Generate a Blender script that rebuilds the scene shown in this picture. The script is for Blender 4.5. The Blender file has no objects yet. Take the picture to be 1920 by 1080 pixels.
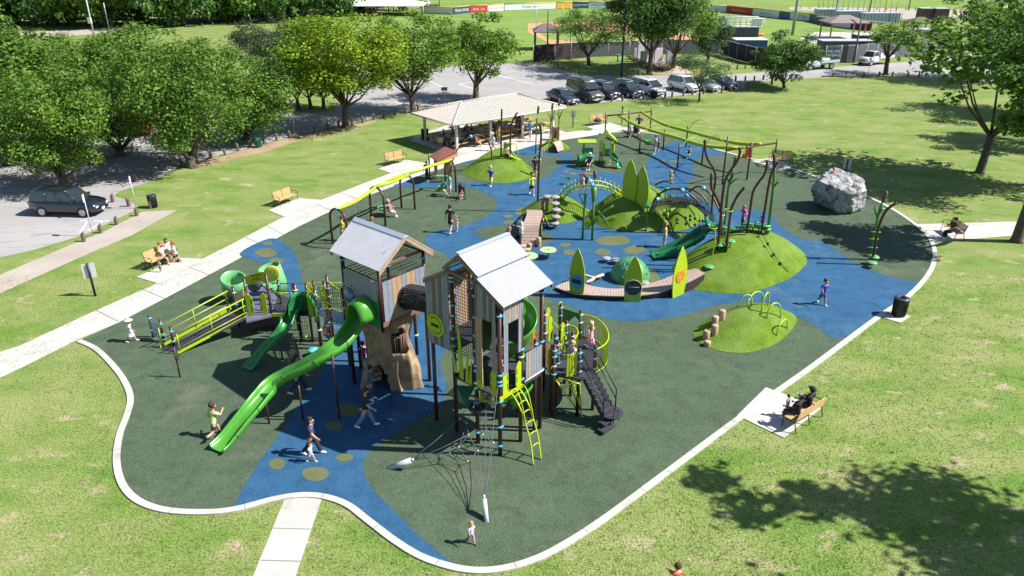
import bpy, math, random
from mathutils import Vector, Matrix
from math import sin, cos, pi, radians as R
random.seed(7)
S = bpy.context.scene
COL = S.collection
V = Vector
# ------------------------------------------------------------------ camera
FPX, TH, CH = 1406.0, R(24.81), 16.7
cT, sT = cos(TH), sin(TH)
cam = bpy.data.objects.new('camera', bpy.data.cameras.new('camera')); COL.objects.link(cam)
cam.location = (0, 0, CH); cam.rotation_euler = (pi/2-TH, 0, 0)
cam.data.sensor_width = 36; cam.data.lens = FPX*36/1920; cam.data.clip_end = 2000; cam.data.clip_start = .2
S.camera = cam
def ray(px, py):
    v = (540-py)/FPX
    return V(((px-960)/FPX, cT+v*sT, -sT+v*cT))
def G(px, py, z=0.0):            # the point of the level z that the photograph shows at this pixel
    d = ray(px, py); return V((0, 0, CH)) + d*((z-CH)/d.z)
def PY(px, py, Y):               # the point of the upright plane y = Y
    d = ray(px, py); return V((0, 0, CH)) + d*(Y/d.y)
def HT(b, py):                   # height over the ground point b
    d = ray(960, py); return CH + b[1]/d.y*d.z
# ------------------------------------------------------------------ materials
MATS = {}
def mat(name, col, rough=.6, var=0, scale=8, bump=0, metal=0, island=0, trans=0, spec=.5, coat=0, col2=None, obj=False):
    if name in MATS: return MATS[name]
    m = bpy.data.materials.new(name); m.use_nodes = True; nt = m.node_tree; N = nt.nodes; L = nt.links
    b = N['Principled BSDF']; b.inputs['Roughness'].default_value = rough; b.inputs['Metallic'].default_value = metal
    b.inputs['Specular IOR Level'].default_value = spec
    if coat: b.inputs['Coat Weight'].default_value = coat; b.inputs['Coat Roughness'].default_value = .05
    b.inputs['Base Color'].default_value = (*col, 1)
    tc = N.new('ShaderNodeTexCoord')
    src = tc.outputs['Object']
    if var:
        nz = N.new('ShaderNodeTexNoise'); nz.inputs['Scale'].default_value = scale; nz.inputs['Detail'].default_value = 5
        nz.inputs['Roughness'].default_value = .65
        L.new(src, nz.inputs['Vector'])
        mr = N.new('ShaderNodeMapRange'); mr.inputs['From Min'].default_value = .3; mr.inputs['From Max'].default_value = .7
        L.new(nz.outputs['Fac'], mr.inputs['Value'])
        mx = N.new('ShaderNodeMix'); mx.data_type = 'RGBA'
        c2 = col2 or [c*(1+var) for c in col]
        mx.inputs[6].default_value = (*([c*(1-var) for c in col] if not col2 else col), 1); mx.inputs[7].default_value = (*c2, 1)
        L.new(mr.outputs[0], mx.inputs[0]); out = mx.outputs[2]
        if island:
            g = N.new('ShaderNodeNewGeometry'); hs = N.new('ShaderNodeHueSaturation')
            m2 = N.new('ShaderNodeMapRange'); m2.inputs['To Min'].default_value = 1-island; m2.inputs['To Max'].default_value = 1+island
            L.new(g.outputs['Random Per Island'], m2.inputs['Value']); L.new(m2.outputs[0], hs.inputs['Value']); L.new(out, hs.inputs['Color']); out = hs.outputs[0]
        L.new(out, b.inputs['Base Color'])
        if bump:
            bp = N.new('ShaderNodeBump'); bp.inputs['Strength'].default_value = bump; bp.inputs['Distance'].default_value = .03
            L.new(nz.outputs['Fac'], bp.inputs['Height']); L.new(bp.outputs[0], b.inputs['Normal'])
    if trans:
        tr = N.new('ShaderNodeBsdfTranslucent'); ms = N.new('ShaderNodeMixShader'); ms.inputs[0].default_value = trans
        if var: L.new(out, tr.inputs[0])
        else: tr.inputs[0].default_value = (*col, 1)
        L.new(b.outputs[0], ms.inputs[1]); L.new(tr.outputs[0], ms.inputs[2]); L.new(ms.outputs[0], N['Material Output'].inputs[0])
    MATS[name] = m; return m
def ground_mat(name, stops, scales, bump=.3, fine=60, rough=.95, fine_amt=.35, stretch=None):
    """stops: list of colours mixed by successive noises"""
    m = bpy.data.materials.new(name); m.use_nodes = True; nt = m.node_tree; N = nt.nodes; L = nt.links
    b = N['Principled BSDF']; b.inputs['Roughness'].default_value = rough; b.inputs['Specular IOR Level'].default_value = .15
    tc = N.new('ShaderNodeTexCoord'); src = tc.outputs['Object']
    cur = None
    for i, (c, s) in enumerate(zip(stops[1:], scales)):
        nz = N.new('ShaderNodeTexNoise'); nz.inputs['Scale'].default_value = s[0]; nz.inputs['Detail'].default_value = 6; nz.inputs['Roughness'].default_value = .62
        if stretch:
            mp = N.new('ShaderNodeMapping'); mp.inputs['Rotation'].default_value = (0, 0, stretch[0]); mp.inputs['Scale'].default_value = (1, stretch[1], 1)
            L.new(src, mp.inputs[0]); L.new(mp.outputs[0], nz.inputs['Vector'])
        else: L.new(src, nz.inputs['Vector'])
        mr = N.new('ShaderNodeMapRange'); mr.inputs['From Min'].default_value = s[1]; mr.inputs['From Max'].default_value = s[2]
        L.new(nz.outputs['Fac'], mr.inputs['Value'])
        mx = N.new('ShaderNodeMix'); mx.data_type = 'RGBA'
        if cur is None: mx.inputs[6].default_value = (*stops[0], 1)
        else: L.new(cur, mx.inputs[6])
        mx.inputs[7].default_value = (*c, 1); L.new(mr.outputs[0], mx.inputs[0]); cur = mx.outputs[2]
    fz = N.new('ShaderNodeTexNoise'); fz.inputs['Scale'].default_value = fine; fz.inputs['Detail'].default_value = 3; L.new(src, fz.inputs['Vector'])
    mr = N.new('ShaderNodeMapRange'); mr.inputs['From Min'].default_value = .25; mr.inputs['From Max'].default_value = .75
    mr.inputs['To Min'].default_value = 1-fine_amt; mr.inputs['To Max'].default_value = 1+fine_amt
    L.new(fz.outputs['Fac'], mr.inputs['Value'])
    hs = N.new('ShaderNodeHueSaturation'); L.new(mr.outputs[0], hs.inputs['Value'])
    if cur is None: hs.inputs['Color'].default_value = (*stops[0], 1)
    else: L.new(cur, hs.inputs['Color'])
    L.new(hs.outputs[0], b.inputs['Base Color'])
    bp = N.new('ShaderNodeBump'); bp.inputs['Strength'].default_value = bump; bp.inputs['Distance'].default_value = .04
    L.new(fz.outputs['Fac'], bp.inputs['Height']); L.new(bp.outputs[0], b.inputs['Normal'])
    MATS[name] = m; return m
lime = mat('lime_paint', (.34, .46, .008), .35, .06, 3)
limed = mat('lime_panel', (.30, .42, .010), .4, .08, 2)
brown = mat('brown_steel', (.050, .017, .011), .4, .15, 4)
blueclamp = mat('blue_clamp', (.10, .42, .62), .35, .1, 20)
steel = mat('steel', (.45, .47, .5), .5, .1, 10)
black = mat('black_metal', (.012, .012, .016), .45, .2, 10)
rope = mat('black_rope', (.02, .02, .035), .8, .2, 30)
deckm = mat('deck_coating', (.028, .028, .042), .7, .2, 6)
tan = mat('tan_board', (.34, .225, .14), .7, .16, 5)
grey = mat('grey_board', (.19, .215, .265), .7, .14, 5)
dbrown = mat('brown_board', (.16, .095, .065), .7, .15, 5)
roofm = mat('corrugated_metal', (.40, .415, .46), .45, .08, 2.5, metal=.1)
gslide = mat('green_plastic', (.065, .27, .030), .28, .08, 2, spec=.6)
dslide = mat('dark_green_plastic', (.018, .16, .055), .3, .08, 2, spec=.6)
mint = mat('mint_green_plastic', (.12, .33, .14), .35, .08, 2)
stem = mat('stem_green', (.07, .19, .03), .4, .1, 3)
greyc = mat('grey_cap', (.27, .25, .27), .7, .12, 6)
logm = mat('log_concrete', (.36, .26, .17), .85, .2, 9, bump=.5)
trunkm = mat('bark_concrete', (.17, .122, .078), .9, .3, 3.0, bump=1, col2=(.37, .275, .165))
conc = ground_mat('pale_concrete', [(.40, .39, .365), (.48, .465, .435), (.31, .295, .27)], [(.25, .4, .65), (.9, .54, .74)], .15, 22, .85, .12)
concold = ground_mat('old_concrete', [(.31, .27, .24), (.37, .33, .29)], [(.4, .35, .65)], .1, 20, .9, .12)
grass = ground_mat('lawn_grass', [(.098, .178, .030), (.148, .212, .050), (.205, .232, .085), (.33, .27, .175)],
                   [(.5, .38, .60), (.23, .41, .64), (.62, .58, .70)], 1.0, 13, .95, .45, stretch=(.5, 1.7))
grass2 = ground_mat('field_grass', [(.13, .215, .045), (.175, .25, .06)], [(.08, .4, .6)], .3, 4, .95, .15, stretch=(.3, 3))
asph = ground_mat('asphalt', [(.27, .26, .262), (.32, .31, .305), (.22, .215, .22)], [(.07, .35, .65), (.5, .52, .7)], .2, 12, .9, .12, stretch=(.25, 3))
rub_g = ground_mat('green_rubber', [(.060, .086, .054), (.073, .105, .066), (.050, .072, .045), (.12, .13, .10)], [(.2, .35, .65), (1.3, .45, .7), (.33, .57, .80)], .5, 30, .85, .55)
rub_b = ground_mat('blue_rubber', [(.024, .084, .170), (.032, .102, .198), (.018, .068, .14), (.085, .14, .20)], [(.25, .35, .65), (1.5, .45, .7), (.4, .57, .82)], .5, 30, .8, .45)
rub_o = ground_mat('olive_rubber', [(.095, .11, .05), (.12, .13, .065)], [(1.1, .35, .65)], .35, 42, .85, .3)
turf = ground_mat('artificial_turf', [(.076, .142, .008), (.112, .188, .014), (.14, .215, .045)], [(1.6, .38, .62), (.5, .46, .66)], 1.0, 22, .9, .4)
dirt = ground_mat('infield_dirt', [(.42, .22, .12), (.46, .27, .16)], [(.1, .35, .65)], .2, 8, .95, .1)
soil = ground_mat('bare_soil', [(.27, .19, .13), (.33, .25, .17)], [(.6, .35, .65)], .4, 14, .95, .25)
linem = mat('line_paint', (.7, .7, .7), .7, .1, 3)
glass = mat('car_glass', (.02, .03, .035), .08, spec=1)
tyre = mat('tyre_rubber', (.015, .015, .016), .8, .1, 10)
chrome = mat('bright_rim', (.45, .46, .48), .3, metal=.7)
bark = mat('tree_bark', (.085, .065, .05), .95, .35, 6, bump=.9)
wood = mat('post_wood', (.13, .09, .075), .9, .3, 7, bump=.6)
benchw = mat('bench_slats', (.48, .31, .15), .5, .12, 6)
# ------------------------------------------------------------------ mesh builder
class M:
    def __init__(s): s.v = []; s.f = []; s.m = []; s.s = []
    def add(s, vs, fs, mi=0, sm=False):
        o = len(s.v); s.v += [V(p) for p in vs]; s.f += [tuple(i+o for i in f) for f in fs]; s.m += [mi]*len(fs); s.s += [sm]*len(fs); return s
    def par(s, o, a, b, c, mi=0):                     # a block from its corner and three edges
        o, a, b, c = V(o), V(a), V(b), V(c)
        return s.add([o, o+a, o+a+b, o+b, o+c, o+a+c, o+a+b+c, o+b+c], [(0,3,2,1),(4,5,6,7),(0,1,5,4),(1,2,6,5),(2,3,7,6),(3,0,4,7)], mi)
    def box(s, c, d, rz=0, mi=0):
        x = V((cos(rz), sin(rz), 0))*d[0]; y = V((-sin(rz), cos(rz), 0))*d[1]; z = V((0, 0, d[2]))
        return s.par(V(c)-x/2-y/2-z/2, x, y, z, mi)
    def tube(s, pts, r, n=8, mi=0, closed=False, sm=True):
        pts = [V(p) for p in pts]; k = len(pts); rr = r if isinstance(r, (list, tuple)) else [r]*k
        ts = []
        for i in range(k):
            a = pts[(i-1) % k] if (i or closed) else pts[0]; b = pts[(i+1) % k] if (i < k-1 or closed) else pts[-1]
            t = (b-a); ts.append(t.normalized() if t.length > 1e-9 else V((0,0,1)))
        u = ts[0].orthogonal().normalized(); vs = []
        for i in range(k):
            u = (u-ts[i]*u.dot(ts[i])); u = u.normalized() if u.length > 1e-6 else ts[i].orthogonal().normalized()
            w = ts[i].cross(u)
            for j in range(n):
                a = 2*pi*j/n; vs.append(pts[i]+(u*cos(a)+w*sin(a))*rr[i])
        fs = []
        for i in range(k if closed else k-1):
            for j in range(n):
                a = i*n+j; b = i*n+(j+1) % n; c = ((i+1) % k)*n+(j+1) % n; d = ((i+1) % k)*n+j; fs.append((a, b, c, d))
        s.add(vs, fs, mi, sm)
        if not closed: s.add(vs[:n], [tuple(range(n-1, -1, -1))], mi); s.add(vs[-n:], [tuple(range(n))], mi)
        return s
    def cyl(s, p, h, r, r2=None, n=14, mi=0):
        p = V(p); return s.tube([p, p+V((0, 0, h))], [r, r if r2 is None else r2], n, mi)
    def lathe(s, c, prof, n=20, mi=0, a0=0, a1=2*pi, sx=1, sy=1):
        c = V(c); full = abs(a1-a0-2*pi) < 1e-6; k = n if full else n+1; vs = []
        for r, z in prof:
            for j in range(k):
                a = a0+(a1-a0)*j/n; vs.append(c+V((r*cos(a)*sx, r*sin(a)*sy, z)))
        fs = []
        for i in range(len(prof)-1):
            for j in range(n): fs.append((i*k+j, i*k+(j+1) % k, (i+1)*k+(j+1) % k, (i+1)*k+j))
        return s.add(vs, fs, mi, True)
    def sph(s, c, r, n=10, mi=0, sc=(1, 1, 1), ax=None):
        c = V(c); vs = []; fs = []
        for i in range(n+1):
            for j in range(2*n):
                p = V((sin(pi*i/n)*cos(pi*j/n)*sc[0], sin(pi*i/n)*sin(pi*j/n)*sc[1], cos(pi*i/n)*sc[2]))*r
                vs.append(c+(ax@p if ax else p))
        for i in range(n):
            for j in range(2*n): fs.append((i*2*n+j, (i+1)*2*n+j, (i+1)*2*n+(j+1) % (2*n), i*2*n+(j+1) % (2*n)))
        return s.add(vs, fs, mi, True)
    def slab(s, poly, ext, mi=0, mi2=None):            # planar outline pushed by a vector
        poly = [V(p) for p in poly]; n = len(poly); e = V(ext); vs = poly+[p+e for p in poly]
        s.add(vs, [tuple(range(n)), tuple(range(2*n-1, n-1, -1))], mi)
        return s.add(vs, [(i, i+n, (i+1) % n+n, (i+1) % n) for i in range(n)], mi if mi2 is None else mi2)
    def build(s, name, mats, parent=None, wrld=True, fix=True, bev=0):
        if not isinstance(mats, (list, tuple)): mats = [mats]
        me = bpy.data.meshes.new(name)
        off = parent.location if (parent is not None and wrld) else V((0, 0, 0))
        if parent is not None and wrld and parent.parent is not None: off = off + parent.parent.location
        me.from_pydata([tuple(v-off) for v in s.v], [], s.f)
        for m in mats: me.materials.append(m)
        me.polygons.foreach_set('material_index', s.m); me.polygons.foreach_set('use_smooth', s.s)
        if fix:
            import bmesh
            bm = bmesh.new(); bm.from_mesh(me); bmesh.ops.remove_doubles(bm, verts=bm.verts, dist=1e-5); bmesh.ops.recalc_face_normals(bm, faces=bm.faces); bm.to_mesh(me); bm.free()
        o = bpy.data.objects.new(name, me); COL.objects.link(o)
        if parent is not None: o.parent = parent
        if bev:
            b = o.modifiers.new('edge', 'BEVEL'); b.width = bev; b.segments = 2; b.limit_method = 'ANGLE'
        return o
def tag(o, label=None, cat=None, group=None, kind=None):
    if label: o['label'] = label
    if cat: o['category'] = cat
    if group: o['group'] = group
    if kind: o['kind'] = kind
    return o
def thing(name, label, cat, loc=(0, 0, 0), rz=0, group=None):
    o = bpy.data.objects.new(name, None); COL.objects.link(o); o.location = loc; o.rotation_euler = (0, 0, rz); o.empty_display_size = .2
    return tag(o, label, cat, group)
def dup(root, loc=None, rz=None, label=None, group=None, sc=None):
    def cp(o, par):
        c = o.copy(); COL.objects.link(c)
        if par is not None: c.parent = par
        for ch in kids.get(o.name, []): cp(ch, c)
        return c
    kids = {}
    def walk(o):
        kids[o.name] = [c for c in CH_OF.get(o.name, [])]
        for c in kids[o.name]: walk(c)
    walk(root)
    r = cp(root, None)
    if loc is not None: r.location = loc
    if rz is not None: r.rotation_euler = (0, 0, rz)
    if sc is not None: r.scale = (sc,)*3 if not isinstance(sc, (tuple, list)) else sc
    if label: r['label'] = label
    if group: r['group'] = group
    return r
CH_OF = {}
def index_children():
    CH_OF.clear()
    for o in COL.objects:
        if o.parent: CH_OF.setdefault(o.parent.name, []).append(o)
def cr(pts, k=6, closed=True):                        # curve through the points
    n = len(pts); out = []
    rng = range(n if closed else n-1)
    for i in rng:
        p0 = pts[(i-1) % n] if (closed or i) else pts[0]; p1 = pts[i]; p2 = pts[(i+1) % n]; p3 = pts[(i+2) % n] if (closed or i < n-2) else pts[-1]
        for j in range(k):
            t = j/k; out.append(.5*((2*p1)+(-p0+p2)*t+(2*p0-5*p1+4*p2-p3)*t*t+(-p0+3*p1-3*p2+p3)*t**3))
    if not closed: out.append(pts[-1])
    return out
def gp(l, z=0): return [G(a, b, z) for a, b in l]
def sheet(name, poly, m, z, kind='structure', thick=0):
    mb = M(); poly = [V((p[0], p[1], z)) for p in poly]
    if thick: mb.slab([p-V((0, 0, thick)) for p in poly], (0, 0, thick))
    else: mb.add(poly, [tuple(range(len(poly)))])
    o = mb.build(name, m, fix=False)
    import bmesh
    bm = bmesh.new(); bm.from_mesh(o.data); bmesh.ops.triangulate(bm, faces=bm.faces)
    if not thick:
        for f in bm.faces:
            if f.normal.z < 0: f.normal_flip()
    else: bmesh.ops.recalc_face_normals(bm, faces=bm.faces)
    bm.to_mesh(o.data); bm.free()
    return tag(o, kind=kind)
def ell(cx, cy, rx, ry, z=0, n=28, wob=.06, seed=0):
    rnd = random.Random(seed); ph = [rnd.uniform(0, 6.28) for _ in range(3)]
    return [G(cx+rx*cos(a)*(1+wob*sin(2*a+ph[0])+wob*sin(3*a+ph[1])), cy+ry*sin(a)*(1+wob*sin(2*a+ph[2])), z) for a in [2*pi*i/n for i in range(n)]]
def text(parent, s, m, o, xa, ya, size, name='lettering', wrld=True, ext=.004):
    cu = bpy.data.curves.new('t', 'FONT'); cu.body = s; cu.size = size; cu.align_x = 'CENTER'; cu.align_y = 'CENTER'; cu.extrude = ext; cu.resolution_u = 1
    ob = bpy.data.objects.new('t', cu); COL.objects.link(ob)
    me = bpy.data.meshes.new_from_object(ob.evaluated_get(bpy.context.evaluated_depsgraph_get()))
    bpy.data.objects.remove(ob); xa = V(xa).normalized(); ya = V(ya).normalized(); za = xa.cross(ya)
    mt = Matrix((xa, ya, za)).transposed().to_4x4(); mt.translation = V(o)-((parent.location+(parent.parent.location if parent.parent else V((0, 0, 0)))) if wrld else V((0, 0, 0)))
    me.transform(mt); me.materials.clear(); me.materials.append(m)
    me.name = name
    t = bpy.data.objects.new(name, me); COL.objects.link(t); t.parent = parent; return t
# ------------------------------------------------------------------ people
def skin_mesh(vs, es, rs, sub=1, root=0):
    me = bpy.data.meshes.new('sk'); me.from_pydata(vs, es, []); ob = bpy.data.objects.new('sk', me); COL.objects.link(ob)
    md = ob.modifiers.new('s', 'SKIN'); md.use_smooth_shade = True; md.branch_smoothing = .6
    for i, d in enumerate(me.skin_vertices[0].data):
        r = rs[i]; d.radius = r if isinstance(r, tuple) else (r, r); d.use_root = (i == root)
    if sub: sd = ob.modifiers.new('d', 'SUBSURF'); sd.levels = sub; sd.render_levels = sub
    out = bpy.data.meshes.new_from_object(ob.evaluated_get(bpy.context.evaluated_depsgraph_get()))
    bpy.data.objects.remove(ob); return out
#        thighL shinL thighR shinR armL(pitch,abd,elbow) armR lean
POSES = {
 'stand': (4, 4, -3, 2, (2, 10, 12), (-2, 10, 10), 0),
 'phone': (3, 3, -4, 2, (28, 8, 85), (25, 8, 80), 4),
 'walk':  (24, 6, -20, 22, (-22, 10, 20), (24, 10, 28), 4),
 'run':   (42, 30, -22, 60, (-40, 16, 75), (40, 16, 80), 12),
 'sit':   (86, 84, 84, 80, (35, 10, 45), (30, 10, 50), -6),
 'reach': (12, 6, -10, 12, (75, 20, 15), (30, 25, 20), 10),
 'climb': (70, 80, 30, 50, (115, 10, 30), (95, 10, 40), 22),
 'hips':  (4, 2, -4, 2, (-5, 35, 95), (-5, 35, 95), 0),
 'lie':   (62, 45, 50, 35, (30, 14, 50), (40, 14, 60), -48),
}
PCACHE = {}
def pose_joints(pose, child):
    tl, sl, tr, sr, al, ar, lean = POSES[pose]
    leg = .47 if not child else .42; up = .30 if not child else .31; hr = .062 if not child else .079
    th, sh = leg*.52, leg*.48; J = {}
    def dn(a, L, o, x=0): a = R(a); return V((o[0]+x, o[1]+sin(a)*L, o[2]-cos(a)*L))
    pel = V((0, 0, 0))
    for s, sx, t, k in (('l', -1, tl, sl), ('r', 1, tr, sr)):
        hip = pel+V((sx*.052, 0, -.01)); kn = dn(t, th, hip); an = dn(t-k, sh, kn)
        J['hip'+s], J['kn'+s], J['an'+s] = hip, kn, an
        fa = R(max(-35, min(35, (t-k)*.5))); J['toe'+s] = an+V((sx*.01, cos(fa)*.085, -.022+sin(fa)*.06))
    ln = R(lean); f = V((0, sin(ln), cos(ln))); bk = V((0, cos(ln), -sin(ln)))
    J['pel'] = pel; J['wai'] = pel+f*up*.38; J['che'] = pel+f*up*.78; J['nb'] = pel+f*up*1.02
    hf = (f+V((0, 0, .6))).normalized() if pose not in ('lie',) else f
    J['nk'] = J['nb']+f*.03; J['jaw'] = J['nk']+hf*hr*.75+bk*.008; J['hd'] = J['jaw']+hf*hr*.72; J['top'] = J['hd']+hf*hr*.62
    J['hf'] = hf; J['fw'] = (bk-hf*bk.dot(hf)).normalized()
    ua, fa2 = (.155, .14) if not child else (.135, .12)
    for s, sx, (p, ab, e) in (('l', -1, al), ('r', 1, ar)):
        w = .112 if not child else .100
        sh_ = J['nb']+V((sx*w, 0, 0))-f*.028
        def dirv(p_, ab_): return V((sx*sin(R(ab_)), sin(R(p_+lean*.3))*cos(R(ab_)), -cos(R(p_+lean*.3))*cos(R(ab_))))
        el = sh_+dirv(p, ab)*ua; inw = -ab*1.2 if e > 60 else ab*.5
        wr = el+dirv(p+e, inw)*fa2; J['sh'+s], J['el'+s], J['wr'+s] = sh_, el, wr; J['hd'+s] = (wr-el).normalized()
    low = min(J['anl'].z, J['anr'].z)-.045
    dz = V((0, 0, -low))
    for k in list(J):
        if k not in ('hf', 'fw', 'hdl', 'hdr'): J[k] = J[k]+dz
    return J, hr
def get_body(pose, child):
    key = (pose, child)
    if key in PCACHE: return PCACHE[key]
    J, hr = pose_joints(pose, child); P = {}; P['J'] = J; P['hr'] = hr
    vs, es, rs = [], [], []
    def a(p, r, par=None): vs.append(tuple(p)); rs.append(r); i = len(vs)-1; (es.append((par, i)) if par is not None else None); return i
    k = 1.0 if not child else 1.05
    pe = a(J['pel'], (.078*k, .064*k)); wa = a(J['wai'], (.068*k, .056*k), pe); chh = a(J['che'], (.082*k, .06*k), wa); nb = a(J['nb'], (.045, .04), chh)
    nk = a(J['nk'], .03, nb); jw = a(J['jaw'], hr*.72, nk); hd = a(J['hd'], hr*.98, jw); a(J['top'], hr*.66, hd)
    a(J['hd']+J['fw']*hr*1.28-J['hf']*hr*.2, hr*.13, hd)                         # nose
    for sx in (-1, 1): a(J['hd']+V((sx*hr*1.2, 0, 0))-J['hf']*hr*.15, hr*.16, hd)      # ears
    for s in 'lr':
        h = a(J['hip'+s], .057*k, pe); kn = a(J['kn'+s], .041*k, h); an = a(J['an'+s], .025*k, kn); a(J['toe'+s], .018, an)
        sh_ = a(J['sh'+s], .037*k, nb); el = a(J['el'+s], .027*k, sh_); wr = a(J['wr'+s], .016*k, el)
        d = J['hd'+s]; side = V((0, 1, 0)) if abs(d.y) < .8 else V((0, 0, 1)); side = (side-d*side.dot(d)).normalized(); inn = d.cross(side)
        pm = a(J['wr'+s]+d*.028, (.018, .01), wr)
        for q, (o, L) in enumerate(((-.016, .036), (-.0055, .042), (.005, .039), (.015, .030))):
            b0 = a(J['wr'+s]+d*.045+side*o, .0055, pm); a(J['wr'+s]+d*(.045+L*.55)+side*o, .005, b0); a(J['wr'+s]+d*(.045+L*.9)+side*o+inn*.008, .0042, len(vs)-1)
        t0 = a(J['wr'+s]+d*.022+side*.026, .006, pm); a(J['wr'+s]+d*.045+side*.034, .005, t0)
    P['body'] = skin_mesh(vs, es, rs)
    # shirt
    def sk(lst, edges): return skin_mesh([tuple(p) for p, r in lst], edges, [r for p, r in lst])
    st = [(J['pel']-V((0, 0, .02)), (.094*k, .082*k)), (J['pel'], (.092*k, .078*k)), (J['wai'], (.088*k, .072*k)), (J['che'], (.100*k, .078*k)), (J['nb']-V((0, 0, .008)), (.062, .055))]
    ed = [(0, 1), (1, 2), (2, 3), (3, 4)]
    for s in 'lr':
        st.append((J['sh'+s], .050*k)); ed.append((4, len(st)-1)); st.append((J['sh'+s].lerp(J['el'+s], .75), .044*k)); ed.append((len(st)-2, len(st)-1))
    P['shirt'] = sk(st, ed)
    for nm, fr in (('shorts', .8), ('trousers', 2)):
        st = [(J['pel']+(J['wai']-J['pel'])*.35, (.080*k, .068*k)), (J['pel'], (.088*k, .074*k))]; ed = [(0, 1)]
        for s in 'lr':
            st.append((J['hip'+s]-V((0, 0, .01)), .068*k)); ed.append((1, len(st)-1))
            if fr < 1: st.append((J['hip'+s].lerp(J['kn'+s], fr), .060*k)); ed.append((len(st)-2, len(st)-1))
            else:
                st.append((J['kn'+s], .052*k)); ed.append((len(st)-2, len(st)-1)); st.append((J['kn'+s].lerp(J['an'+s], .92), .042*k)); ed.append((len(st)-2, len(st)-1))
        P[nm] = sk(st, ed)
    m = M()
    rings = []
    lo = (J['hipl'].lerp(J['knl'], .8)+J['hipr'].lerp(J['knr'], .8))/2; top = J['wai']
    for i in range(5):
        t = i/4; c = top.lerp(lo, t); r = .062*k+.075*t; rings.append([c+V((cos(q*pi/7)*r*(1+.06*sin(q*2)*t), sin(q*pi/7)*r*.95*(1+.06*sin(q*2)*t), 0)) for q in range(14)])
    vs2 = [p for rg in rings for p in rg]; m.add(vs2, [(i*14+j, i*14+(j+1) % 14, (i+1)*14+(j+1) % 14, (i+1)*14+j) for i in range(4) for j in range(14)], 0, True)
    P['skirt'] = mesh_of(m, 'skirt')
    for s in 'lr':
        m = M(); an, to = J['an'+s], J['toe'+s]; d = (to-an).normalized()
        m.tube([an-d*.02, an+d*.02, an.lerp(to, .75), to+d*.02], [.026, .031, .028, .018], 8); P['shoe'+s] = mesh_of(m, 'shoe')
    q = Matrix((V((1, 0, 0)), J['fw'], J['hf'])).transposed()
    hc = J['hd']
    m = M(); m.sph(hc-J['fw']*hr*.36+J['hf']*hr*.30, hr*1.10, 8, sc=(1, .98, .95), ax=q); P['hair'] = mesh_of(m, 'hair')
    m = M(); m.sph(hc-J['fw']*hr*.36+J['hf']*hr*.30, hr*1.10, 8, sc=(1, .98, .95), ax=q)
    b = hc-J['fw']*hr*.8; m.tube([b, b-J['hf']*hr*1.2-J['fw']*hr*.2, b-J['hf']*hr*2.6-J['fw']*hr*.1, b-J['hf']*hr*3.4], [hr*.66, hr*.55, hr*.4, hr*.1], 8); P['long_hair'] = mesh_of(m, 'hair')
    m = M(); m.sph(hc+J['hf']*hr*.45, hr*1.12, 8, sc=(1, 1, .85), ax=q); c = hc+J['hf']*hr*.42+J['fw']*hr*1.3; m.sph(c, hr*.75, 6, sc=(1, .8, .14), ax=q); P['cap'] = mesh_of(m, 'cap')
    m = M(); m.sph(hc+J['hf']*hr*.5, hr*1.1, 8, sc=(1, 1, .95), ax=q); m.sph(hc+J['hf']*hr*.5, hr*1.95, 8, sc=(1, 1, .1), ax=q); P['hat'] = mesh_of(m, 'hat')
    for i, sx in enumerate((-1, 1)):
        m = M(); m.sph(hc+J['fw']*hr*.93+V((sx*hr*.36, 0, 0))+J['hf']*hr*.05, hr*.13, 5); P['eye%d' % i] = mesh_of(m, 'eye')
    m = M(); m.sph(hc+J['fw']*hr*.88-J['hf']*hr*.55, hr*.24, 5, sc=(1.2, .5, .35), ax=q); P['mouth'] = mesh_of(m, 'mouth')
    PCACHE[key] = P; return P
def mesh_of(m, name):
    me = bpy.data.meshes.new(name); me.from_pydata([tuple(v) for v in m.v], [], m.f); me.polygons.foreach_set('use_smooth', [True]*len(m.f)); return me
skins = [mat('skin_light', (.48, .27, .19), .6), mat('skin_tan', (.36, .19, .12), .6), mat('skin_dark', (.09, .045, .03), .6)]
eyem = mat('eye_dark', (.02, .015, .012), .3); mouthm = mat('lip', (.35, .11, .09), .5)
cloth_i = {}
def cloth(c): return mat('cloth_%02d%02d%02d' % tuple(int(x*99) for x in c), c, .85, .08, 30)
BLK, WHT, NAVY, GRY = (.015, .015, .02), (.62, .62, .64), (.015, .025, .09), (.2, .21, .23)
HB, HD, HBL, HR = (.05, .028, .015), (.02, .013, .01), (.42, .28, .12), (.28, .09, .025)
NP = [0]
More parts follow.
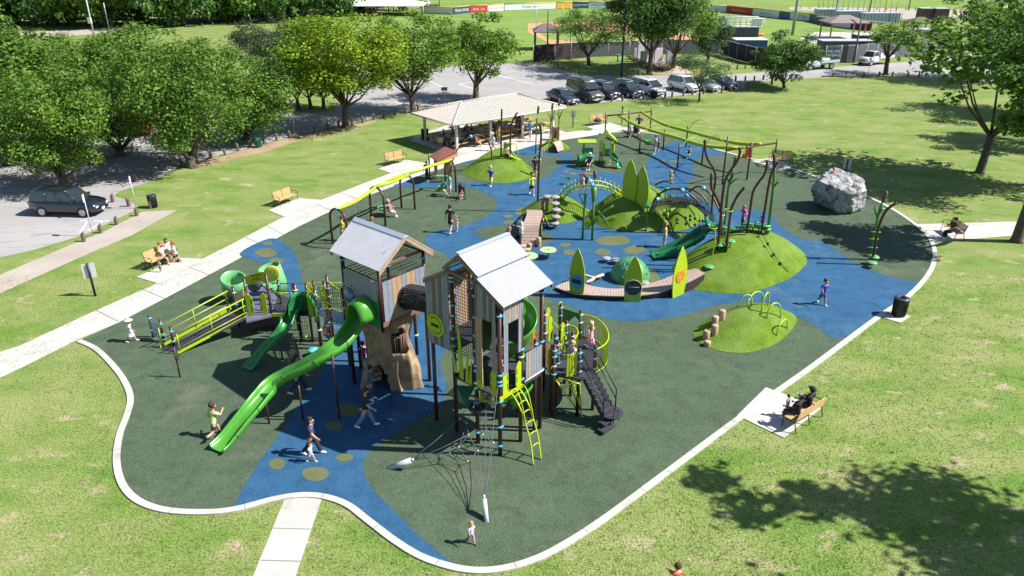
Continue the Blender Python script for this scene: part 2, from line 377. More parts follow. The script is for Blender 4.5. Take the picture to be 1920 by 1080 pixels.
def person(loc, face, h, pose, label, shirt=WHT, low='shorts', lowc=BLK, hair=HB, child=False, hat=None, hatc=WHT, long=False, shoe=WHT, skin=0, grp=None):
    """face: heading in degrees, 0 = towards +x, 90 = away from the camera; h = standing height"""
    P = get_body(pose, child)
    o = thing('person', label, 'person', loc, R(face-90), grp)
    def part(me, name, m):
        me2 = me
        ob = bpy.data.objects.new(name, me2)
        if not me2.materials: me2.materials.append(m)
        COL.objects.link(ob); ob.parent = o; ob.material_slots[0].link = 'OBJECT'; ob.material_slots[0].material = m; return ob
    o.scale = (h, h, h)
    sk_ = skins[skin]
    part(P['body'], 'body', sk_)
    part(P['shirt'], 'shirt' if low != 'dress' else 'dress_top', cloth(shirt))
    if low in ('shorts', 'trousers'): part(P[low], low, cloth(lowc))
    else: part(P['skirt'], 'skirt', cloth(lowc))
    part(P['shoel'], 'shoe', cloth(shoe)); part(P['shoer'], 'shoe', cloth(shoe))
    hm = cloth(hair)
    if hat and not long: pass
    if hair is not None: part(P['long_hair' if long else 'hair'], 'hair', hm)
    if hat: part(P[hat], hat, cloth(hatc))
    part(P['eye0'], 'eye', eyem); part(P['eye1'], 'eye', eyem); part(P['mouth'], 'mouth', mouthm)
    return o
def seat_z(h, pose='sit', child=False):
    J, _ = pose_joints(pose, child); return J['pel'].z*h
# ================================================================== people (built first, while the scene is small)
def pp(px, py, top, face, pose, label, z=0, **k):
    b = G(px, py, z)
    d = ray(960, top); h = (CH + b.y/d.y*d.z) - z
    f = {'stand': 1, 'phone': 1, 'walk': 1.02, 'run': .98, 'reach': 1.0, 'climb': 1.3, 'hips': 1, 'sit': 1.3, 'lie': 1.5}[pose]
    return person(b, face, k.pop('h', h*f), pose, label, **k)
g1 = 'people visiting the playground'
pp(248, 641, 599, 15, 'walk', 'toddler in a wide white sun hat walking beside the yellow ramp', shirt=(.55,.6,.66), low='dress', lowc=(.55,.6,.66), hat='hat', child=True, hair=HBL, grp=g1)
pp(404, 820, 753, 60, 'run', 'boy in pale green shirt and black shorts at the foot of the long slide', shirt=(.42,.55,.22), lowc=BLK, child=True, hair=HB, shoe=BLK, grp=g1)
pp(588, 852, 783, -5, 'walk', 'woman in dark purple shirt and black trousers walking with a toddler', shirt=(.05,.035,.11), low='trousers', lowc=BLK, hair=HD, long=True, grp=g1)
pp(584, 866, 829, -20, 'walk', 'toddler in white walking in front of the woman in purple', shirt=WHT, low='shorts', lowc=(.5,.52,.6), child=True, hair=HB, grp=g1)
pp(698, 750, 687, 0, 'phone', 'balding man in teal shirt looking down beside the hollow tree trunk', shirt=(.025,.10,.16), low='trousers', lowc=(.03,.06,.10), hair=HD, skin=1, grp=g1)
pp(688, 801, 729, 5, 'walk', 'person in black shirt and blue jeans striding through the tower shade', shirt=BLK, low='trousers', lowc=(.10,.20,.38), hair=HB, grp=g1)
pp(562, 737, 666, 15, 'walk', 'person in red top and dark leggings standing behind the long green slide', shirt=(.55,.05,.08), low='trousers', lowc=NAVY, hair=HB, long=True, grp=g1)
pp(684, 690, 640, 100, 'stand', 'child in magenta top behind the hollow tree trunk', shirt=(.4,.05,.22), low='shorts', lowc=GRY, child=True, grp=g1)
pp(977, 456, 407, 215, 'phone', 'woman in white shirt and pale shorts standing by the plank barrel bridge', shirt=WHT, lowc=(.45,.48,.40), hair=HD, shoe=(.4,.22,.15), grp=g1)
pp(955, 445, 420, 270, 'stand', 'small child in grey and pink next to the woman in white', shirt=(.45,.4,.42), low='dress', lowc=(.45,.15,.2), child=True, grp=g1)
pp(845, 437, 385, 75, 'walk', 'man in black cap, shirt and shorts walking with a tiny child', shirt=BLK, lowc=BLK, hat='cap', hatc=BLK, hair=HD, grp=g1)
pp(857, 434, 411, 80, 'walk', 'tiny child in pale pink walking at the side of the man in black', shirt=(.62,.35,.32), low='shorts', lowc=(.6,.4,.38), child=True, hair=HBL, grp=g1)
pp(643, 452, 407, 20, 'phone', 'person in yellow shirt and black cap pushing a swing behind the roofed tower', shirt=(.55,.48,.02), low='trousers', lowc=NAVY, hat='cap', hatc=BLK, grp=g1)
pp(700, 452, 408, 200, 'stand', 'child in white by the brown swing arch behind the ridge of the roof', shirt=WHT, low='shorts', lowc=GRY, child=True, hair=HR, grp=g1)
pp(732, 407, 376, 0, 'sit', 'girl in bright pink top sitting on the edge of the green saucer swing', shirt=(.62,.10,.36), lowc=WHT, child=True, hair=HBL, grp=g1)
pp(921, 348, 307, 250, 'run', 'child in blue shirt and yellow shorts running down off the green mound', shirt=(.03,.05,.42), lowc=(.55,.5,.03), child=True, hair=HBL, grp=g1)
pp(997, 366, 323, 280, 'walk', 'boy in neon yellow shirt and black shorts on the blue rubber', shirt=(.5,.62,.03), lowc=BLK, child=True, hair=HB, grp=g1)
pp(1003, 331, 294, 90, 'stand', 'person in black seen behind the single bent brown pole', shirt=BLK, lowc=(.08,.09,.14), hair=HD, grp=g1)
pp(1009, 323, 292, 270, 'stand', 'person in white partly hidden by the person in black', shirt=WHT, lowc=WHT, hair=HB, grp=g1)
pp(844, 369, 325, 200, 'stand', 'woman in mint green top and pale shorts between swing and stroller', shirt=(.14,.5,.36), lowc=(.6,.6,.58), hair=HD, grp=g1)
pp(801, 339, 303, 260, 'stand', 'red haired person in navy standing at the wooden playhouse', shirt=NAVY, low='trousers', lowc=BLK, hair=HR, grp=g1)
pp(1197, 250, 215, 240, 'hips', 'woman in maroon top and pale trousers under the far zip line frame', shirt=(.2,.03,.08), low='trousers', lowc=(.5,.45,.42), hair=HR, long=True, grp=g1)
pp(1182, 258, 229, 300, 'stand', 'child in light blue beside the double stroller', shirt=(.3,.45,.5), low='shorts', lowc=(.3,.1,.1), child=True, grp=g1)
pp(1227, 289, 254, 200, 'stand', 'person in pale blue shirt and white trousers at the zip line seat', shirt=(.42,.52,.68), low='trousers', lowc=(.5,.52,.58), hair=HB, grp=g1)
pp(1234, 283, 262, 30, 'stand', 'child in black close to the person in pale blue', shirt=BLK, lowc=BLK, child=True, hair=HD, grp=g1)
pp(1245, 464, 416, 350, 'stand', 'girl in yellow and blue shorts standing below the hanging rope balls', shirt=(.55,.42,.14), lowc=(.15,.25,.42), child=True, long=True, hair=(.3,.16,.08), grp=g1)
pp(1540, 571, 523, 280, 'walk', 'boy in royal blue shirt and shorts alone on the wide blue rubber', shirt=(.02,.05,.42), lowc=(.03,.08,.40), child=True, hair=HB, skin=1, grp=g1)
pp(884, 1018, 978, 300, 'walk', 'fair haired toddler in white shirt alone near the front kerb', shirt=(.62,.62,.7), lowc=(.15,.25,.45), child=True, hair=(.35,.17,.07), shoe=NAVY, grp=g1)
pp(332, 494, 453, 195, 'walk', 'red haired boy standing at the end of the bench with the family', shirt=(.45,.6,.66), lowc=BLK, child=True, hair=HR, grp=g1)
pp(302, 511, 487, 250, 'stand', 'toddler in grey standing in front of the bench with the family', shirt=(.3,.38,.38), lowc=NAVY, child=True, hair=HB, grp=g1)
pp(925, 283, 249, 210, 'walk', 'child in white cap and white shirt walking out of the pavilion', shirt=(.6,.64,.72), lowc=(.2,.25,.22), child=True, hat='cap', hatc=WHT, hair=HB, grp=g1)
pp(936, 272, 238, 260, 'stand', 'person in mustard top at the pavilion edge', shirt=(.45,.33,.03), low='trousers', lowc=(.3,.3,.33), hair=HB, grp=g1)
pp(994, 261, 227, 80, 'walk', 'person in bright blue shirt and white shorts entering the pavilion', shirt=(.03,.18,.42), lowc=(.55,.55,.5), hair=HR, grp=g1)
g2 = 'people in the shade of the pavilion'
pav_people = [(832, 272, 243, 30, 'phone', 'person in black bending over the table nearest the black bin', BLK, (.2,.2,.22)),
 (872, 262, 236, 180, 'stand', 'tall person in black standing deep under the pavilion roof', BLK, (.05,.1,.25)),
 (884, 261, 234, 250, 'stand', 'person in dark maroon beside the tall person in black', (.09,.02,.03), BLK),
 (900, 262, 233, 0, 'stand', 'person in grey standing among the pavilion tables', GRY, (.12,.1,.09)),
 (862, 270, 240, 300, 'stand', 'person in mustard shirt behind the front pavilion post', (.3,.2,.02), BLK),
 (975, 243, 217, 90, 'stand', 'person in reddish shirt at the far end of the pavilion', (.25,.08,.06), BLK),
 (1006, 246, 223, 180, 'stand', 'person in brown at the right end of the pavilion by the tables', (.16,.09,.05), (.1,.08,.07)),
 (858, 279, 246, 100, 'stand', 'person in blue shirt half hidden by the front pavilion post', (.06,.16,.4), BLK)]
for px, py, t, f, po, lb, sh, lo in pav_people: pp(px, py, t, f, po, lb, shirt=sh, low='trousers', lowc=lo, hair=HD, grp=g2)
pp(893, 276, 249, -10, 'sit', 'person with bare legs sitting on the end of a pavilion picnic bench', shirt=(.2,.1,.07), lowc=(.3,.15,.1), hair=HB, grp=g2, h=1.6)
# distant walkers
pp(614, 24, 14, 0, 'walk', 'distant person in blue by the far tree line', shirt=(.03,.1,.5), lowc=(.03,.1,.5), h=1.75)
pp(549, 26, 17, 0, 'stand', 'distant person in grey beside the far playground', shirt=GRY, lowc=NAVY, h=1.75)
# ================================================================== the ground
def big(name, m, z, pts): return sheet(name, pts, m, z)
sheet('lawn', [(-400, -30), (400, -30), (400, 420), (-400, 420)], grass, 0)
lot = gp([(-350, 560), (60, 470), (157, 441), (178, 432), (203, 418), (238, 402), (256, 394), (258, 386), (240, 376), (214, 368), (222, 360), (262, 347), (300, 333), (345, 309), (420, 290), (470, 277), (520, 263), (620, 239), (700, 222), (790, 203), (900, 192), (1035, 207), (1064, 198), (1200, 186), (1300, 177), (1390, 168), (1398, 158), (1400, 154), (1480, 149), (1560, 144), (1650, 142), (1700, 143), (1770, 147), (1860, 157), (2300, 200),
    (2300, 90), (1860, 96), (1770, 106), (1690, 117), (1600, 123), (1545, 128), (1440, 135), (1340, 141), (1260, 141), (1190, 143), (1100, 141), (1040, 128), (1006, 118), (990, 119), (900, 121), (780, 131), (690, 160), (636, 186), (628, 208), (555, 215), (540, 207), (350, 214), (150, 216), (-350, 250)])
sheet('parking_lot', lot, asph, .008)
def stripe(a, b, w=.12): 
    a, b = G(*a), G(*b); d = (b-a).normalized(); n = V((-d.y, d.x, 0))*w/2; return [a-n, b-n, b+n, a+n]
mb = M()
lines = [((150, 437), (164, 415)), ((167, 432), (196, 413)), ((176, 414), (204, 414)), ((150, 415), (162, 413)), ((636, 206), (700, 190)), ((640, 203), (722, 186)), ((560, 225), (520, 212)), ((870, 131), (905, 150)), ((860, 158), (900, 170)), ((905, 150), (860, 158)), ((930, 140), (1000, 158)), ((800, 150), (840, 168)), ((1030, 203), (1000, 192)), ((1085, 197), (1058, 184)), ((1127, 193), (1095, 178)), ((1170, 190), (1135, 175)), ((1210, 186), (1172, 171)), ((1250, 183), (1212, 168)), ((1305, 178), (1262, 162)), ((1345, 175), (1300, 158)), ((1390, 171), (1345, 155)), ((700, 196), (730, 207)), ((740, 190), (770, 201))]
for a, b in lines: q = [V((p.x, p.y, .013)) for p in stripe(a, b)]; mb.add(q, [(0, 1, 2, 3)])
tag(mb.build('parking_line', linem), kind='structure')
sheet('far_road', gp([(-300, 95), (150, 66), (240, 57), (330, 47), (420, 44), (520, 36), (620, 26), (720, 22), (720, 17), (620, 20), (520, 28), (420, 35), (330, 39), (240, 47), (150, 55), (-300, 80)]), concold, .012)
# concrete walks
walk_o = [(-300, 760), (40, 647), (161, 591), (302, 528), (375, 488), (440, 455), (539, 403), (598, 377), (700, 337), (745, 320), (795, 306), (815, 292), (838, 288), (857, 292)]
P1 = gp(walk_o)+gp([(770, 258), (846, 232), (1033, 239), (1062, 248), (1118, 242), (1150, 238), (1180, 239), (1230, 246)])+gp([(1181, 247), (1130, 252), (1060, 262), (1003, 272), (960, 285), (900, 297), (870, 304), (840, 313), (790, 328), (740, 349), (650, 382), (560, 425), (440, 490), (330, 549), (225, 604), (148, 636), (40, 690), (-300, 850)])
sheet('concrete_walk', P1, conc, .012)
for nm, q in (('concrete_pad', [(256, 520), (339, 484), (385, 486), (300, 533)]), ('concrete_pad', [(504, 395), (560, 372), (607, 376), (535, 408)]), ('concrete_pad', [(709, 317), (762, 300), (802, 307), (735, 326)]),
              ('concrete_pad', [(1098, 238), (1143, 230), (1168, 238), (1130, 247)]), ('concrete_pad', [(1405, 301), (1444, 297), (1489, 311), (1464, 320)]),
              ('concrete_pad', [(1382, 780), (1436, 727), (1540, 766), (1470, 822)]), ('concrete_pad', [(1640, 592), (1688, 588), (1708, 594), (1688, 606)])):
    sheet(nm, gp(q), conc, .030)
sheet('old_footpath', gp([(-200, 600), (150, 452), (200, 432), (268, 397), (332, 394), (250, 440), (150, 483), (-200, 640)]), concold, .010)
sheet('exit_walk', gp([(1700, 421), (1925, 415), (1925, 440), (1742, 455)]), conc, .012)
sheet('front_walk', gp([(538, 925), (607, 925), (548, 1100), (450, 1140)]), conc, .012)
sheet('front_walk_joint', gp([(512, 990), (585.5, 992), (585, 993.5), (511.5, 991.5)]), mat('joint', (.2, .19, .17)), .016)
sheet('front_walk_joint', gp([(489, 1050), (567, 1052), (566, 1054), (488.5, 1052)]), MATS['joint'], .016)
for a, b in (((180, 582), (222, 603)), ((268, 543), (308, 560)), ((352, 500), (395, 517)), ((460, 445), (492, 460)), ((590, 381), (622, 396)), ((500, 424), (532, 440)), ((640, 361), (670, 374))):
    mb = M(); mb.add([V((p.x, p.y, .017)) for p in stripe(a, b, .06)], [(0, 1, 2, 3)]); tag(mb.build('walk_joint', MATS['joint']), kind='structure')
for a, b in (((150, 484), (330, 397)),):
    pass
# the rubber play surface with its kerb
kerb_px = [(148, 640), (180, 655), (212, 686), (235, 718), (245, 748), (238, 780), (225, 815), (219, 860), (226, 900), (246, 930), (281, 950), (330, 960), (400, 961), (450, 954), (510, 938), (560, 930), (605, 932), (650, 947), (690, 977), (740, 1015), (790, 1045), (850, 1065), (900, 1071), (950, 1066), (1000, 1051), (1050, 1027), (1130, 976), (1250, 887), (1400, 775), (1520, 690), (1640, 600), (1698, 560), (1733, 525), (1751, 492), (1750, 462), (1735, 438), (1700, 410), (1655, 383), (1600, 358), (1530, 332), (1470, 313), (1410, 299), (1340, 280), (1290, 264), (1242, 254), (1200, 248), (1181, 246)]
ins = gp(kerb_px[1:-1])
surf = cr(gp(kerb_px), 5, False)+gp([(1130, 252), (1060, 262), (1003, 272), (960, 285), (900, 297), (870, 304), (840, 313), (790, 328), (740, 349), (650, 382), (560, 425), (440, 490), (330, 549), (225, 604)])
sheet('rubber_surface', surf, rub_g, .02)
kc = cr(gp(kerb_px), 6, False)
mb = M()
L0 = []; 
for i, p in enumerate(kc):
    a = kc[max(0, i-1)]; b = kc[min(len(kc)-1, i+1)]; d = (b-a).normalized(); n = V((-d.y, d.x, 0)); 
    L0.append((p-n*.12, p+n*.12))
vs = []
for a, b in L0: vs += [(a.x, a.y, 0), (a.x, a.y, .055), (b.x, b.y, .055), (b.x, b.y, 0)]
fs = []
for i in range(len(L0)-1):
    for j in range(3): fs.append((i*4+j, i*4+j+1, i*4+j+5, i*4+j+4))
mb.add(vs, fs); tag(mb.build('kerb', conc), kind='structure')
mb = M(); acc = 0
for i in range(1, len(L0)):
    acc += (L0[i][0]-L0[i-1][0]).length
    if acc > 2.4:
        acc = 0; a, b = L0[i]; d = (L0[i][0]-L0[i-1][0]).normalized()*.012; mb.add([(a.x-d.x, a.y-d.y, .058), (a.x+d.x, a.y+d.y, .058), (b.x+d.x, b.y+d.y, .058), (b.x-d.x, b.y-d.y, .058)], [(0, 1, 2, 3)])
tag(mb.build('kerb_joint', mat('joint', (.2, .19, .17))), kind='structure')
blue = [(801, 441), (819, 433), (864, 424), (907, 410), (927, 394), (931, 383), (922, 370), (900, 359), (878, 352), (800, 353), (745, 352), (745, 345), (800, 341), (873, 343), (1004, 339), (1038, 320), (1053, 304), (1056, 298), (1045, 293), (1016, 291), (955, 294), (889, 305), (868, 305), (960, 286), (1003, 273), (1017, 284), (1051, 286), (1077, 291), (1066, 305), (1078, 315), (1118, 322), (1162, 325), (1205, 319), (1213, 308), (1220, 292), (1233, 279), (1256, 270), (1288, 265), (1340, 282), (1364, 290), (1322, 294), (1304, 301), (1298, 311), (1303, 323), (1302, 332), (1289, 346), (1310, 375), (1365, 394), (1394, 392), (1439, 399), (1461, 421), (1483, 439), (1510, 450), (1550, 457), (1594, 488), (1665, 519), (1722, 532), (1700, 557), (1640, 598), (1573, 636), (1524, 608), (1493, 593), (1435, 570), (1400, 567), (1347, 572), (1280, 592), (1247, 598), (1172, 603), (1113, 591), (1050, 568), (1003, 555), (930, 562), (880, 605), (845, 650), (826, 671), (828, 700), (838, 725), (825, 760), (780, 792), (714, 829), (685, 860), (683, 890), (700, 920), (740, 960), (790, 1010), (853, 1063), (790, 1043), (740, 1013), (690, 975), (650, 945), (605, 931), (560, 929), (510, 936), (442, 953), (481, 875), (519, 822), (570, 745), (614, 684), (640, 635), (600, 600), (545, 560), (509, 502), (486, 491), (449, 476), (504, 448), (532, 456), (552, 477), (563, 502), (568, 531), (610, 572), (700, 600), (778, 600), (830, 540), (842, 485), (811, 466), (797, 452)]
sheet('blue_rubber_river', cr(gp(blue), 4), rub_b, .026)
for i, (a, b, c, d) in enumerate([(502, 457, 10, 3.5), (499, 475, 20, 8), (520, 489, 14, 5), (592, 890, 24, 14), (646, 859, 15, 8), (520, 871, 16, 10), (1150, 452, 34, 9), (1190, 469, 20, 8), (1130, 473, 14, 6), (1068, 474, 12, 5), (1062, 322, 6, 2.2), (1076, 326, 7, 2.5), (1103, 326, 10, 3), (953, 406, 9, 3), (957, 418, 13, 4.5), (1283, 443, 20, 6), (1060, 460, 10, 4), (1256, 311, 8, 2.2), (1266, 303, 10, 2.5), (1240, 302, 8, 2), (1040, 545, 9, 3), (655, 770, 22, 12), (625, 800, 16, 9), (1300, 480, 12, 4), (745, 349, 5, 2), (760, 372, 12, 3)]):
    sheet('lily_spot', ell(a, b, c, d, seed=i), rub_o, .032)
for i, (a, b, c, d) in enumerate([(938, 438, 46, 14), (1003, 448, 34, 13), (1195, 523, 42, 25), (1015, 398, 50, 12)]):
    sheet('green_spot', ell(a, b, c, d, seed=20+i, wob=.04), rub_g if i < 2 else rub_o, .031)
for i, (a, b, c, d) in enumerate([(250, 977, 22, 14), (378, 1036, 26, 8), (170, 718, 14, 8), (665, 1048, 18, 14), (590, 1030, 14, 10), (455, 380, 26, 8), (1545, 760, 30, 16), (1500, 708, 26, 8), (1480, 920, 40, 20), (1150, 225, 40, 4), (880, 240, 30, 3), (1420, 245, 40, 3), (495, 264, 60, 5), (640, 243, 60, 4), (395, 300, 40, 4), (1300, 220, 50, 3), (240, 62, 30, 4), (446, 60, 16, 7)]):
    pass
# ball park beyond
sheet('outfield_grass', gp([(600, 45), (800, 22), (900, 19), (1000, 15), (1140, 14), (1280, 18), (1400, 25), (1480, 35), (1620, 62), (1560, 82), (1400, 92), (1180, 106), (1010, 105), (800, 110)]), grass2, .010)
sheet('infield', gp([(990, 44), (1060, 40), (1180, 44), (1330, 72), (1190, 90), (1040, 86), (990, 60)]), dirt, .018)
sheet('infield_grass', gp([(996, 53), (1050, 51), (1130, 56), (1230, 72), (1120, 80), (1030, 74)]), grass2, .024)
sheet('far_field', gp([(760, 8), (1400, 2), (1500, 12), (2600, 24), (2600, -60), (-400, -60), (400, 2)]), grass2, .010)
sheet('far_gravel_road', gp([(1480, 13), (1600, 14), (1760, 18), (2300, 28), (2300, 52), (1760, 33), (1700, 36), (1540, 22), (1480, 18)]), concold, .016)
sheet('plaza', gp([(1500, 72), (1530, 60), (1680, 62), (1740, 70), (1660, 78), (1545, 82), (1520, 80)]), conc, .016)
sheet('memorial_court', gp([(1195, 112), (1232, 108), (1262, 118), (1300, 137), (1270, 139), (1215, 128)]), mat('pink_paving', (.42, .31, .28), .9, .15, 2), .016)
for i, q in enumerate([[(372, 304), (425, 292), (470, 278), (545, 259), (620, 243), (700, 227), (700, 230), (640, 246), (560, 264), (500, 284), (430, 300), (390, 312)], [(1190, 112), (1215, 128), (1262, 138), (1255, 141), (1205, 134), (1186, 118)]]):
    sheet('bare_earth', cr(gp(q), 3), soil, .006)
# tufts of the near lawn
kp = [(p.x, p.y) for p in gp([(-300, 620)]+kerb_px[:50]+[(1925, 380), (1925, 420)]+[(1751, 440), (1181, 246), (40, 640)])]
def inside(x, y, pl):
    c = False; j = len(pl)-1
    for i in range(len(pl)):
        if (pl[i][1] > y) != (pl[j][1] > y) and x < (pl[j][0]-pl[i][0])*(y-pl[i][1])/(pl[j][1]-pl[i][1])+pl[i][0]: c = not c
        j = i
    return c
others = [[(p.x, p.y) for p in gp(q)] for q in ([(534, 920), (611, 920), (552, 1110), (446, 1140)], [(1382, 780), (1436, 727), (1544, 764), (1468, 826)], [(1640, 592), (1688, 586), (1710, 594), (1688, 608)])]
rt = random.Random(3); tv, tf = [], []
for _ in range(30000):
    y = 14+24*rt.random()**1.3; x = (rt.random()-.5)*1.62*y+(rt.random()-.5)*6
    if inside(x, y, kp) or any(inside(x, y, o) for o in others): continue
    for b in range(4):
        a = rt.uniform(0, 6.28); bx, by = x+rt.gauss(0, .05), y+rt.gauss(0, .05); h = rt.uniform(.025, .07); l = rt.uniform(.2, .9)*h; o = len(tv)
        tv += [(bx-.012*sin(a), by+.012*cos(a), 0), (bx+.012*sin(a), by-.012*cos(a), 0), (bx+cos(a)*l, by+sin(a)*l, h)]; tf.append((o, o+1, o+2))
tm = bpy.data.meshes.new('grass_tufts'); tm.from_pydata(tv, [], tf); tm.materials.append(mat('grass_blade', (.11, .19, .03), .8, .3, 1.2, island=.35, col2=(.26, .27, .10), trans=.25))
to = bpy.data.objects.new('grass_tufts', tm); COL.objects.link(to); tag(to, 'short grass tufts scattered over the near lawn', 'grass', kind='stuff')
# ------------------------------------------------------------------ turf mounds
MND = {}
class Mound:
    def __init__(s, name, outline, peak, h, pw=1.25, n=14, m=None):
        s.o = cr(gp(outline, .03), 4); s.c = V((peak[0], peak[1], 0)); s.h = h; s.pw = pw
        vs = []; k = len(s.o)
        for i in range(1, n+1):
            t = i/n
            for p in s.o:
                q = s.c.lerp(V((p.x, p.y, 0)), t); vs.append((q.x, q.y, s.hz(t)))
        vs.append((s.c.x, s.c.y, s.hz(0))); c = len(vs)-1; mb = M(); fs = [(c, j, (j+1) % k) for j in range(k)]
        for i in range(n-1):
            for j in range(k): fs.append((i*k+j, (i+1)*k+j, (i+1)*k+(j+1) % k, i*k+(j+1) % k))
        mb.add(vs, fs, 0, True); s.ob = tag(mb.build(name, turf), kind='structure')
    def hz(s, t): return .036+s.h*max(0, 1-t**1.9)**s.pw
    def z(s, x, y):
        p = V((x, y))-s.c.xy; best = 0
        if p.length < 1e-6: return s.hz(0)
        for i in range(len(s.o)):
            a = s.o[i].xy-s.c.xy; b = s.o[(i+1) % len(s.o)].xy-s.c.xy
            den = p.x*(b.y-a.y)-p.y*(b.x-a.x)
            if abs(den) < 1e-9: continue
            t = (a.x*(b.y-a.y)-a.y*(b.x-a.x))/den; u = (a.x*p.y-a.y*p.x)/den if abs(den) > 0 else -1
            if t > 0 and 0 <= u <= 1: best = t
        if best <= 0: return .03
        return s.hz(min(1, 1/best))
    def at(s, px, py):
        lo, hi = 0, s.h+.2
        for _ in range(18):
            m = (lo+hi)/2; q = G(px, py, m)
            if s.z(q.x, q.y) > m: lo = m
            else: hi = m
        return G(px, py, (lo+hi)/2)
mA = Mound('turf_mound', [(864, 323), (885, 334), (920, 342), (955, 343), (985, 337), (1003, 327), (998, 316), (975, 307), (940, 304), (905, 307), (880, 314)], G(938, 308, 0), 1.35)
mE = Mound('turf_mound', [(1299, 620), (1304, 634), (1318, 647), (1350, 658), (1391, 662), (1428, 656), (1458, 643), (1482, 622), (1494, 602), (1486, 588), (1460, 579), (1420, 578), (1370, 583), (1328, 597)], G(1410, 606, 0), .95)
mD = Mound('turf_mound', [(1284, 537), (1324, 547), (1380, 551), (1413, 548), (1453, 534), (1484, 520), (1508, 500), (1513, 487), (1503, 470), (1470, 461), (1430, 458), (1380, 460), (1330, 466), (1290, 478), (1262, 497), (1266, 518)], G(1392, 484, 0), 1.75, 1.05)
mF = Mound('turf_mound', [(977, 393), (983, 403), (1005, 412), (1048, 419), (1072, 417), (1094, 407), (1108, 398), (1100, 392), (1078, 387), (1045, 384), (1010, 384), (988, 387)], G(1043, 396, 0), 1.15)
mB = Mound('turf_mound', [(1102, 400), (1108, 414), (1122, 423), (1148, 430), (1175, 433), (1205, 434), (1238, 432), (1262, 420), (1278, 402), (1270, 388), (1240, 378), (1195, 376), (1150, 380), (1118, 388)], G(1195, 400, 0), 2.0, 1.1)
mC = Mound('turf_mound', [(1246, 432), (1274, 433), (1300, 425), (1320, 414), (1325, 407), (1312, 400), (1285, 395), (1258, 400), (1244, 415)], G(1284, 411, 0), 1.05)
mG = Mound('turf_mound', [(1011, 281), (1030, 284), (1052, 284), (1068, 279), (1060, 272), (1035, 269), (1016, 273)], G(1038, 277, 0), .8)
# ================================================================== main climbing structure
UA = R(138.4); U = V((cos(UA), sin(UA), 0)); W = V((-sin(UA-pi), cos(UA-pi), 0)); W = V((cos(UA-pi/2), sin(UA-pi/2), 0)); Z = V((0, 0, 1)); Md = 1.10
F0 = V((-.42, 21.84, 0)); T0 = V((-4.9, 25.2, 0))
def RT(u, v, z=0): return F0+U*u+W*v+Z*z
def LT(u, v, z=0): return T0+U*u+W*v+Z*z
ps = thing('play_structure', 'large two-tower climbing structure with grey metal roofs, green slides and a yellow ramp', 'play structure', (-3, 26, 0))
def part(mb, name, m, par=None, **k): return mb.build(name, m, par or ps, **k)
def post(base, h, cols=(), r=.074, par=None, name='post', dome=True):
    mb = M(); b = V((base[0], base[1], base[2] if len(base) > 2 else 0)); mb.cyl(b, h-b.z, r)
    mb.sph(b+Z*(h-b.z), r*1.12, 6, sc=(1, 1, .8)); p = part(mb, name, brown, par)
    for c in cols:
        m2 = M(); m2.cyl(V((b.x, b.y, c-.035)), .07, r*1.35, n=12); m2.box((b.x+r*1.5, b.y, c), (.05, .05, .05)); part(m2, 'clamp', blueclamp if random.random() < .7 else steel, p)
    return p
part_ = part
def planks(mb, o, dirv, n0, n1, zb, zt, w=.135, cols=None, th=.03, nrm=None, seed=3, mis=(0, 1), pat=None):
    """upright boards along dirv from n0 to n1; zb, zt are functions of the distance"""
    rnd = random.Random(seed); s = n0; i = 0
    while s < n1-.02:
        e = min(s+w-.016, n1); c = pat[i % len(pat)] if pat else rnd.choices(mis, weights=[3, 2] if len(mis) == 2 else None)[0]
        a0, a1 = zb(s), zb(e); b0, b1 = zt(s), zt(e); nn = nrm*th
        p = [o+dirv*s+Z*a0, o+dirv*e+Z*a1, o+dirv*e+Z*b1, o+dirv*s+Z*b0]; mb.slab(p, nn, c); s += w; i += 1
def mesh_net(mb, o, a, b, na, nb, r=.012, mi=0):
    o, a, b = V(o), V(a), V(b)
    for i in range(na+1): mb.tube([o+a*(i/na), o+a*(i/na)+b], r, 4, mi, sm=False)
    for j in range(nb+1): mb.tube([o+b*(j/nb), o+b*(j/nb)+a], r, 4, mi, sm=False)
def cor_roof(mb, o, run, slope, n, amp=.030, th=.03):
    """corrugated sheet: o corner, run along the ridge, slope down the pitch"""
    o, run, slope = V(o), V(run), V(slope); nr = run.cross(slope).normalized(); nr = nr if nr.z > 0 else -nr; vs = []; k = n*4
    for i in range(k+1):
        h = amp*(.5+.5*cos(2*pi*i/4)); p = o+run*(i/k)+nr*h; vs += [p, p+slope, p+slope-nr*th, p-nr*th]
    fs = []
    for i in range(k):
        a = i*4; b = a+4; fs += [(a, b, b+1, a+1), (a+1, b+1, b+2, a+2), (a+2, b+2, b+3, a+3), (a+3, b+3, b, a)]
    fs += [(0, 1, 2, 3), (k*4, k*4+3, k*4+2, k*4+1)]; mb.add(vs, fs)
def rail(pts, r, m, name, par=None, n=8):
    mb = M(); mb.tube(pts, r, n); return part(mb, name, m, par)
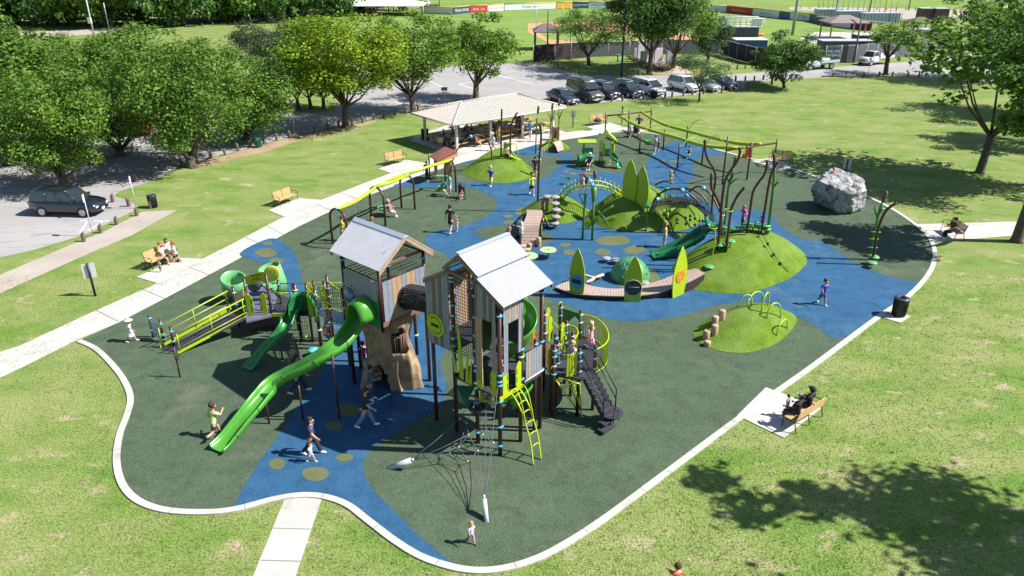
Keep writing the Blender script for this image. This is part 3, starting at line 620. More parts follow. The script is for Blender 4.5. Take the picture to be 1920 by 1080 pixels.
# ---- right tower
for u, v, h, cl in ((0, 0, 5.95, (5.6, 3.35, 3.1, 2.95, 2.3, 1.25, .45)), (1.1, 0, 6.35, (6.0, 5.2, 4.5, 3.9, 3.3, 3.1, 2.6, 2.4, 1.8, .5)), (2.2, 0, 6.5, (6.35, 6.2, 5.3, 4.9, 4.5, 4.0, 3.7, 3.4, 3.1)), (3.3, 0, 3.6, ()),
                    (0, 1.1, 5.95, (3.9, 3.6, 2.7)), (0, 2.2, 5.85, (5.7, 3.75, 2.6)), (2.2, 2.2, 6.4, (5, 4, 3)), (1.1, 2.2, 6.3, (5, 4, 3)), (3.3, 2.2, 6.0, (5, 3.4)), (.1, 3.1, 3.15, (2.95, 2.7, 2.3, 1.95))):
    post(RT(u, v), h, cl)
mb = M(); mb.par(RT(-.05, -.05, 2.38), U*2.3, W*2.3, Z*.09); part(mb, 'deck', deckm)
mb = M(); mb.par(RT(1.25, .9, 3.42), U*2.1, W*1.35, Z*.09); part(mb, 'deck', deckm)
mb = M(); mb.par(RT(2.2, -.02, 3.42), U*1.15, W*.92, Z*.09); part(mb, 'deck', deckm)
mb = M(); mb.par(RT(-.055, -.085, 2.36), W*1.2, -U*.03, Z*.16); part(mb, 'deck_edge', lime)
for i in range(4):                                                  # inner steps
    mb = M(); mb.par(RT(.35+i*.26, .35, 2.47+i*.25), U*.27, W*.9, Z*.05); part(mb, 'step', deckm)
    mb = M(); mb.par(RT(.35+i*.26, .35, 2.47+i*.25-.2), U*.02, W*.9, Z*.19); part(mb, 'step', deckm)
def rl(u):                                                          # underside of the roof over u
    if u < .86: return 6.02+.60*max(0, u+.3)
    if u < 1.7: return 6.70+.70*(u-.86)
    return max(5.95, 7.27-.86*(u-1.7)) if u < 2.45 else 6.58-.62*(u-2.3)
mb = M(); planks(mb, RT(0, -.07), U, .72, 1.02, lambda s: 2.8, lambda s: 5.3, nrm=-W, seed=2, mis=(1, 0)); part(mb, 'wall_panel', [tan, grey])
mb = M(); planks(mb, RT(0, -.07), U, .10, 1.02, lambda s: 5.3, lambda s: rl(s)-.05, nrm=-W, pat=(1, 2, 1, 2, 1, 1, 2)); part(mb, 'wall_panel', [tan, grey, dbrown])
mb = M(); planks(mb, RT(0, -.07), U, .09, .26, lambda s: 3.4, lambda s: 5.3, w=.085, nrm=-W, seed=8, mis=(0, 1)); part(mb, 'wall_panel', [tan, grey])
mb = M(); planks(mb, RT(-.07, 0), W, .10, 1.0, lambda s: 5.22, lambda s: 5.92, nrm=-U, pat=(1, 1, 0, 1, 0, 1, 1)); part(mb, 'wall_panel', [tan, grey])
mb = M(); planks(mb, RT(-.07, 0), W, .12, .34, lambda s: 3.3, lambda s: 5.22, w=.11, nrm=-U, seed=4, mis=(1, 1)); planks(mb, RT(-.07, 0), W, .86, 1.02, lambda s: 3.9, lambda s: 5.22, w=.16, nrm=-U, seed=4, mis=(1, 1)); part(mb, 'wall_panel', [tan, grey])
mb = M(); mb.par(RT(1.32, .1, 3.5), U*.05, W*1.0, Z*2.6); part(mb, 'inner_wall', mat('deep_green', (.03, .05, .012), .6)); mb = M(); mb.par(RT(.1, 1.14, 4.0), U*1.2, W*.04, Z*1.9); part(mb, 'inner_wall', mat('deep_navy', (.02, .025, .04), .6))  # walls coloured dark to paint in the shade inside the tower
mb = M(); planks(mb, RT(-.07, 0), W, 1.27, 2.14, lambda s: 2.62, lambda s: 3.68, w=.145, nrm=-U, pat=(1, 0, 1, 1, 1, 1)); part(mb, 'wall_panel', [tan, grey])
rail([RT(-.08, 1.2, 2.55), RT(-.08, 2.25, 2.58)], .035, steel, 'rail'); rail([RT(-.08, 1.2, 3.72), RT(-.08, 2.25, 3.72)], .02, black, 'rail')
# wing
mb = M(); planks(mb, RT(0, -.07), U, 2.30, 3.44, lambda s: 3.46, lambda s: rl(s)-.06, w=.163, nrm=-W, pat=(1, 1, 2, 1, 2, 1, 1)); wing = part(mb, 'wall_panel', [tan, grey, dbrown])
mb = M(); planks(mb, RT(3.45, -.07), W, 0, 2.3, lambda s: 3.46, lambda s: 5.78, nrm=U, seed=22, mis=(1, 0)); part(mb, 'wall_panel', [tan, grey])
dc = RT(2.97, -.105, 4.28); mb = M()
mb.slab([dc+U*(.44*cos(a))+Z*(.44*sin(a)) for a in [2*pi*i/32 for i in range(32)]], -W*.05); dsk = part(mb, 'round_sign', limed)
mb = M(); mb.slab([dc-W*.051+U*(.33*cos(a))+Z*(.33*sin(a)) for a in [2*pi*i/24 for i in range(3, 20)]]+[dc-W*.051+U*(.30*cos(a))+Z*(.30*sin(a)) for a in [2*pi*i/24 for i in range(19, 2, -1)]], -W*.004)
mb.par(dc-W*.051+U*.20-Z*.06, -U*.40, Z*.12, -W*.005); mb.build('slot', black, dsk, wrld=True)
# net and grass blades between the posts
mb = M(); mesh_net(mb, RT(1.22, -.02, 3.5), U*.88, Z*3.0, 8, 24, .010); part(mb, 'climbing_net', rope)
mb = M(); mesh_net(mb, RT(1.3, 2.15, 3.6), U*.8, Z*2.6, 8, 20, .009); part(mb, 'climbing_net', rope)
def blade(o, d, w, h, lean=0):
    L = []; Rr = []
    for i in range(7):
        t = i/6; ww = w*(1-t)**.8*(1+.6*t); c = V(o)+d*(lean*t*t)+Z*(h*t); L.append(c-d*ww/2); Rr.append(c+d*ww/2)
    return L+Rr[::-1]
for u, h, w, ln, mm, z0 in ((2.05, 1.0, .12, .18, lime, 2.7), (1.72, 2.5, .20, .18, limed, 2.55), (1.45, 1.6, .15, -.12, lime, 2.5), (1.28, 1.0, .12, -.08, limed, 2.5)):
    mb = M(); mb.slab(blade(RT(u, -.11, z0), U, w, h, ln), -W*.025); part(mb, 'grass_blade_panel', mm)
# roofs of the right tower
v0, v1 = -.15, 2.38
def roof(par_pts, nm, n=22):
    (u0, z0), (u1, z1) = par_pts
    mb = M(); cor_roof(mb, RT(u1, v0, z1), W*(v1-v0), RT(u0, v0, z0)-RT(u1, v0, z1), n); return part(mb, nm, roofm)
roof([(-.33, 6.05), (.92, 6.74)], 'roof'); roof([(.80, 6.80), (1.7, 7.36)], 'roof'); roof([(2.50, 6.66), (1.7, 7.36)], 'roof'); roof([(3.52, 5.94), (2.35, 6.62)], 'roof')
mb = M(); mb.par(RT(1.62, v0-.01, 7.36), U*.16, W*(v1-v0+.02), Z*.05); part(mb, 'roof_ridge', roofm)
def barge(u0, z0, u1, z1, v):
    mb = M(); a = RT(u0, v, z0); b = RT(u1, v, z1); mb.slab([a, b, b-Z*.14, a-Z*.14], W*.035); return part(mb, 'barge_board', dbrown)
for v in (v0+.01, v1-.04):
    for a in ((-.33, 6.02, .88, 6.69), (.83, 6.76, 1.7, 7.32), (1.7, 7.32, 2.5, 6.62), (2.38, 6.56, 3.52, 5.90)): barge(*a, v)
mb = M(); mb.slab([RT(.86, -.08, 6.5), RT(2.4, -.08, 6.5), RT(1.7, -.08, 7.2)], -W*.01)
mb = M(); mesh_net(mb, RT(1.0, -.08, 6.55), U*1.35, Z*.15, 12, 2, .008); mesh_net(mb, RT(1.3, -.08, 6.7), U*.8, Z*.35, 8, 4, .008); part(mb, 'gable_net', rope)
mb = M(); mb.par(RT(.9, -.1, 6.5), U*1.5, W*.05, Z*.1); mb.par(RT(-.1, 2.2, 5.9), U*2.4, W*.05, Z*.1); mb.par(RT(-.1, 0, 5.85), W*2.3, U*.05, Z*.08); mb.par(RT(2.2, 0, 6.3), W*2.3, U*.05, Z*.08); part(mb, 'roof_beam', dbrown)
# lime entrance panels
def gate(o, d, nrm, w=.3, h=1.05, m=lime):
    pts = [V(o), V(o)+d*w*.75, V(o)+d*w+Z*.18, V(o)+d*w+Z*(h*.78), V(o)+d*w*.7+Z*(h*.95), V(o)+d*w*.3+Z*h, V(o)+Z*(h*.93)]
    mb = M(); mb.slab(pts, nrm*.03); p = part(mb, 'entrance_panel', m)
    mb = M()
    for zz in (.22, .55): mb.slab([V(o)+d*w*.78+Z*(zz*h)+nrm*.031, V(o)+d*w*.9+Z*(zz*h)+nrm*.031, V(o)+d*w*.9+Z*((zz+.22)*h)+nrm*.031, V(o)+d*w*.78+Z*((zz+.22)*h)+nrm*.031], nrm*.003)
    mb.build('handhold', black, p); return p
gate(RT(1.02, -.06, 2.5), -U, -W); gate(RT(.08, -.06, 2.45), U, -W, .28); gate(RT(-.06, .07, 2.45), W, -U, .28); gate(RT(-.06, 1.02, 2.48), -W, -U, .28)
# curved lime ladder
lp = [(950, 735, 2.4), (962, 742, 2.25), (975, 765, 1.95), (986, 797, 1.35), (995, 832, .70), (1000, 872, .03)]
lp = [G(*q) for q in lp]; off = G(1017, 860, .03)-G(1000, 872, .03)
lc = cr(lp, 5, False); off = W*.42
mb = M(); mb.tube(lc, .03); mb.tube([p+off for p in lc], .03); lad = part(mb, 'ladder', lime)
tot = len(lc)
for i in range(3, tot-2, 3):
    a = lc[i]; b = a+off; mm = (a+b)/2+Z*.05; mb = M(); mb.tube([a, a.lerp(mm, .7)+Z*.015, mm, b.lerp(mm, .7)+Z*.015, b], .022, 6); mb.build('rung', lime, lad)
for o2 in (V((0, 0, 0)), off):
    mb = M(); mb.tube([p+o2 for p in cr([lc[1], lc[6]+Z*.28+W*.05, lc[10]+Z*.42, lc[13]+Z*.22, lc[15]], 5, False)], .022, 6); mb.build('handrail', lime, lad)
mb = M(); q0 = G(938, 757, 1.75); q1 = G(980, 731, 2.2); mb.tube([q0, q1], .045); mb.tube([q0, RT(1.0, -.1, 2.0)], .045); mb.tube([q0+Z*.0, RT(1.15, -.12, 2.0)], .03); part(mb, 'brace', lime)
# rope web with anchor posts
web = thing('anchored_rope_web', 'black rope web stretched from the right tower down to two grey anchor posts', 'climbing net', (0, 21, 0))
a1 = G(908, 935, .55); a2 = G(770, 863, .45)
def anchor(b, t):
    mb = M(); b, t = V(b), V(t); d = (t-b).normalized(); mb.tube([b-d*.15, t], .10, 4); mb.tube([t, t+d*.12], .04, 6); return mb.build('anchor_post', steel, web)
anchor(G(912, 973, .06), a1); anchor(G(735, 876, .06), a2)
tp = RT(0, -.1, 2.9); tq = RT(1.1, -.1, 2.2); tr_ = RT(2.2, -.1, 1.0)
nodes = {'A': tp, 'B': tq, 'C': tr_, 'D': G(888, 763, 1.9), 'E': G(878, 815, 1.1), 'F': G(860, 838, .8), 'G': G(844, 850, .5), 'H': G(877, 865, .5), 'I': G(900, 782, 1.6), 'J': G(918, 800, 1.2), 'K': G(862, 785, 1.2), 'L': G(896, 845, .7), 'N': G(925, 830, .9), 'X': a1, 'Y': a2, 'O': G(912, 745, 2.2), 'P': G(875, 793, 1.2), 'Q': G(905, 815, 1.1)}
edges_ = 'AX OX LX HX AO OD DI IJ JN NL LF FG GY FY EY KY CK KP PE EF EL LH HF DP PQ QJ QL IQ BD BK BI CP EG NX GH KC PF QN AI BJ'.split()
mb = M()
for e in edges_:
    a, b = nodes[e[0]], nodes[e[1]]; L = (b-a).length; mb.tube([a, (a+b)/2-Z*L*.03, b], .011, 5)
mb.build('rope', mat('grey_rope', (.10, .10, .13), .8, .2, 20), web)
for k in 'DEFGHIJKLNPQ': mb = M(); mb.sph(nodes[k], .035, 5); mb.build('rope_joint', steel, web)
mb = M(); c = G(893, 767, 1.5); mb.lathe(c, [(0, 0), (.28, .02), (.33, .12), (.30, .13), (.1, .06), (0, .05)], 14); mb.build('rope_seat', black, web)
mb = M(); mb.slab([G(838, 738, 1.2), G(855, 722, 1.6), G(890, 727, 1.5), G(872, 762, 1.0)], (0, 0, .02)); mb.build('web_panel', dslide, web)
# ---- stair, curved bridge, side decks on the right
B1 = 1.85
def gpost(px, py, ztop, cols=(), r=.068): p = G(px, py, ztop); return post((p.x, p.y, 0), ztop, cols, r)
for px, py, zt in ((1052, 571, 3.1), (1089, 584, 3.1), (1062, 603, 2.9), (1074, 624, 2.9), (1036, 648, 2.95), (1042, 628, 2.9), (1087, 655, 2.95), (1117, 650, 2.85), (1004, 638, 3.9), (1022, 584, 3.6), (1046, 640, 2.9)):
    gpost(px, py, zt, (zt-.15, zt-.5, zt-.95))
dk = [G(1030, 700, B1), G(1090, 712, B1), G(1120, 690, B1), G(1092, 640, B1), G(1065, 622, B1), G(1045, 650, B1)]
mb = M(); mb.slab([p-Z*.08 for p in dk], Z*.08); part(mb, 'deck', deckm)
outr = cr([G(1093, 590, 2.85), G(1112, 594, 2.85), G(1128, 604, 2.85), G(1138, 618, 2.85), G(1141, 632, 2.85), G(1135, 645, 2.85), G(1119, 655, 2.85)], 5, False)
innr = cr([G(1066, 610, 2.8), G(1078, 613, 2.8), G(1084, 622, 2.8), G(1081, 630, 2.8), G(1077, 636, 2.8)], 4, False)
def barrier(pts, zb, sp=2, m=lime, r=.02):
    mb = M(); mb.tube(pts, .026, 6); mb.tube([V((p.x, p.y, zb)) for p in pts], .022, 6); b = part(mb, 'railing', m)
    mb = M()
    acc = []
    tot = 0; last = pts[0]
    for i in range(len(pts)-1):
        n = max(1, int((pts[i+1]-pts[i]).length/.10))
        for j in range(n): acc.append(pts[i].lerp(pts[i+1], j/n))
    for p in acc: mb.tube([p, V((p.x, p.y, zb))], .023, 4, sm=False)
    mb.build('baluster', m, b); b.children and None; return b
barrier(outr, B1); barrier(innr, B1)
bd = [V((p.x, p.y, B1)) for p in outr]; bi = [V((p.x, p.y, B1)) for p in innr]
mb = M(); mb.slab([p-Z*.07 for p in bd+[G(1090, 700, B1)]+bi[::-1]+[G(1060, 632, B1)]], Z*.065); part(mb, 'bridge_deck', deckm)
# green arch panel
a = G(1056, 577, 3.05); b = G(1089, 588, 3.05); d = (b-a); L = d.length; d.normalize(); nn = d.cross(Z)
pts = [a-Z*1.1, a, b, b-Z*.35, b-d*.25-Z*.18, a+d*.55-Z*.25, a+d*.25-Z*.6, a+d*.12-Z*1.1]
mb = M(); mb.slab(pts, nn*.04); part(mb, 'arch_panel', dslide)
for (px, py, z), h in (((1023, 626, B1+.2), 1.2), ((1046, 610, B1+.3), 1.1), ((1050, 655, B1), 1.2), ((1027, 640, B1+.4), 1.1)):
    o = G(px, py, z); gate(o, W, -U, .26, h, limed)
for (px, py, z), h, mm in (((1026, 700, 2.0), 1.15, mat('orange_panel', (.42, .16, .01), .4)), ((997, 652, 2.9), .8, MATS['orange_panel'] if 'orange_panel' in MATS else None)):
    o = G(px, py, z); gate(o, W, -U, .2, h, mm)
rail(cr([G(1033, 625, 2.2), G(1033, 608, 2.7), G(1038, 605, 2.8), G(1060, 630, 2.6), G(1059, 640, 2.5), G(1058, 670, 1.95)], 4, False), .024, lime, 'handrail')
rail(cr([G(1046, 645, 2.85), G(1049, 646, 2.9), G(1048, 680, 2.1)], 4, False), .02, lime, 'handrail')
# slatted lime panel
o = G(1061, 706, B1); e = G(1085, 702, B1); d = (e-o); mb = M()
for i in range(5): mb.slab([o+d*(i/5+.02), o+d*(i/5+.14), o+d*(i/5+.14)+Z*.95, o+d*(i/5+.02)+Z*.95], -U*.03)
mb.slab([o, o+d, o+d+Z*.1, o+Z*.1], -U*.035); mb.slab([o+Z*.85, o+d+Z*.85, o+d+Z*.95, o+Z*.95], -U*.035); part(mb, 'slat_panel', lime)
# lime fan climber
o = G(1042, 712, B1-.1); t = G(1090, 775, 0.02)
mb = M(); q = [G(1042, 712, B1-.1), G(1063, 710, B1-.1), G(1075, 718, B1-.1), G(1087, 719, B1-.1)]
mb.tube(q, .028); mb.tube([q[0], t+V((-.1, 0, .05))], .032)
for p in q[1:]: mb.tube([p, t+V((0, 0, .03))], .024)
mb.tube([q[0].lerp(t, .25), q[2]], .02); mb.tube([q[0].lerp(t, .55), q[2].lerp(t, .1)], .02); part(mb, 'fan_climber', lime)
# black stair with round landing
s0 = G(1104, 700, B1-.05); s1 = G(1142, 775, .52); d = V((s1.x-s0.x, s1.y-s0.y, 0)); n_ = V((-d.y, d.x, 0)).normalized()
st = M()
for i in range(7):
    a = s0.lerp(s1, i/7); b2 = s0.lerp(s1, (i+1)/7); st.slab([V((a.x, a.y, a.z))-n_*.32, V((a.x, a.y, a.z))+n_*.32, V((b2.x, b2.y, a.z))+n_*.32, V((b2.x, b2.y, a.z))-n_*.32], -Z*.04)
    st.slab([V((b2.x, b2.y, a.z))-n_*.32, V((b2.x, b2.y, a.z))+n_*.32, b2+n_*.32, b2-n_*.32], d.normalized()*.02)
for sg in (-.33, .33): st.slab([s0+n_*sg+Z*.05, s1+n_*sg+Z*.05, s1+n_*sg-Z*.22, s0+n_*sg-Z*.22], n_*.02)
part(st, 'stair', deckm)
lc_ = G(1146, 772, .50); mb = M(); mb.cyl(lc_-Z*.06, .06, .45, n=20); mb.cyl((lc_.x, lc_.y, 0), .45, .05); part(mb, 'landing', deckm)
for k, (px, py, z) in enumerate(((1138, 788, .34), (1136, 802, .17))):
    q = G(px, py, z); mb = M(); mb.box(q-Z*.02, (.62, .32, .05), rz=math.atan2(n_.y, n_.x)); mb.box(q-Z*.09, (.60, .03, .14), rz=math.atan2(n_.y, n_.x)); part(mb, 'step', deckm)
for sg in (-.36, .36):
    for hh in (.9, .5):
        a = s0+n_*sg+Z*hh; b2 = s1+n_*sg+Z*hh; rail([s0+n_*sg+Z*hh*.95, a, b2, b2-Z*hh], .025, black, 'handrail', n=6)
rail(cr([G(1150, 800, .05), G(1151, 775, .75), G(1157, 768, .85), G(1160, 790, .2)], 4, False), .016, black, 'handrail', n=6)
# spiral slide behind the right tower
mb = M(); c = V((.22, 24.6, 0)); prof = []
vs = []; k = 10; n2 = 60
for i in range(n2+1):
    a = 2.2-i*10.5/n2; zc = 4.75-i*4.0/n2; cc = V((c.x+.38*cos(a), c.y+.38*sin(a), zc)); rad = V((cos(a), sin(a), 0))
    for j in range(k+1):
        b = pi+(pi*1.0)*j/k; vs.append(cc+rad*(.34*cos(b))*-1+Z*(.42*sin(b)+(.25 if cos(b) < -.5 else 0)))
fs = []
for i in range(n2):
    for j in range(k): fs.append((i*(k+1)+j, (i+1)*(k+1)+j, (i+1)*(k+1)+j+1, i*(k+1)+j+1))
mb.add(vs, fs, 0, True); o_ = part(mb, 'spiral_slide', gslide); sd = o_.modifiers.new('th', 'SOLIDIFY'); sd.thickness = .035
LASTR = []
def sweep_slide(pts, w, hw, m, name, th=.035, side=None, tilt=None, hood=False):
    pts = cr([G(*p) if len(p) == 3 else V(p) for p in pts], 6, False) if not isinstance(pts[0], V) else cr(pts, 6, False)
    prof = [(-w, hw), (-w*.97, hw*.45), (-w*.8, .06), (-w*.4, 0), (w*.4, 0), (w*.8, .06), (w*.97, hw*.45), (w, hw)]
    inner = []; outer = []
    for i, p in enumerate(pts):
        a = pts[max(0, i-1)]; b = pts[min(len(pts)-1, i+1)]; d = (b-a); s_ = V((-d.y, d.x, 0)).normalized(); up = d.normalized().cross(s_)*-1
        up = s_.cross(d.normalized()); up = up if up.z > 0 else -up; f = 1 if not hood else 1
        tt = i/(len(pts)-1); g = 1-.55*max(0, (tt-.55)/.45)**1.3; inner.append([p+s_*x+up*y*g for x, y in prof]); outer.append([p+s_*(x*1.0+(th if x > 0 else -th))+up*(y*g-(th if abs(x) < w*.9 else 0)) for x, y in prof])
    mb = M(); k = len(prof); n = len(pts); vs = [q for r_ in inner for q in r_]+[q for r_ in outer for q in r_]; o = n*k; fs = []
    for i in range(n-1):
        for j in range(k-1):
            fs.append((i*k+j, (i+1)*k+j, (i+1)*k+j+1, i*k+j+1)); fs.append((o+i*k+j, o+i*k+j+1, o+(i+1)*k+j+1, o+(i+1)*k+j))
        for j in (0, k-1): fs.append((i*k+j, (i+1)*k+j, o+(i+1)*k+j, o+i*k+j))
    for i in (0, n-1):
        for j in range(k-1): fs.append((i*k+j, i*k+j+1, o+i*k+j+1, o+i*k+j))
    mb.add(vs, fs, 0, True); LASTR[:] = outer; return mb, pts
mb, cpt = sweep_slide([(690, 583, 3.55), (676, 600, 3.35), (660, 628, 3.0), (640, 652, 2.75), (612, 672, 2.5), (575, 694, 2.05), (540, 711, 1.62), (516, 726, 1.30), (496, 747, 1.08), (472, 775, .82), (446, 806, .45), (425, 829, .2), (407, 845, .12)], .33, .36, gslide, 'slide')
sl = part(mb, 'slide', gslide)
for i in range(8, len(LASTR)-4, 9): m2 = M(); m2.tube([q+V((0, 0, .004)) for q in LASTR[i]], .022, 5); m2.build('joint_flange', mat('flange_green', (.03, .15, .02), .45), sl)
for px, py, t in ((636.7, 786.7, 669), (569, 789, 727), (505, 795, 752)):
    b = G(px, py); h = HT(b, t)+.1; mb = M(); mb.cyl(b, h, .04, n=8); mb.build('slide_leg', brown, sl)
mb, _ = sweep_slide([(562, 566, 1.95), (556, 580, 1.85), (545, 600, 1.55), (533, 622, 1.25), (512, 645, .80), (492, 665, .42), (476, 682, .16), (465, 692, .10)], .24, .26, dslide, 'slide')
sl2 = part(mb, 'slide', mat('mid_green_plastic', (.03, .22, .05), .3, .08, 2))
b = G(529.5, 674); mb = M(); mb.cyl(b, .85, .035, n=8); mb.build('slide_leg', brown, sl2)
mb = M(); c = G(566, 575, 2.2); mb.lathe(c-Z*.6, [(.62, -.1), (.66, .4), (.6, .8), (.42, 1.15), (.38, 1.15), (.55, .8), (.6, .4), (.58, -.1)], 16, a0=R(-20), a1=R(200)); part(mb, 'slide_hood', dslide)
# hood of the long slide
mb = M(); c = LT(.75, -.06, 3.72)
for i in range(1): pass
ring = [(cos(a), sin(a)) for a in [pi*i/12 for i in range(13)]]
vs = []
for t, r_, s_ in ((0, .55, 0), (.25, .56, .02), (.5, .54, .0), (.72, .46, -.05)):
    for x, y in ring: vs.append(c-W*t+U*(x*r_)+Z*(y*(r_+.35)*.9+s_))
k = 13; fs = [(i*k+j, i*k+j+1, (i+1)*k+j+1, (i+1)*k+j) for i in range(3) for j in range(k-1)]
mb.add(vs, fs, 0, True); hd_ = part(mb, 'slide_hood', gslide); sd = hd_.modifiers.new('th', 'SOLIDIFY'); sd.thickness = .04
mb = M(); mb.slab([LT(.05, -.05, 3.35), LT(1.35, -.05, 3.35), LT(1.35, -.05, 4.35), LT(1.15, -.05, 4.5), LT(.05, -.05, 4.45)], -W*.02); part(mb, 'slide_panel', dslide)
# ---- left tower
for u, v in ((0, 0), (2.2, 0), (0, 2.2), (2.2, 2.2)): post(LT(u, v, 3.2 if (u, v) == (0, 0) else 0), 5.95, (5.6, 4.6) if u or v else ())
for p, t in (((697, 730), 3.0), ((677, 690), 3.1), ((782, 665), 3.6), ((620, 640), 3.0), ((566, 640), 2.9), ((603, 655), 3.0)): q = G(*p); post((q.x, q.y, 0), t, (1.0, t-.3))
mb = M(); mb.par(LT(-.05, -.05, 3.55), U*2.3, W*2.3, Z*.1); part(mb, 'deck', deckm)
mb = M(); mb.par(LT(-.02, -.02, 3.42), W*2.25, -U*.06, Z*.2); part(mb, 'deck_edge', dbrown)
mb = M(); planks(mb, LT(-.05, 0), W, .08, 2.16, lambda s: 3.62, lambda s: 5.25, w=.231, nrm=-U, pat=(1, 1, 0, 0, 1, 0, 0, 1, 1)); part(mb, 'wall_panel', [tan, grey])
mb = M(); planks(mb, LT(0, -.05), U, .1, 2.1, lambda s: 4.45 if s < 1.3 else 3.55, lambda s: 5.25, w=.222, nrm=-W, pat=(1, 2, 1, 1, 2, 2, 1, 1, 2)); part(mb, 'wall_panel', [tan, grey])
mb = M(); mesh_net(mb, LT(.1, 2.2, 3.7), U*2.0, Z*2.0, 20, 20, .009); part(mb, 'climbing_net', rope)
mb = M(); mesh_net(mb, LT(2.2, .1, 3.7), W*2.0, Z*2.0, 20, 20, .009); part(mb, 'climbing_net', rope)
mb = M()
for i in range(9): mb.tube([LT(.1+i*.25, .05, 5.27), LT(.1+i*.25, 2.15, 5.27)], .014, 4)
mb.tube([LT(0, 0, 5.3), LT(0, 2.2, 5.3)], .03); mb.tube([LT(0, 0, 5.3), LT(2.2, 0, 5.3)], .03); part(mb, 'window_bars', black)
mb = M(); bc = LT(1.72, -.09, 4.25); mb.lathe((0, 0, 0), [(.42, 0), (.42, .03), (.34, .03), (.34, 0)], 24); q = Matrix((U, Z, -W)).transposed(); mb.v = [bc+q@p for p in mb.v]; wn = part(mb, 'porthole', tan)
mb = M(); mb.sph((0, 0, 0), .33, 10, sc=(1, 1, .6)); mb.v = [bc+q@p for p in mb.v]; mb.build('bubble_window', mat('blue_bubble', (.03, .09, .22), .08, spec=.9), wn)
eu0, eu1, ev0, ev1, ez, rz_ = -.35, 2.62, -.22, 2.42, 5.88, 6.9
vm = 1.1
mb = M(); cor_roof(mb, LT(eu0, vm, rz_), U*(eu1-eu0), LT(eu0, ev0, ez)-LT(eu0, vm, rz_), 34); part(mb, 'roof', roofm)
mb = M(); cor_roof(mb, LT(eu0, vm, rz_), U*(eu1-eu0), LT(eu0, ev1, ez)-LT(eu0, vm, rz_), 34); part(mb, 'roof', roofm)
mb = M(); mb.slab([LT(eu0-.01, vm-.16, rz_-.075), LT(eu0-.01, vm, rz_+.04), LT(eu0-.01, vm+.16, rz_-.075)], U*(eu1-eu0+.02)); part(mb, 'roof_ridge', mat('ridge_metal', (.42, .48, .58), .35, metal=.2))
for u in (eu0+.01, eu1-.05):
    for v_ in (ev0, ev1):
        mb = M(); a = LT(u, v_, ez-.03); b = LT(u, vm, rz_-.03); mb.slab([a, b, b-Z*.17, a-Z*.17], U*.04); part(mb, 'barge_board', tan)
mb = M(); mesh_net(mb, LT(0, .35, 6.0), W*1.5, Z*.4, 10, 4, .008); mesh_net(mb, LT(0, .8, 6.4), W*.6, Z*.3, 5, 3, .008); part(mb, 'gable_net', rope)
mb = M(); mb.par(LT(0, 0, 5.83), W*2.2, U*.06, Z*.1); mb.par(LT(2.15, 0, 5.83), W*2.2, U*.06, Z*.1); mb.par(LT(0, -.03, 5.8), U*2.2, W*.05, Z*.08); mb.par(LT(0, 2.18, 5.8), U*2.2, W*.05, Z*.08); part(mb, 'roof_beam', dbrown)
# net tunnel
ta = LT(-.05, 1.25, 4.30); tb = RT(3.5, 1.0, 4.55); ax = (tb-ta); L = ax.length; ax.normalize(); s_ = ax.cross(Z).normalized(); up = s_.cross(ax)
mb = M()
for i in range(19):
    c = ta+ax*(L*i/18); mb.tube([c+s_*(.46*cos(a))+up*(.46*sin(a)) for a in [2*pi*j/16 for j in range(16)]], .031, 5, closed=True)
for j in range(28):
    a = 2*pi*j/28; mb.tube([ta+s_*(.46*cos(a))+up*(.46*sin(a)), tb+s_*(.46*cos(a))+up*(.46*sin(a))], .027, 5)
part(mb, 'tunnel', black)
mb = M(); mb.tube([ta+ax*.02+s_*(.5*cos(a))+up*(.5*sin(a)) for a in [2*pi*j/16 for j in range(16)]], .05, 6, closed=True); part(mb, 'tunnel_ring', black)
mb = M(); mb.par(ta-s_*.3-up*.40, ax*L, s_*.6, up*.03); part(mb, 'tunnel_floor', black)
# hollow concrete tree
tc = V((-5.0, 26.75, 0)); ht = 3.5; n1, n2 = 96, 40; vs = []
def trr(a, z):
    t = z/ht; r = 1.06-.24*math.sin(min(1, t*1.25)*pi*.5)+.30*max(0, t-.62)
    r += (.26*(1-t)**2+.07)*cos(3*a+1.0)+.09*cos(7*a+2+z*1.4)*(.4+abs(t-.5))+.05*sin(11*a+z*2.2)+.10*sin(2.1*z+a*2)+.045*sin(17*a+1.6*sin(z*2.1))+.03*sin(29*a+z)
    return r
fa = math.atan2(-tc.y, -tc.x)                                          # towards the viewer
for j in range(n2+1):
    z = ht*j/n2
    for i in range(n1): a = 2*pi*i/n1; r = trr(a, z); vs.append(V((tc.x+r*cos(a), tc.y+r*sin(a), z)))
fs = []
def dang(a, b): return (a-b+pi) % (2*pi)-pi
for j in range(n2):
    for i in range(n1):
        a = 2*pi*(i+.5)/n1; z = ht*(j+.5)/n2
        e = dang(a, fa-.62)
        if (e/.42)**2+(z/1.25)**2 < 1: continue
        e = dang(a, fa+.55)
        if abs(e) < .42 and 1.75 < z < 2.85-.6*abs(e-.1): continue
        fs.append((j*n1+i, j*n1+(i+1) % n1, (j+1)*n1+(i+1) % n1, (j+1)*n1+i))
mb = M(); mb.add(vs, fs, 0, True); tk = part(mb, 'hollow_tree', trunkm, fix=False); sd = tk.modifiers.new('th', 'SOLIDIFY'); sd.thickness = .13; sd.offset = -1
ss = tk.modifiers.new('ss', 'SUBSURF'); ss.levels = 1; ss.render_levels = 1
mb = M()
for i in range(11):
    a = fa+.55-.38+.076*i; r = trr(a, 2.2)-.03; p = V((tc.x+r*cos(a), tc.y+r*sin(a), 1.72)); mb.tube([p, p+Z*.78], .018, 6)
mb.tube([V((tc.x+(trr(a, 2.5)-.03)*cos(a), tc.y+(trr(a, 2.5)-.03)*sin(a), 2.5)) for a in [fa+.17+.076*i for i in range(11)]], .025, 6)
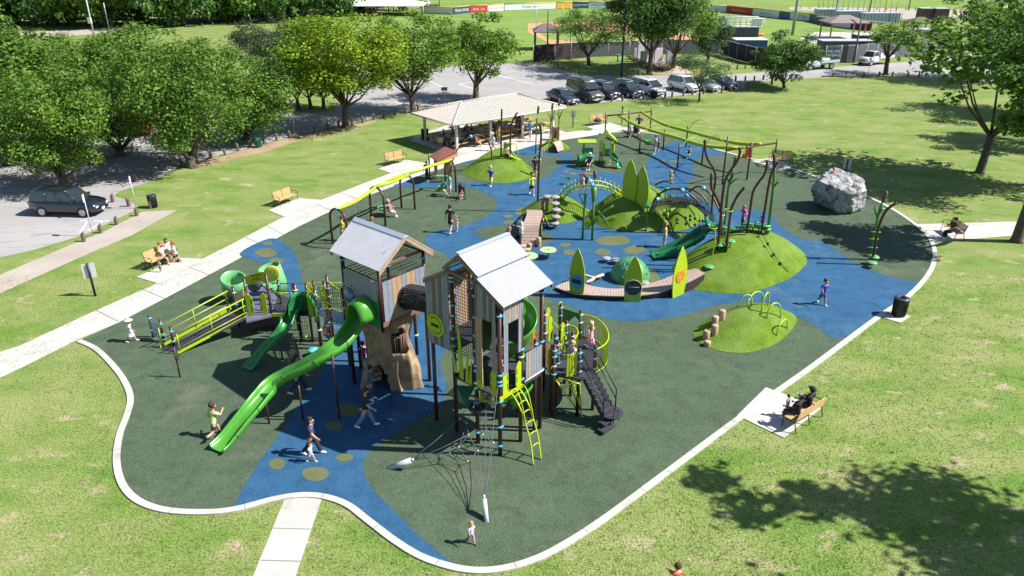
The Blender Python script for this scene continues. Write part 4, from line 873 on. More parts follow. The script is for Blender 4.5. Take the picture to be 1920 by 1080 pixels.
mb.build('window_bars', dbrown, tk)
# ---- net bridge, side deck, ramp on the left
for px, py, zt, cl in ((457, 522, 2.35, (2.0, 1.5, 1.0)), (436, 538, 2.1, (1.8, 1.2)), (459, 549, 1.9, (1.7, 1.2, .9)), (503, 543, 2.0, (1.8, 1.4, 1.0)), (498, 514, 2.9, ()), (521, 526, 2.2, (2.0, 1.5)), (548, 533, 2.4, (2.1,)), (573, 532, 2.95, (2.5, 1.7, 1.3)), (587, 528, 2.9, (2.6, 2.4, 2.1)), (612, 517, 3.5, (2.9, 2.5, 1.9)), (641, 541, 3.7, (3.2, 2.8)), (279, 593, 1.1, (1.0, .4)), (299, 600, 1.15, (.95, .4, .15)), (319, 614, 1.05, (.85, .35))):
    gpost(px, py, zt, cl, .058)
z1 = .92
d1 = [G(462, 603, z1), G(509, 592, z1), G(520, 557, z1), G(497, 532, z1), G(458, 540, z1)]
mb = M(); mb.slab([p-Z*.08 for p in d1], Z*.08); part(mb, 'deck', mat('lavender_deck', (.10, .10, .16), .7, .15, 5))
d2 = [G(510, 588, z1+.06), G(550, 588, z1+.06), G(553, 562, z1+.06), G(525, 552, z1+.06)]
mb = M(); mb.slab([p-Z*.08 for p in d2], Z*.08); part(mb, 'deck', deckm)
mb = M(); mb.slab([d2[0]-Z*.14, d2[1]-Z*.14, d2[1]+Z*.02, d2[0]+Z*.02], (0, -.03, 0)); part(mb, 'deck_edge', lime)
mb = M(); mb.slab([V((p.x, p.y, .75)) for p in d1], -Z*.02)
sk_ = M(); sk_.slab([d1[0]-Z*.1, d1[1]-Z*.1, d1[1]-Z*.45, d1[0]-Z*.45], (0, .03, 0)); part(sk_, 'deck_skirt', mat('skirt_black', (.004, .004, .006), .9, spec=.1))  # near-black strip painted as the shade below the deck
gate(G(466, 592, z1), V((1, 0, 0)), V((0, -1, 0)), .30, 1.12); gate(G(503, 590, z1), V((-1, 0, 0)), V((0, -1, 0)), .30, 1.12)
for z_, r_ in ((1.85, .026), (1.45, .02), (1.1, .018)):
    rail([G(505, 548+0, 1.85)+Z*(z_-1.85), G(553, 550, 1.85)+Z*(z_-1.85)], r_, lime, 'rail'); rail([G(521, 532, 2.0)+Z*(z_-1.85), G(655, 530, 3.2)+Z*(z_-1.85)], r_, lime, 'rail')
# upper slide deck and bridge
d3 = [G(556, 590, 1.7), G(596, 590, 1.7), G(604, 566, 1.7), G(565, 562, 1.7)]
mb = M(); mb.slab([p-Z*.08 for p in d3], Z*.08); part(mb, 'deck', deckm)
gate(G(580, 592, 1.72), V((1, .15, 0)).normalized(), V((0, -1, 0)), .28, 1.15); gate(G(578, 575, 1.75), V((1, .15, 0)).normalized(), V((0, -1, 0)), .28, 1.2); gate(G(606, 580, 1.9), V((1, .15, 0)).normalized(), V((0, -1, 0)), .26, 1.15)
gate(G(591, 572, 1.9), V((1, 0, 0)), V((0, -1, 0)), .12, 1.1, MATS['orange_panel'])
na, nb_, nc, nd = G(594, 592, 1.72), G(657, 612, 2.75), G(668, 590, 2.85), G(612, 573, 1.78)
mb = M(); 
for i in range(15): t = i/14; mb.tube([na.lerp(nb_, t)-Z*.1*sin(pi*t), nd.lerp(nc, t)-Z*.1*sin(pi*t)], .014, 4)
for i in range(10): t = i/9; mb.tube([(na.lerp(nd, t)).lerp(nb_.lerp(nc, t), s)-Z*.1*sin(pi*s) for s in [q/8 for q in range(9)]], .014, 4)
part(mb, 'net_bridge', rope)
mb = M(); mb.tube([na.lerp(nb_, q/8)-Z*.1*sin(pi*q/8) for q in range(9)], .03); mb.tube([nd.lerp(nc, q/8)-Z*.1*sin(pi*q/8) for q in range(9)], .03); part(mb, 'bridge_edge', lime)
r1 = cr([G(575, 541, 2.75), G(599, 559, 2.85), G(625, 573, 3.05), G(660, 580, 3.6)], 5, False); r2 = cr([G(612, 525, 3.2), G(632, 541, 3.3), G(655, 554, 3.6)], 5, False)
for r_ in (r1, r2): rail(r_, .032, lime, 'handrail')
mb = M()
for i in range(0, len(r1)): mb.tube([r1[i], na.lerp(nb_, i/(len(r1)-1))], .009, 4)
for i in range(0, len(r2)): mb.tube([r2[i], nd.lerp(nc, i/(len(r2)-1))], .009, 4)
part(mb, 'side_net', rope)
mb = M(); o = G(600, 575, 1.9); e = G(655, 575, 2.9); mesh_net(mb, o, e-o, Z*.95, 16, 6, .011); part(mb, 'side_net', rope)
# net skirt under the slide deck
mb = M(); mesh_net(mb, G(552, 640, .1), G(580, 637, .1)-G(552, 640, .1), Z*1.5, 6, 8, .010); part(mb, 'climbing_net', rope); rail(cr([G(553, 632, .35), G(570, 634, .35), G(580, 626, .4), G(581, 640, .05)], 4, False), .02, lime, 'foot_rail')
# ramp
ra = [G(341, 660, .10), G(300, 655, .04), G(430, 585, z1), G(462, 597, z1)]
ra[0] = G(334, 661, .05); 
mb = M(); mb.slab([p-Z*.05 for p in (ra[0], ra[3], ra[2], ra[1])], Z*.05); part(mb, 'ramp', deckm)
e0, e1 = G(334, 661, .12), G(463, 593, z1); mb = M(); mb.slab([e0-Z*.08, e1-Z*.10, e1+Z*.05, e0+Z*.06], V((-.02, -.04, 0))); part(mb, 'ramp_edge', lime)
e2, e3 = G(300, 650, .10), G(432, 578, z1+.02); mb = M(); mb.slab([e2-Z*.08, e3-Z*.08, e3+Z*.06, e2+Z*.06], V((.02, .04, 0))); part(mb, 'ramp_edge', lime)
for (s, e) in ((e0, e1), (e2, e3)):
    for hh, r_ in ((.90, .03), (.55, .02), (.20, .018)): rail([s+Z*hh, e+Z*hh], r_, lime, 'handrail')
    for t in (.03, .5, .97): p = s.lerp(e, t); rail([p, p+Z*.9], .024, lime, 'baluster', n=6)
a, b = G(281, 600, .98), G(298, 608, .98); mb = M(); mb.slab([a, b, b-Z*.8, a-Z*.8], (-.02, .02, 0)); ap = part(mb, 'activity_panel', mat('blue_white_panel', (.30, .36, .45), .5, .5, 9))
a, b = G(440, 556, 1.75), G(456, 540, 2.2); mb = M(); mb.slab([a, b, b-Z*.42, a-Z*.42], (-.02, -.03, 0)); part(mb, 'picture_panel', lime)
mb = M(); mb.slab([a.lerp(b, .1)-Z*.05+V((-.025, -.035, 0)), a.lerp(b, .9)-Z*.05+V((-.025, -.035, 0)), a.lerp(b, .9)-Z*.36+V((-.025, -.035, 0)), a.lerp(b, .1)-Z*.36+V((-.025, -.035, 0))], (-.003, -.005, 0)); part(mb, 'picture', mat('red_white_print', (.45, .12, .14), .6, .6, 14, col2=(.6, .55, .55)))
# sign and cups at the back of the deck
a, b = G(456, 519, 2.35), G(502, 513, 2.55); d = (b-a); n_ = V((d.y, -d.x, 0)).normalized()
pts = [a, a+d*.35+Z*.05, a+d*.6+Z*.14, a+d+Z*.12, b-Z*.40, a+d*.6-Z*.34, a+d*.3-Z*.42, a-Z*.48]
mb = M(); mb.slab(pts, n_*.03); sg = part(mb, 'sign_panel', lime)
text(sg, 'TWISTY\nFUN', black, a+d*.52-Z*.10+n_*.036, d, Z, .19)
mb = M(); c = G(510, 512, 2.6); q = Matrix((d.normalized(), V((0, 0, 1)), n_)).transposed(); mb.lathe((0, 0, 0), [(0, 0), (.36, 0), (.40, .04), (.36, .07), (.2, .06), (0, .1)], 20); mb.v = [c+q@p for p in mb.v]; part(mb, 'spinner_disc', mat('yellow_disc', (.5, .55, .06), .4))
def cup(c, r, h, tilt, m, name):
    mb = M(); mb.lathe((0, 0, 0), [(0, -.02), (r*.72, 0), (r*.93, h*.35), (r, h), (r*.9, h+.01), (r*.84, h*.36), (r*.64, .07), (0, .06)], 26); q = Matrix.Rotation(tilt[1], 3, 'Y') @ Matrix.Rotation(tilt[0], 3, 'X'); mb.v = [V(c)+q@p for p in mb.v]; return part(mb, name, m)
cup(G(438, 548, .45), .62, .95, (R(14), R(12)), mint, 'spinner_cup'); cup(G(525, 546, .4), .58, 1.45, (R(4), R(-14)), mint, 'spinner_cup'); cup(G(513, 530, 1.5), .30, .45, (R(20), R(-18)), mint, 'spinner_cup')
for px, py, z in ((501, 534, 1.75), (512, 537, 1.6)): q = G(px, py, z); mb = M(); mb.cyl(q-Z*.35, .35, .07, .2, n=14); mb.cyl(q, .03, .21, n=18); part(mb, 'drum_seat', mint)
mb = M(); q = G(477, 535, 1.5); mb.lathe((0, 0, 0), [(.34, 0), (.34, .03), (0, .03)], 20); qq = Matrix((d.normalized(), Z, n_)).transposed(); mb.v = [q+qq@p for p in mb.v]; part(mb, 'window_pane', mat('smoked_pane', (.06, .075, .07), .15))
# stepping block under the deck
mb = M(); q = G(488, 606, 0); mb.lathe(q, [(.17, 0), (.19, .05), (.18, .2), (.15, .24), (0, .25)], 16); tag(mb.build('stepping_block', logm), 'single tan stepping block on the ground under the yellow deck', 'step')
# spinner pole with a wheel
q = G(338, 708); sp = thing('wheel_pole', 'thin brown pole with a small wheel standing in front of the ramp', 'play pole', q)
mb = M(); mb.cyl(q, 1.45, .035, n=8); mb.build('pole', brown, sp); mb = M(); c = q+Z*1.02+V((.07, -.02, 0)); mb.tube([c+V((.02*cos(a), .16*cos(a), .16*sin(a))) for a in [2*pi*i/16 for i in range(16)]], .016, 6, closed=True); mb.tube([c-V((0, .16, 0)), c+V((0, .16, 0))], .012, 5); mb.tube([c-Z*.16, c+Z*.16], .012, 5); mb.build('wheel', black, sp)
# ================================================================== swings and zip line
def tube_part(pts, r, m, name, par, n=8): mb = M(); mb.tube(pts, r, n); return mb.build(name, m, par)
sw = thing('swing_set', 'curved lime swing beam on brown hoop legs behind the roofed tower', 'swing set', G(740, 400))
arches = [((624, 457), (654, 467), (634, 392)), ((697, 414), (723, 424), (711, 351)), ((753, 390), (778, 393), (760, 327)), ((835.5, 354), (855, 360), (845, 301))]
tops = []
for l, r_, t in arches:
    a, b = G(*l), G(*r_); mid = (a+b)/2; h = HT(mid, t[1]); h = max(2.2, h)
    pts = [a, a+Z*h*.6]+[((a+b)/2)+(a-b)/2*cos(x)+Z*(h*.72+h*.28*sin(x)) for x in [pi*i/10 for i in range(11)]]+[b+Z*h*.6, b]
    tube_part(pts, .07, brown, 'leg_hoop', sw); tops.append(mid+Z*h)
    mb = M(); mb.sph(mid+Z*h, .10, 6); mb.build('clamp', blueclamp, sw)
beam = cr([tops[0], PY(668, 377, (tops[0].y+tops[1].y)/2), tops[1]], 6, False)
tube_part(beam, .105, lime, 'beam', sw)
d12 = (tops[2]-tops[1]); sd_ = V((-d12.y, d12.x, 0)).normalized()*.22
for k in (-1, 1): tube_part([tops[1]+sd_*k*.3, tops[1].lerp(tops[2], .5)+sd_*k, tops[2]+sd_*k*.8], .095, lime, 'beam', sw)
tube_part([tops[2], tops[2].lerp(tops[3], .5)+Z*.05, tops[3]], .105, lime, 'beam', sw)
def chain(a, b, par, r=.008): return tube_part([a, b], r, mat('chain', (.22, .23, .25), .4), 'chain', par, 4)
# saucer swing
ss_ = thing('saucer_swing', 'round green net saucer swing hanging under the lime beam', 'swing', G(722, 400))
c = G(722, 390, .55); mb = M(); mb.sph(c, .48, 8, sc=(1, 1, .32)); mb.build('seat', mint, ss_); mb = M(); mb.tube([c+V((.5*cos(a), .5*sin(a), .05)) for a in [2*pi*i/18 for i in range(18)]], .035, 6, closed=True); mb.build('rim', mint, ss_)
tp_ = tops[1].lerp(tops[2], .35)
for a in range(4): chain(c+V((.48*cos(a*pi/2+.7), .48*sin(a*pi/2+.7), .05)), tp_+sd_*(1 if a in (1, 2) else -1), ss_)
for i, (px, py, t, lb) in enumerate(((684, 445, .35, 'black belt swing nearest the roofed tower'), (700, 437, .62, 'second belt swing beside the brown hoop behind the roof'))):
    s_ = thing('belt_swing', lb, 'swing', G(px, py), group='belt swings'); tpp = tops[0].lerp(tops[1], t); q = V((tpp.x, tpp.y, .5)); mb = M(); mb.slab([q+V((-.22, -.08, .04)), q+V((0, -.08, 0)), q+V((.22, -.08, .04)), q+V((.22, .08, .04)), q+V((0, .08, 0)), q+V((-.22, .08, .04))], Z*.02); mb.build('seat', black, s_)
    chain(q+V((-.22, 0, .05)), tpp+V((-.25, 0, 0)), s_); chain(q+V((.22, 0, .05)), tpp+V((.25, 0, 0)), s_)
# moulded seat with a toddler
ms = thing('moulded_swing', 'green moulded swing seat holding a reclining toddler by the pushchair', 'swing', G(828, 365))
c = G(828, 352, .55); q = Matrix.Rotation(R(-40), 3, 'Y'); mb = M(); mb.lathe((0, 0, 0), [(.12, -.12), (.28, -.02), (.34, .15), (.31, .16), (.24, 0), (.1, -.08)], 16, sx=1.5); mb.v = [c+q@p for p in mb.v]; mb.build('seat', gslide, ms)
tpp = tops[2].lerp(tops[3], .72)
chain(c+V((-.3, 0, .3)), tpp+V((-.3, 0, 0)), ms); chain(c+V((.3, 0, 0)), tpp+V((.3, 0, 0)), ms)
person(c+V((.12, 0, -.50)), 0, .85, 'lie', 'toddler in orange lying back in the green swing seat', shirt=(.6, .28, .12), lowc=(.6, .45, .4), child=True, hair=HBL, grp=g1)
# stroller
def stroller(px, py, label, rz, k=1):
    s_ = thing('stroller', label, 'pushchair', G(px, py), rz)
    def P(mb, nm, m, par=None): return mb.build(nm, m, par or s_, wrld=False)
    for x in (-.25, .25):
        for y in (-.3, .3): mb = M(); mb.tube([(x-.02, y, .11), (x+.02, y, .11)], .11, 12); P(mb, 'wheel', tyre)
        mb = M(); mb.tube([(x, -.3, .12), (x, .25, .62), (x, .48, 1.02)], .014, 6); mb.tube([(x, .3, .12), (x, -.15, .6)], .014, 6); P(mb, 'frame', black)
    mb = M(); mb.tube([(-.25, .48, 1.02), (.25, .48, 1.02)], .018, 6); P(mb, 'handle', black)
    mb = M(); mb.slab([(-.22, -.25, .45), (-.22, .08, .42), (-.22, .22, .9), (-.22, .26, .9), (-.22, .12, .36), (-.22, -.25, .40)], (.44, 0, 0)); P(mb, 'seat', black)
    mb = M(); mb.sph((0, .1, .88), .30, 8, sc=(.85, .9, .75)); P(mb, 'hood', mat('hood_grey', (.03, .03, .035), .8)); return s_
stroller(866, 372, 'black pushchair with a raised hood beside the woman in mint green', R(5))
stroller(1191, 257, 'dark double pushchair under the far zip line frame', R(-15))
person(G(866, 371, .25), -95, .75, 'sit', 'baby in pink sitting in the black pushchair', shirt=(.5, .2, .22), lowc=(.6, .6, .6), child=True, grp=g1)
# ---- zip line
zl = thing('zip_line', 'twin curved lime zip line tracks on tall brown posts with lime arches', 'zip line', G(1290, 300))
def zp(px, py, t): 
    b = G(px, py); h = HT(b, t); mb = M(); mb.cyl(b, h, .065, n=8); mb.build('post', brown, zl); return b, h
E1 = [zp(1134, 259, 211), zp(1176.7, 259, 205.5), zp(1219, 243, 201.5)]
E2 = [zp(1354, 346, 256), zp(1400, 338, 266.7), zp(1448, 324, 260)]
mid = [zp(1198.5, 289, 250), zp(1243, 282, 241.5), zp(1286, 276.7, 235.6), zp(1270, 315.6, 269), zp(1315.6, 308, 263)]
a, b = E1[0], E1[2]; bar1 = (a[0]+Z*(HT(a[0], 217)), b[0]+Z*(HT(b[0], 209))); tube_part(list(bar1), .07, brown, 'crossbar', zl)
a, b = E2[0], E2[2]; bar2 = (a[0]+Z*(HT(a[0], 282)), b[0]+Z*(HT(b[0], 268))); tube_part(list(bar2), .07, brown, 'crossbar', zl)
zA, zB = (bar1[0].z+bar1[1].z)/2-.15, (bar2[0].z+bar2[1].z)/2-.15
def track(l, s0, s1):
    n = len(l); pts = []
    for i, (px, py) in enumerate(l):
        t = i/(n-1); z = zA*(1-t)+zB*t-.35*sin(pi*t); pts.append(G(px, py, z))
    tube_part(cr(pts, 5, False), .14, lime, 'track', zl, 8); return pts
t1 = track([(1159, 216), (1189, 233), (1224.5, 245.5), (1269, 258), (1320, 273), (1382, 278)], 0, 0)
t2 = track([(1202, 210), (1220, 221), (1247, 234), (1289, 245.5), (1335.5, 258), (1385, 269), (1427, 270)], 0, 0)
def arcbar(pa, pb, ha, hb, rise):
    a = pa+Z*ha; b = pb+Z*hb; tube_part([a.lerp(b, i/12)+Z*rise*sin(pi*i/12) for i in range(13)], .03, lime, 'arch', zl, 6)
arcbar(mid[0][0], mid[1][0], mid[0][1]-.3, mid[1][1]-.1, .8); arcbar(mid[1][0], mid[2][0], mid[1][1]-.3, mid[2][1]-.3, .9)
arcbar(mid[3][0], mid[4][0], mid[3][1]-.5, mid[4][1]-.5, .85); arcbar(mid[4][0], E2[0][0], mid[4][1]-.5, E2[0][1]-.9, .9)
arcbar(mid[2][0], G(1320, 283), mid[2][1]-.4, 2.4, .6)
zs = thing('zip_line_swing', 'green moulded zip line seat by the person in pale blue', 'seat', G(1216, 285)); c = G(1216, 268, .6)
mb = M(); mb.lathe(c, [(.1, -.2), (.3, -.1), (.36, .2), (.33, .22), (.26, -.04), (.1, -.14)], 16, sy=.8); mb.build('seat', gslide, zs); chain(c+V((-.3, 0, .2)), t1[2], zs); chain(c+V((.3, 0, .2)), t1[2], zs)
zs = thing('zip_line_swing', 'hanging round zip line seat carrying a child in dark trousers', 'seat', G(1292, 292)); c = G(1292, 285, .55); mb = M(); mb.cyl(c-Z*.05, .06, .17); mb.build('seat', black, zs); chain(c, G(1296, 247, 2.6), zs)
person(c-Z*.48, 250, 1.2, 'sit', 'child with pale legs riding the far zip line seat', shirt=(.2, .2, .25), low='trousers', lowc=(.3, .4, .5), child=True, hair=HD, grp=g1)
# orange barrier
ob = thing('safety_netting', 'slumped orange plastic safety netting on the grass by the far bench', 'barrier', G(1400, 295))
mb = M(); mesh_net(mb, G(1396, 297), G(1408, 297)-G(1396, 297), Z*1.2, 8, 8, .03); mb.slab([G(1396, 297), G(1410, 297), G(1406, 297)+Z*1.3, G(1402, 297)+Z*1.35], (0, .05, 0)); mb.slab([G(1391, 297), G(1401, 298), G(1399, 297)+Z*.4, G(1393, 297)+Z*.35], (0, .2, 0)); mb.build('netting', mat('orange_plastic', (.6, .13, .02), .6), ob)
# ================================================================== items on and around the mounds
# playhouse
ph = thing('playhouse', 'small wooden playhouse with a dark brown slanted roof near the pavilion', 'playhouse', G(833, 335))
e = dict(fl=(814, 340), fr=(846, 337), bl=(826, 326), br=(853, 323))
rp = [G(808, 298-4, 2.15), G(819, 306, 2.0), G(856, 283, 2.2), G(836, 274, 2.3)]
rp = [G(805, 293, 2.0), G(819, 304, 1.8), G(858, 285, 2.1), G(834, 276, 2.35)]
mb = M(); mb.slab(rp, Z*.06); mb.build('roof', mat('brown_roof', (.13, .05, .035), .6, .15, 3), ph)
orang = mat('cedar_board', (.42, .19, .07), .6, .12, 5)
for a, b in (((815, 339), (821, 339)), ((836, 334), (846, 334))):
    p, q = G(*a), G(*b); mb = M(); mb.slab([p, q, q+Z*2.0, p+Z*1.8], (0, .06, 0)); mb.build('wall_panel', orang, ph)
p, q = G(819, 303, 1.8), G(858, 284, 2.1); mb = M(); mb.slab([p-Z*.02, q-Z*.02, q-Z*.35, p-Z*.22], (.02, -.04, 0)); mb.build('fascia', orang, ph)
for px, py, t in ((806, 334, 287), (817, 335, 297), (836, 338, 300)): b = G(px, py); mb = M(); mb.cyl(b, HT(b, t), .06); mb.build('post', brown, ph)
mb = M(); q = G(828, 330, .5); mb.box(q, (.9, .4, .06)); mb.cyl(q-Z*.5, .5, .05); mb.build('counter', mint, ph)
# hoop over mound A
hp = thing('brown_hoop', 'tall brown hoop with a blue ball standing over the left end of the green mound', 'play hoop', G(870, 330))
a = G(845, 334); b = mA.at(922, 297); h = HT((a+b)/2, 268.5)
pts = [a]+[(a+b)/2-(b-a)/2*cos(x)+Z*(h*sin(x)**.9) for x in [pi*i/20 for i in range(1, 20)]]+[b]
tube_part(pts, .05, brown, 'hoop', hp); mb = M(); mb.sph((a+b)/2+Z*h, .14, 7); mb.build('ball', blueclamp, hp)
def pole(lb, pts, Y, r=.07, m=brown, name='bent_pole', par=None, tip=False):
    q = [PY(x, y, Y) for x, y in pts]; o = par or thing(name, lb, 'pole', q[0]); mb = M(); mb.tube(cr(q, 4, False), r, 8); mb.build('pole', m, o); return o, q
b0 = G(940, 295, .9); pole('straight brown pole behind the green mound beside the lime slide', [(939.5, 291), (940, 240), (941, 204)], b0.y-1)
pole('bent brown pole next to the lime slide on the far mound', [(956.5, 296), (957, 255), (960, 230), (970, 211)], G(957, 300, .9).y)
pole('long brown pole rising from the turf by the mushroom steps', [(1008.5, 377), (1009.5, 340), (1011, 300), (1014.5, 260), (1013, 232)], mF.at(1008.5, 378).y)
# lime slide on mound A
ms_ = thing('lime_slide', 'short lime green slide running down the far mound between two brown poles', 'slide', G(960, 300))
mb, _ = sweep_slide([mA.at(950, 293)+Z*.35+V((0, .3, 0)), G(962, 298, .95), G(974, 305, .45), G(984, 310, .12)], .25, .22, lime, 's'); mb.build('chute', lime, ms_)
a = G(944, 296, 1.15); mb = M(); mb.tube([a, a+Z*1.25+V((.1, 0, 0)), a+V((1.0, 0, 1.1)), a+V((1.2, 0, 0))], .05, 6); mb.slab([a+Z*.6, a+Z*1.2, a+V((.7, 0, 1.1))], (0, .04, 0)); mb.build('entry_frame', limed, ms_)
person(G(950, 294, 1.15), -30, 1.2, 'sit', 'girl in pale top sitting at the head of the lime slide', shirt=(.5, .45, .5), lowc=(.4, .35, .5), child=True, hair=HR, grp=g1)
# reeds and little plank bridge
def cattail(lb, pts, Y, leaves=(), rods=.05, tipn=1):
    o = thing('cattail_pole', lb, 'play pole', PY(pts[0][0], pts[0][1], Y)); q = [PY(x, y, Y) for x, y in pts]
    mb = M(); n = len(q); mb.tube(q, [rods]*(n-1)+[rods*.5], 8); mb.build('stem', stem, o)
    mb = M(); d = (q[-1]-q[-2]).normalized(); mb.tube([q[-1]-d*.05, q[-1]+d*.02, q[-1]+d*.55, q[-1]+d*.62], [.04, .10, .10, .03], 8); mb.build('cattail', mat('cattail_brown', (.11, .06, .045), .7), o)
    for x0, y0, x1, y1 in leaves:
        a, b = PY(x0, y0, Y), PY(x1, y1, Y-.25); mb = M(); mb.tube([a, a.lerp(b, .5)+Z*.12+V(((b.x-a.x)*.15, 0, 0)), b], [.035, .055, .03], 6); mb.build('leaf', stem, o)
    return o
cattail('thin green cattail pole just left of the little plank bridge', [(1004, 288), (1006, 235), (1008.5, 212)], G(1004, 289).y)
cattail('cattail pole with two side leaves left of the grey bin', [(1031, 266), (1033, 222), (1035, 206)], G(1031, 267).y, ((1032, 222, 1027, 211), (1033, 228, 1038, 217)))
cattail('cattail pole with a long curved leaf behind the little plank bridge', [(1047.5, 265), (1048, 215), (1048, 198)], G(1048, 266).y, ((1048, 224, 1055, 206), (1048, 218, 1043, 212)))
pb = thing('plank_bridge', 'little arched plank bridge on the small turf mound below the grey bin', 'play bridge', G(1045, 285))
a, b = G(1034, 269, .8), G(1046, 286, .08); wd = G(1058, 281, .08)-b; n = 7; mb = M()
for i in range(n):
    t0, t1_ = i/n, (i+1)/n-.02; f = lambda t: a.lerp(b, t)+Z*.28*sin(pi*t); mb.slab([f(t0), f(t1_), f(t1_)+wd, f(t0)+wd], Z*.05)
mb.build('planks', mat('pinkish_plank', (.36, .27, .23), .7, .12, 5), pb)
mb = M(); mb.tube([a.lerp(b, t/8)+Z*(.28*sin(pi*t/8)-.06) for t in range(9)], .05, 6); mb.build('edge_rail', black, pb); mb = M(); mb.tube([a.lerp(b, t/8)+wd+Z*(.28*sin(pi*t/8)-.06) for t in range(9)], .05, 6); mb.build('edge_rail', black, pb)
for px in (1036, 1046): q = G(px, 268, .6); mb = M(); mb.box(q+Z*.7, (.22, .12, 1.5)); mb.build('gate_post', orang, pb)
ch_ = thing('hanging_rods', 'thin grey chimes on a lime bar between two cattail poles', 'chimes', G(1020, 270))
p, q = G(1008, 285, 1.5), G(1030, 268, 1.5); mb = M(); mb.tube([p, q], .02, 6); mb.build('bar', lime, ch_)
for i in range(6): r_ = p.lerp(q, (i+1)/7); mb = M(); mb.tube([r_, r_-Z*1.1], .014, 5); mb.build('rod', steel, ch_)
# toddler structure
ts = thing('toddler_structure', 'small green play house with a crawl tube and a green slide', 'play structure', G(1125, 310))
c0 = G(1113, 309)
for x, y in ((-.5, 0), (.5, 0), (-.5, 1.1), (.5, 1.1), (-1.9, 0.3), (-1.9, 1.1)):
    px = c0+V((x+1.1, y, 0)); mb = M(); mb.cyl(px, 2.0 if x > -1 else 1.75, .045); mb.build('post', limed, ts)
c1 = c0+V((1.1, .55, 0))
mb = M(); mb.slab([c1+V((-.75, -.75, 1.95)), c1+V((0, -.75, 2.6)), c1+V((0, -.75, 2.52)), c1+V((-.66, -.75, 1.9))], (0, 1.5, 0)); mb.slab([c1+V((.75, -.75, 1.95)), c1+V((0, -.75, 2.6)), c1+V((0, -.75, 2.52)), c1+V((.66, -.75, 1.9))], (0, 1.5, 0)); mb.build('roof', limed, ts)
mb = M(); mb.box(c0+V((-.55, .6, 1.8)), (1.5, 1.2, .08)); mb.build('canopy', limed, ts)
mb = M(); mb.box(c1+Z*.75, (1.1, 1.2, .08)); mb.build('deck', deckm, ts)
mb = M(); mb.box(c0+V((-.55, .05, 1.2)), (.9, .05, .4)); mb.build('window_panel', dslide, ts)
for dx in (-.35, .35): mb = M(); mb.box(c1+V((dx, -.55, 1.25)), (.26, .04, 1.0)); mb.build('side_panel', limed, ts)
mb = M(); mb.box(c1+V((0, -.56, 1.05)), (.4, .03, .6)); mb.build('door_panel', dslide, ts)
for i in range(3): mb = M(); mb.tube([c1+V((-.3, -.75-.1*i, .6-.22*i)), c1+V((.3, -.75-.1*i, .6-.22*i))], .025, 6); mb.build('rung', lime, ts)
mb = M(); mb.tube([c1+V((.15+.5*cos(a), .1, .45+.38*sin(a))) for a in [2*pi*i/16 for i in range(16)]], .03, 6, closed=True); mb.build('ring_panel', lime, ts)
ta_ = G(1083, 299, .62)
mb = M(); ax_ = V((1, .1, 0)).normalized(); q = Matrix((V((0, 1, 0)), Z, ax_)).transposed(); mb.lathe((0, 0, 0), [(.42, 0), (.46, .1), (.42, .2), (.42, .65), (.47, .75), (.42, .85), (.42, 1.35), (.38, 1.35), (.38, 0), (.42, 0)], 18); mb.v = [ta_+q@p for p in mb.v]; mb.build('crawl_tube', mat('tube_green', (.02, .15, .05), .35), ts)
for x in (.15, 1.2): mb = M(); mb.tube([ta_+V((x, -.2, -.3)), ta_+V((x, -.2, -.62))], .03, 6); mb.build('tube_leg', lime, ts)
mb, _ = sweep_slide([G(1144, 290, .85), G(1151, 297, .75), G(1157, 307, .35), G(1162, 315, .08)], .25, .22, dslide, 's'); mb.build('slide', mat('bright_dark_green', (.015, .19, .07), .3), ts)
pp(1105, 317, 288, 250, 'sit', 'person in navy with a white cap sitting on the toddler play house step', shirt=(.02, .03, .12), low='shorts', lowc=(.03, .04, .15), hat='cap', hatc=WHT, h=1.68, grp=g1)
# stepping mushrooms on mound F
for i, (px, py, lb) in enumerate([(1018, 372, 'grey mushroom step at the very crest beside the long brown pole'), (1026, 367, 'high mushroom step at the head of the line, left one of two level caps'), (1041, 368, 'high mushroom step touching the lime arch bridge'), (1040.5, 380, 'third mushroom step down the turf slope'), (1043, 392, 'fourth mushroom step down the turf slope'), (1042.5, 405, 'fifth mushroom step, second from the bottom'), (1040, 417, 'lowest mushroom step at the foot of the turf slope')]):
    z = [1.3, 1.55, 1.6, 1.35, 1.1, .8, .45][i]; q = G(px, py, z); b = mF.z(q.x, q.y); o = thing('mushroom_step', lb, 'step', (q.x, q.y, b), group='mushroom steps on the mound')
    mb = M(); mb.lathe((q.x, q.y, z), [(0, .02), (.25, .01), (.31, -.04), (.28, -.09), (.1, -.12)], 18); mb.build('cap', greyc, o); mb = M(); mb.tube([(q.x, q.y, b-.02), (q.x, q.y, z-.08)], [.09, .13], 10); mb.build('stalk', mat('stalk_brown', (.24, .16, .11), .8), o)
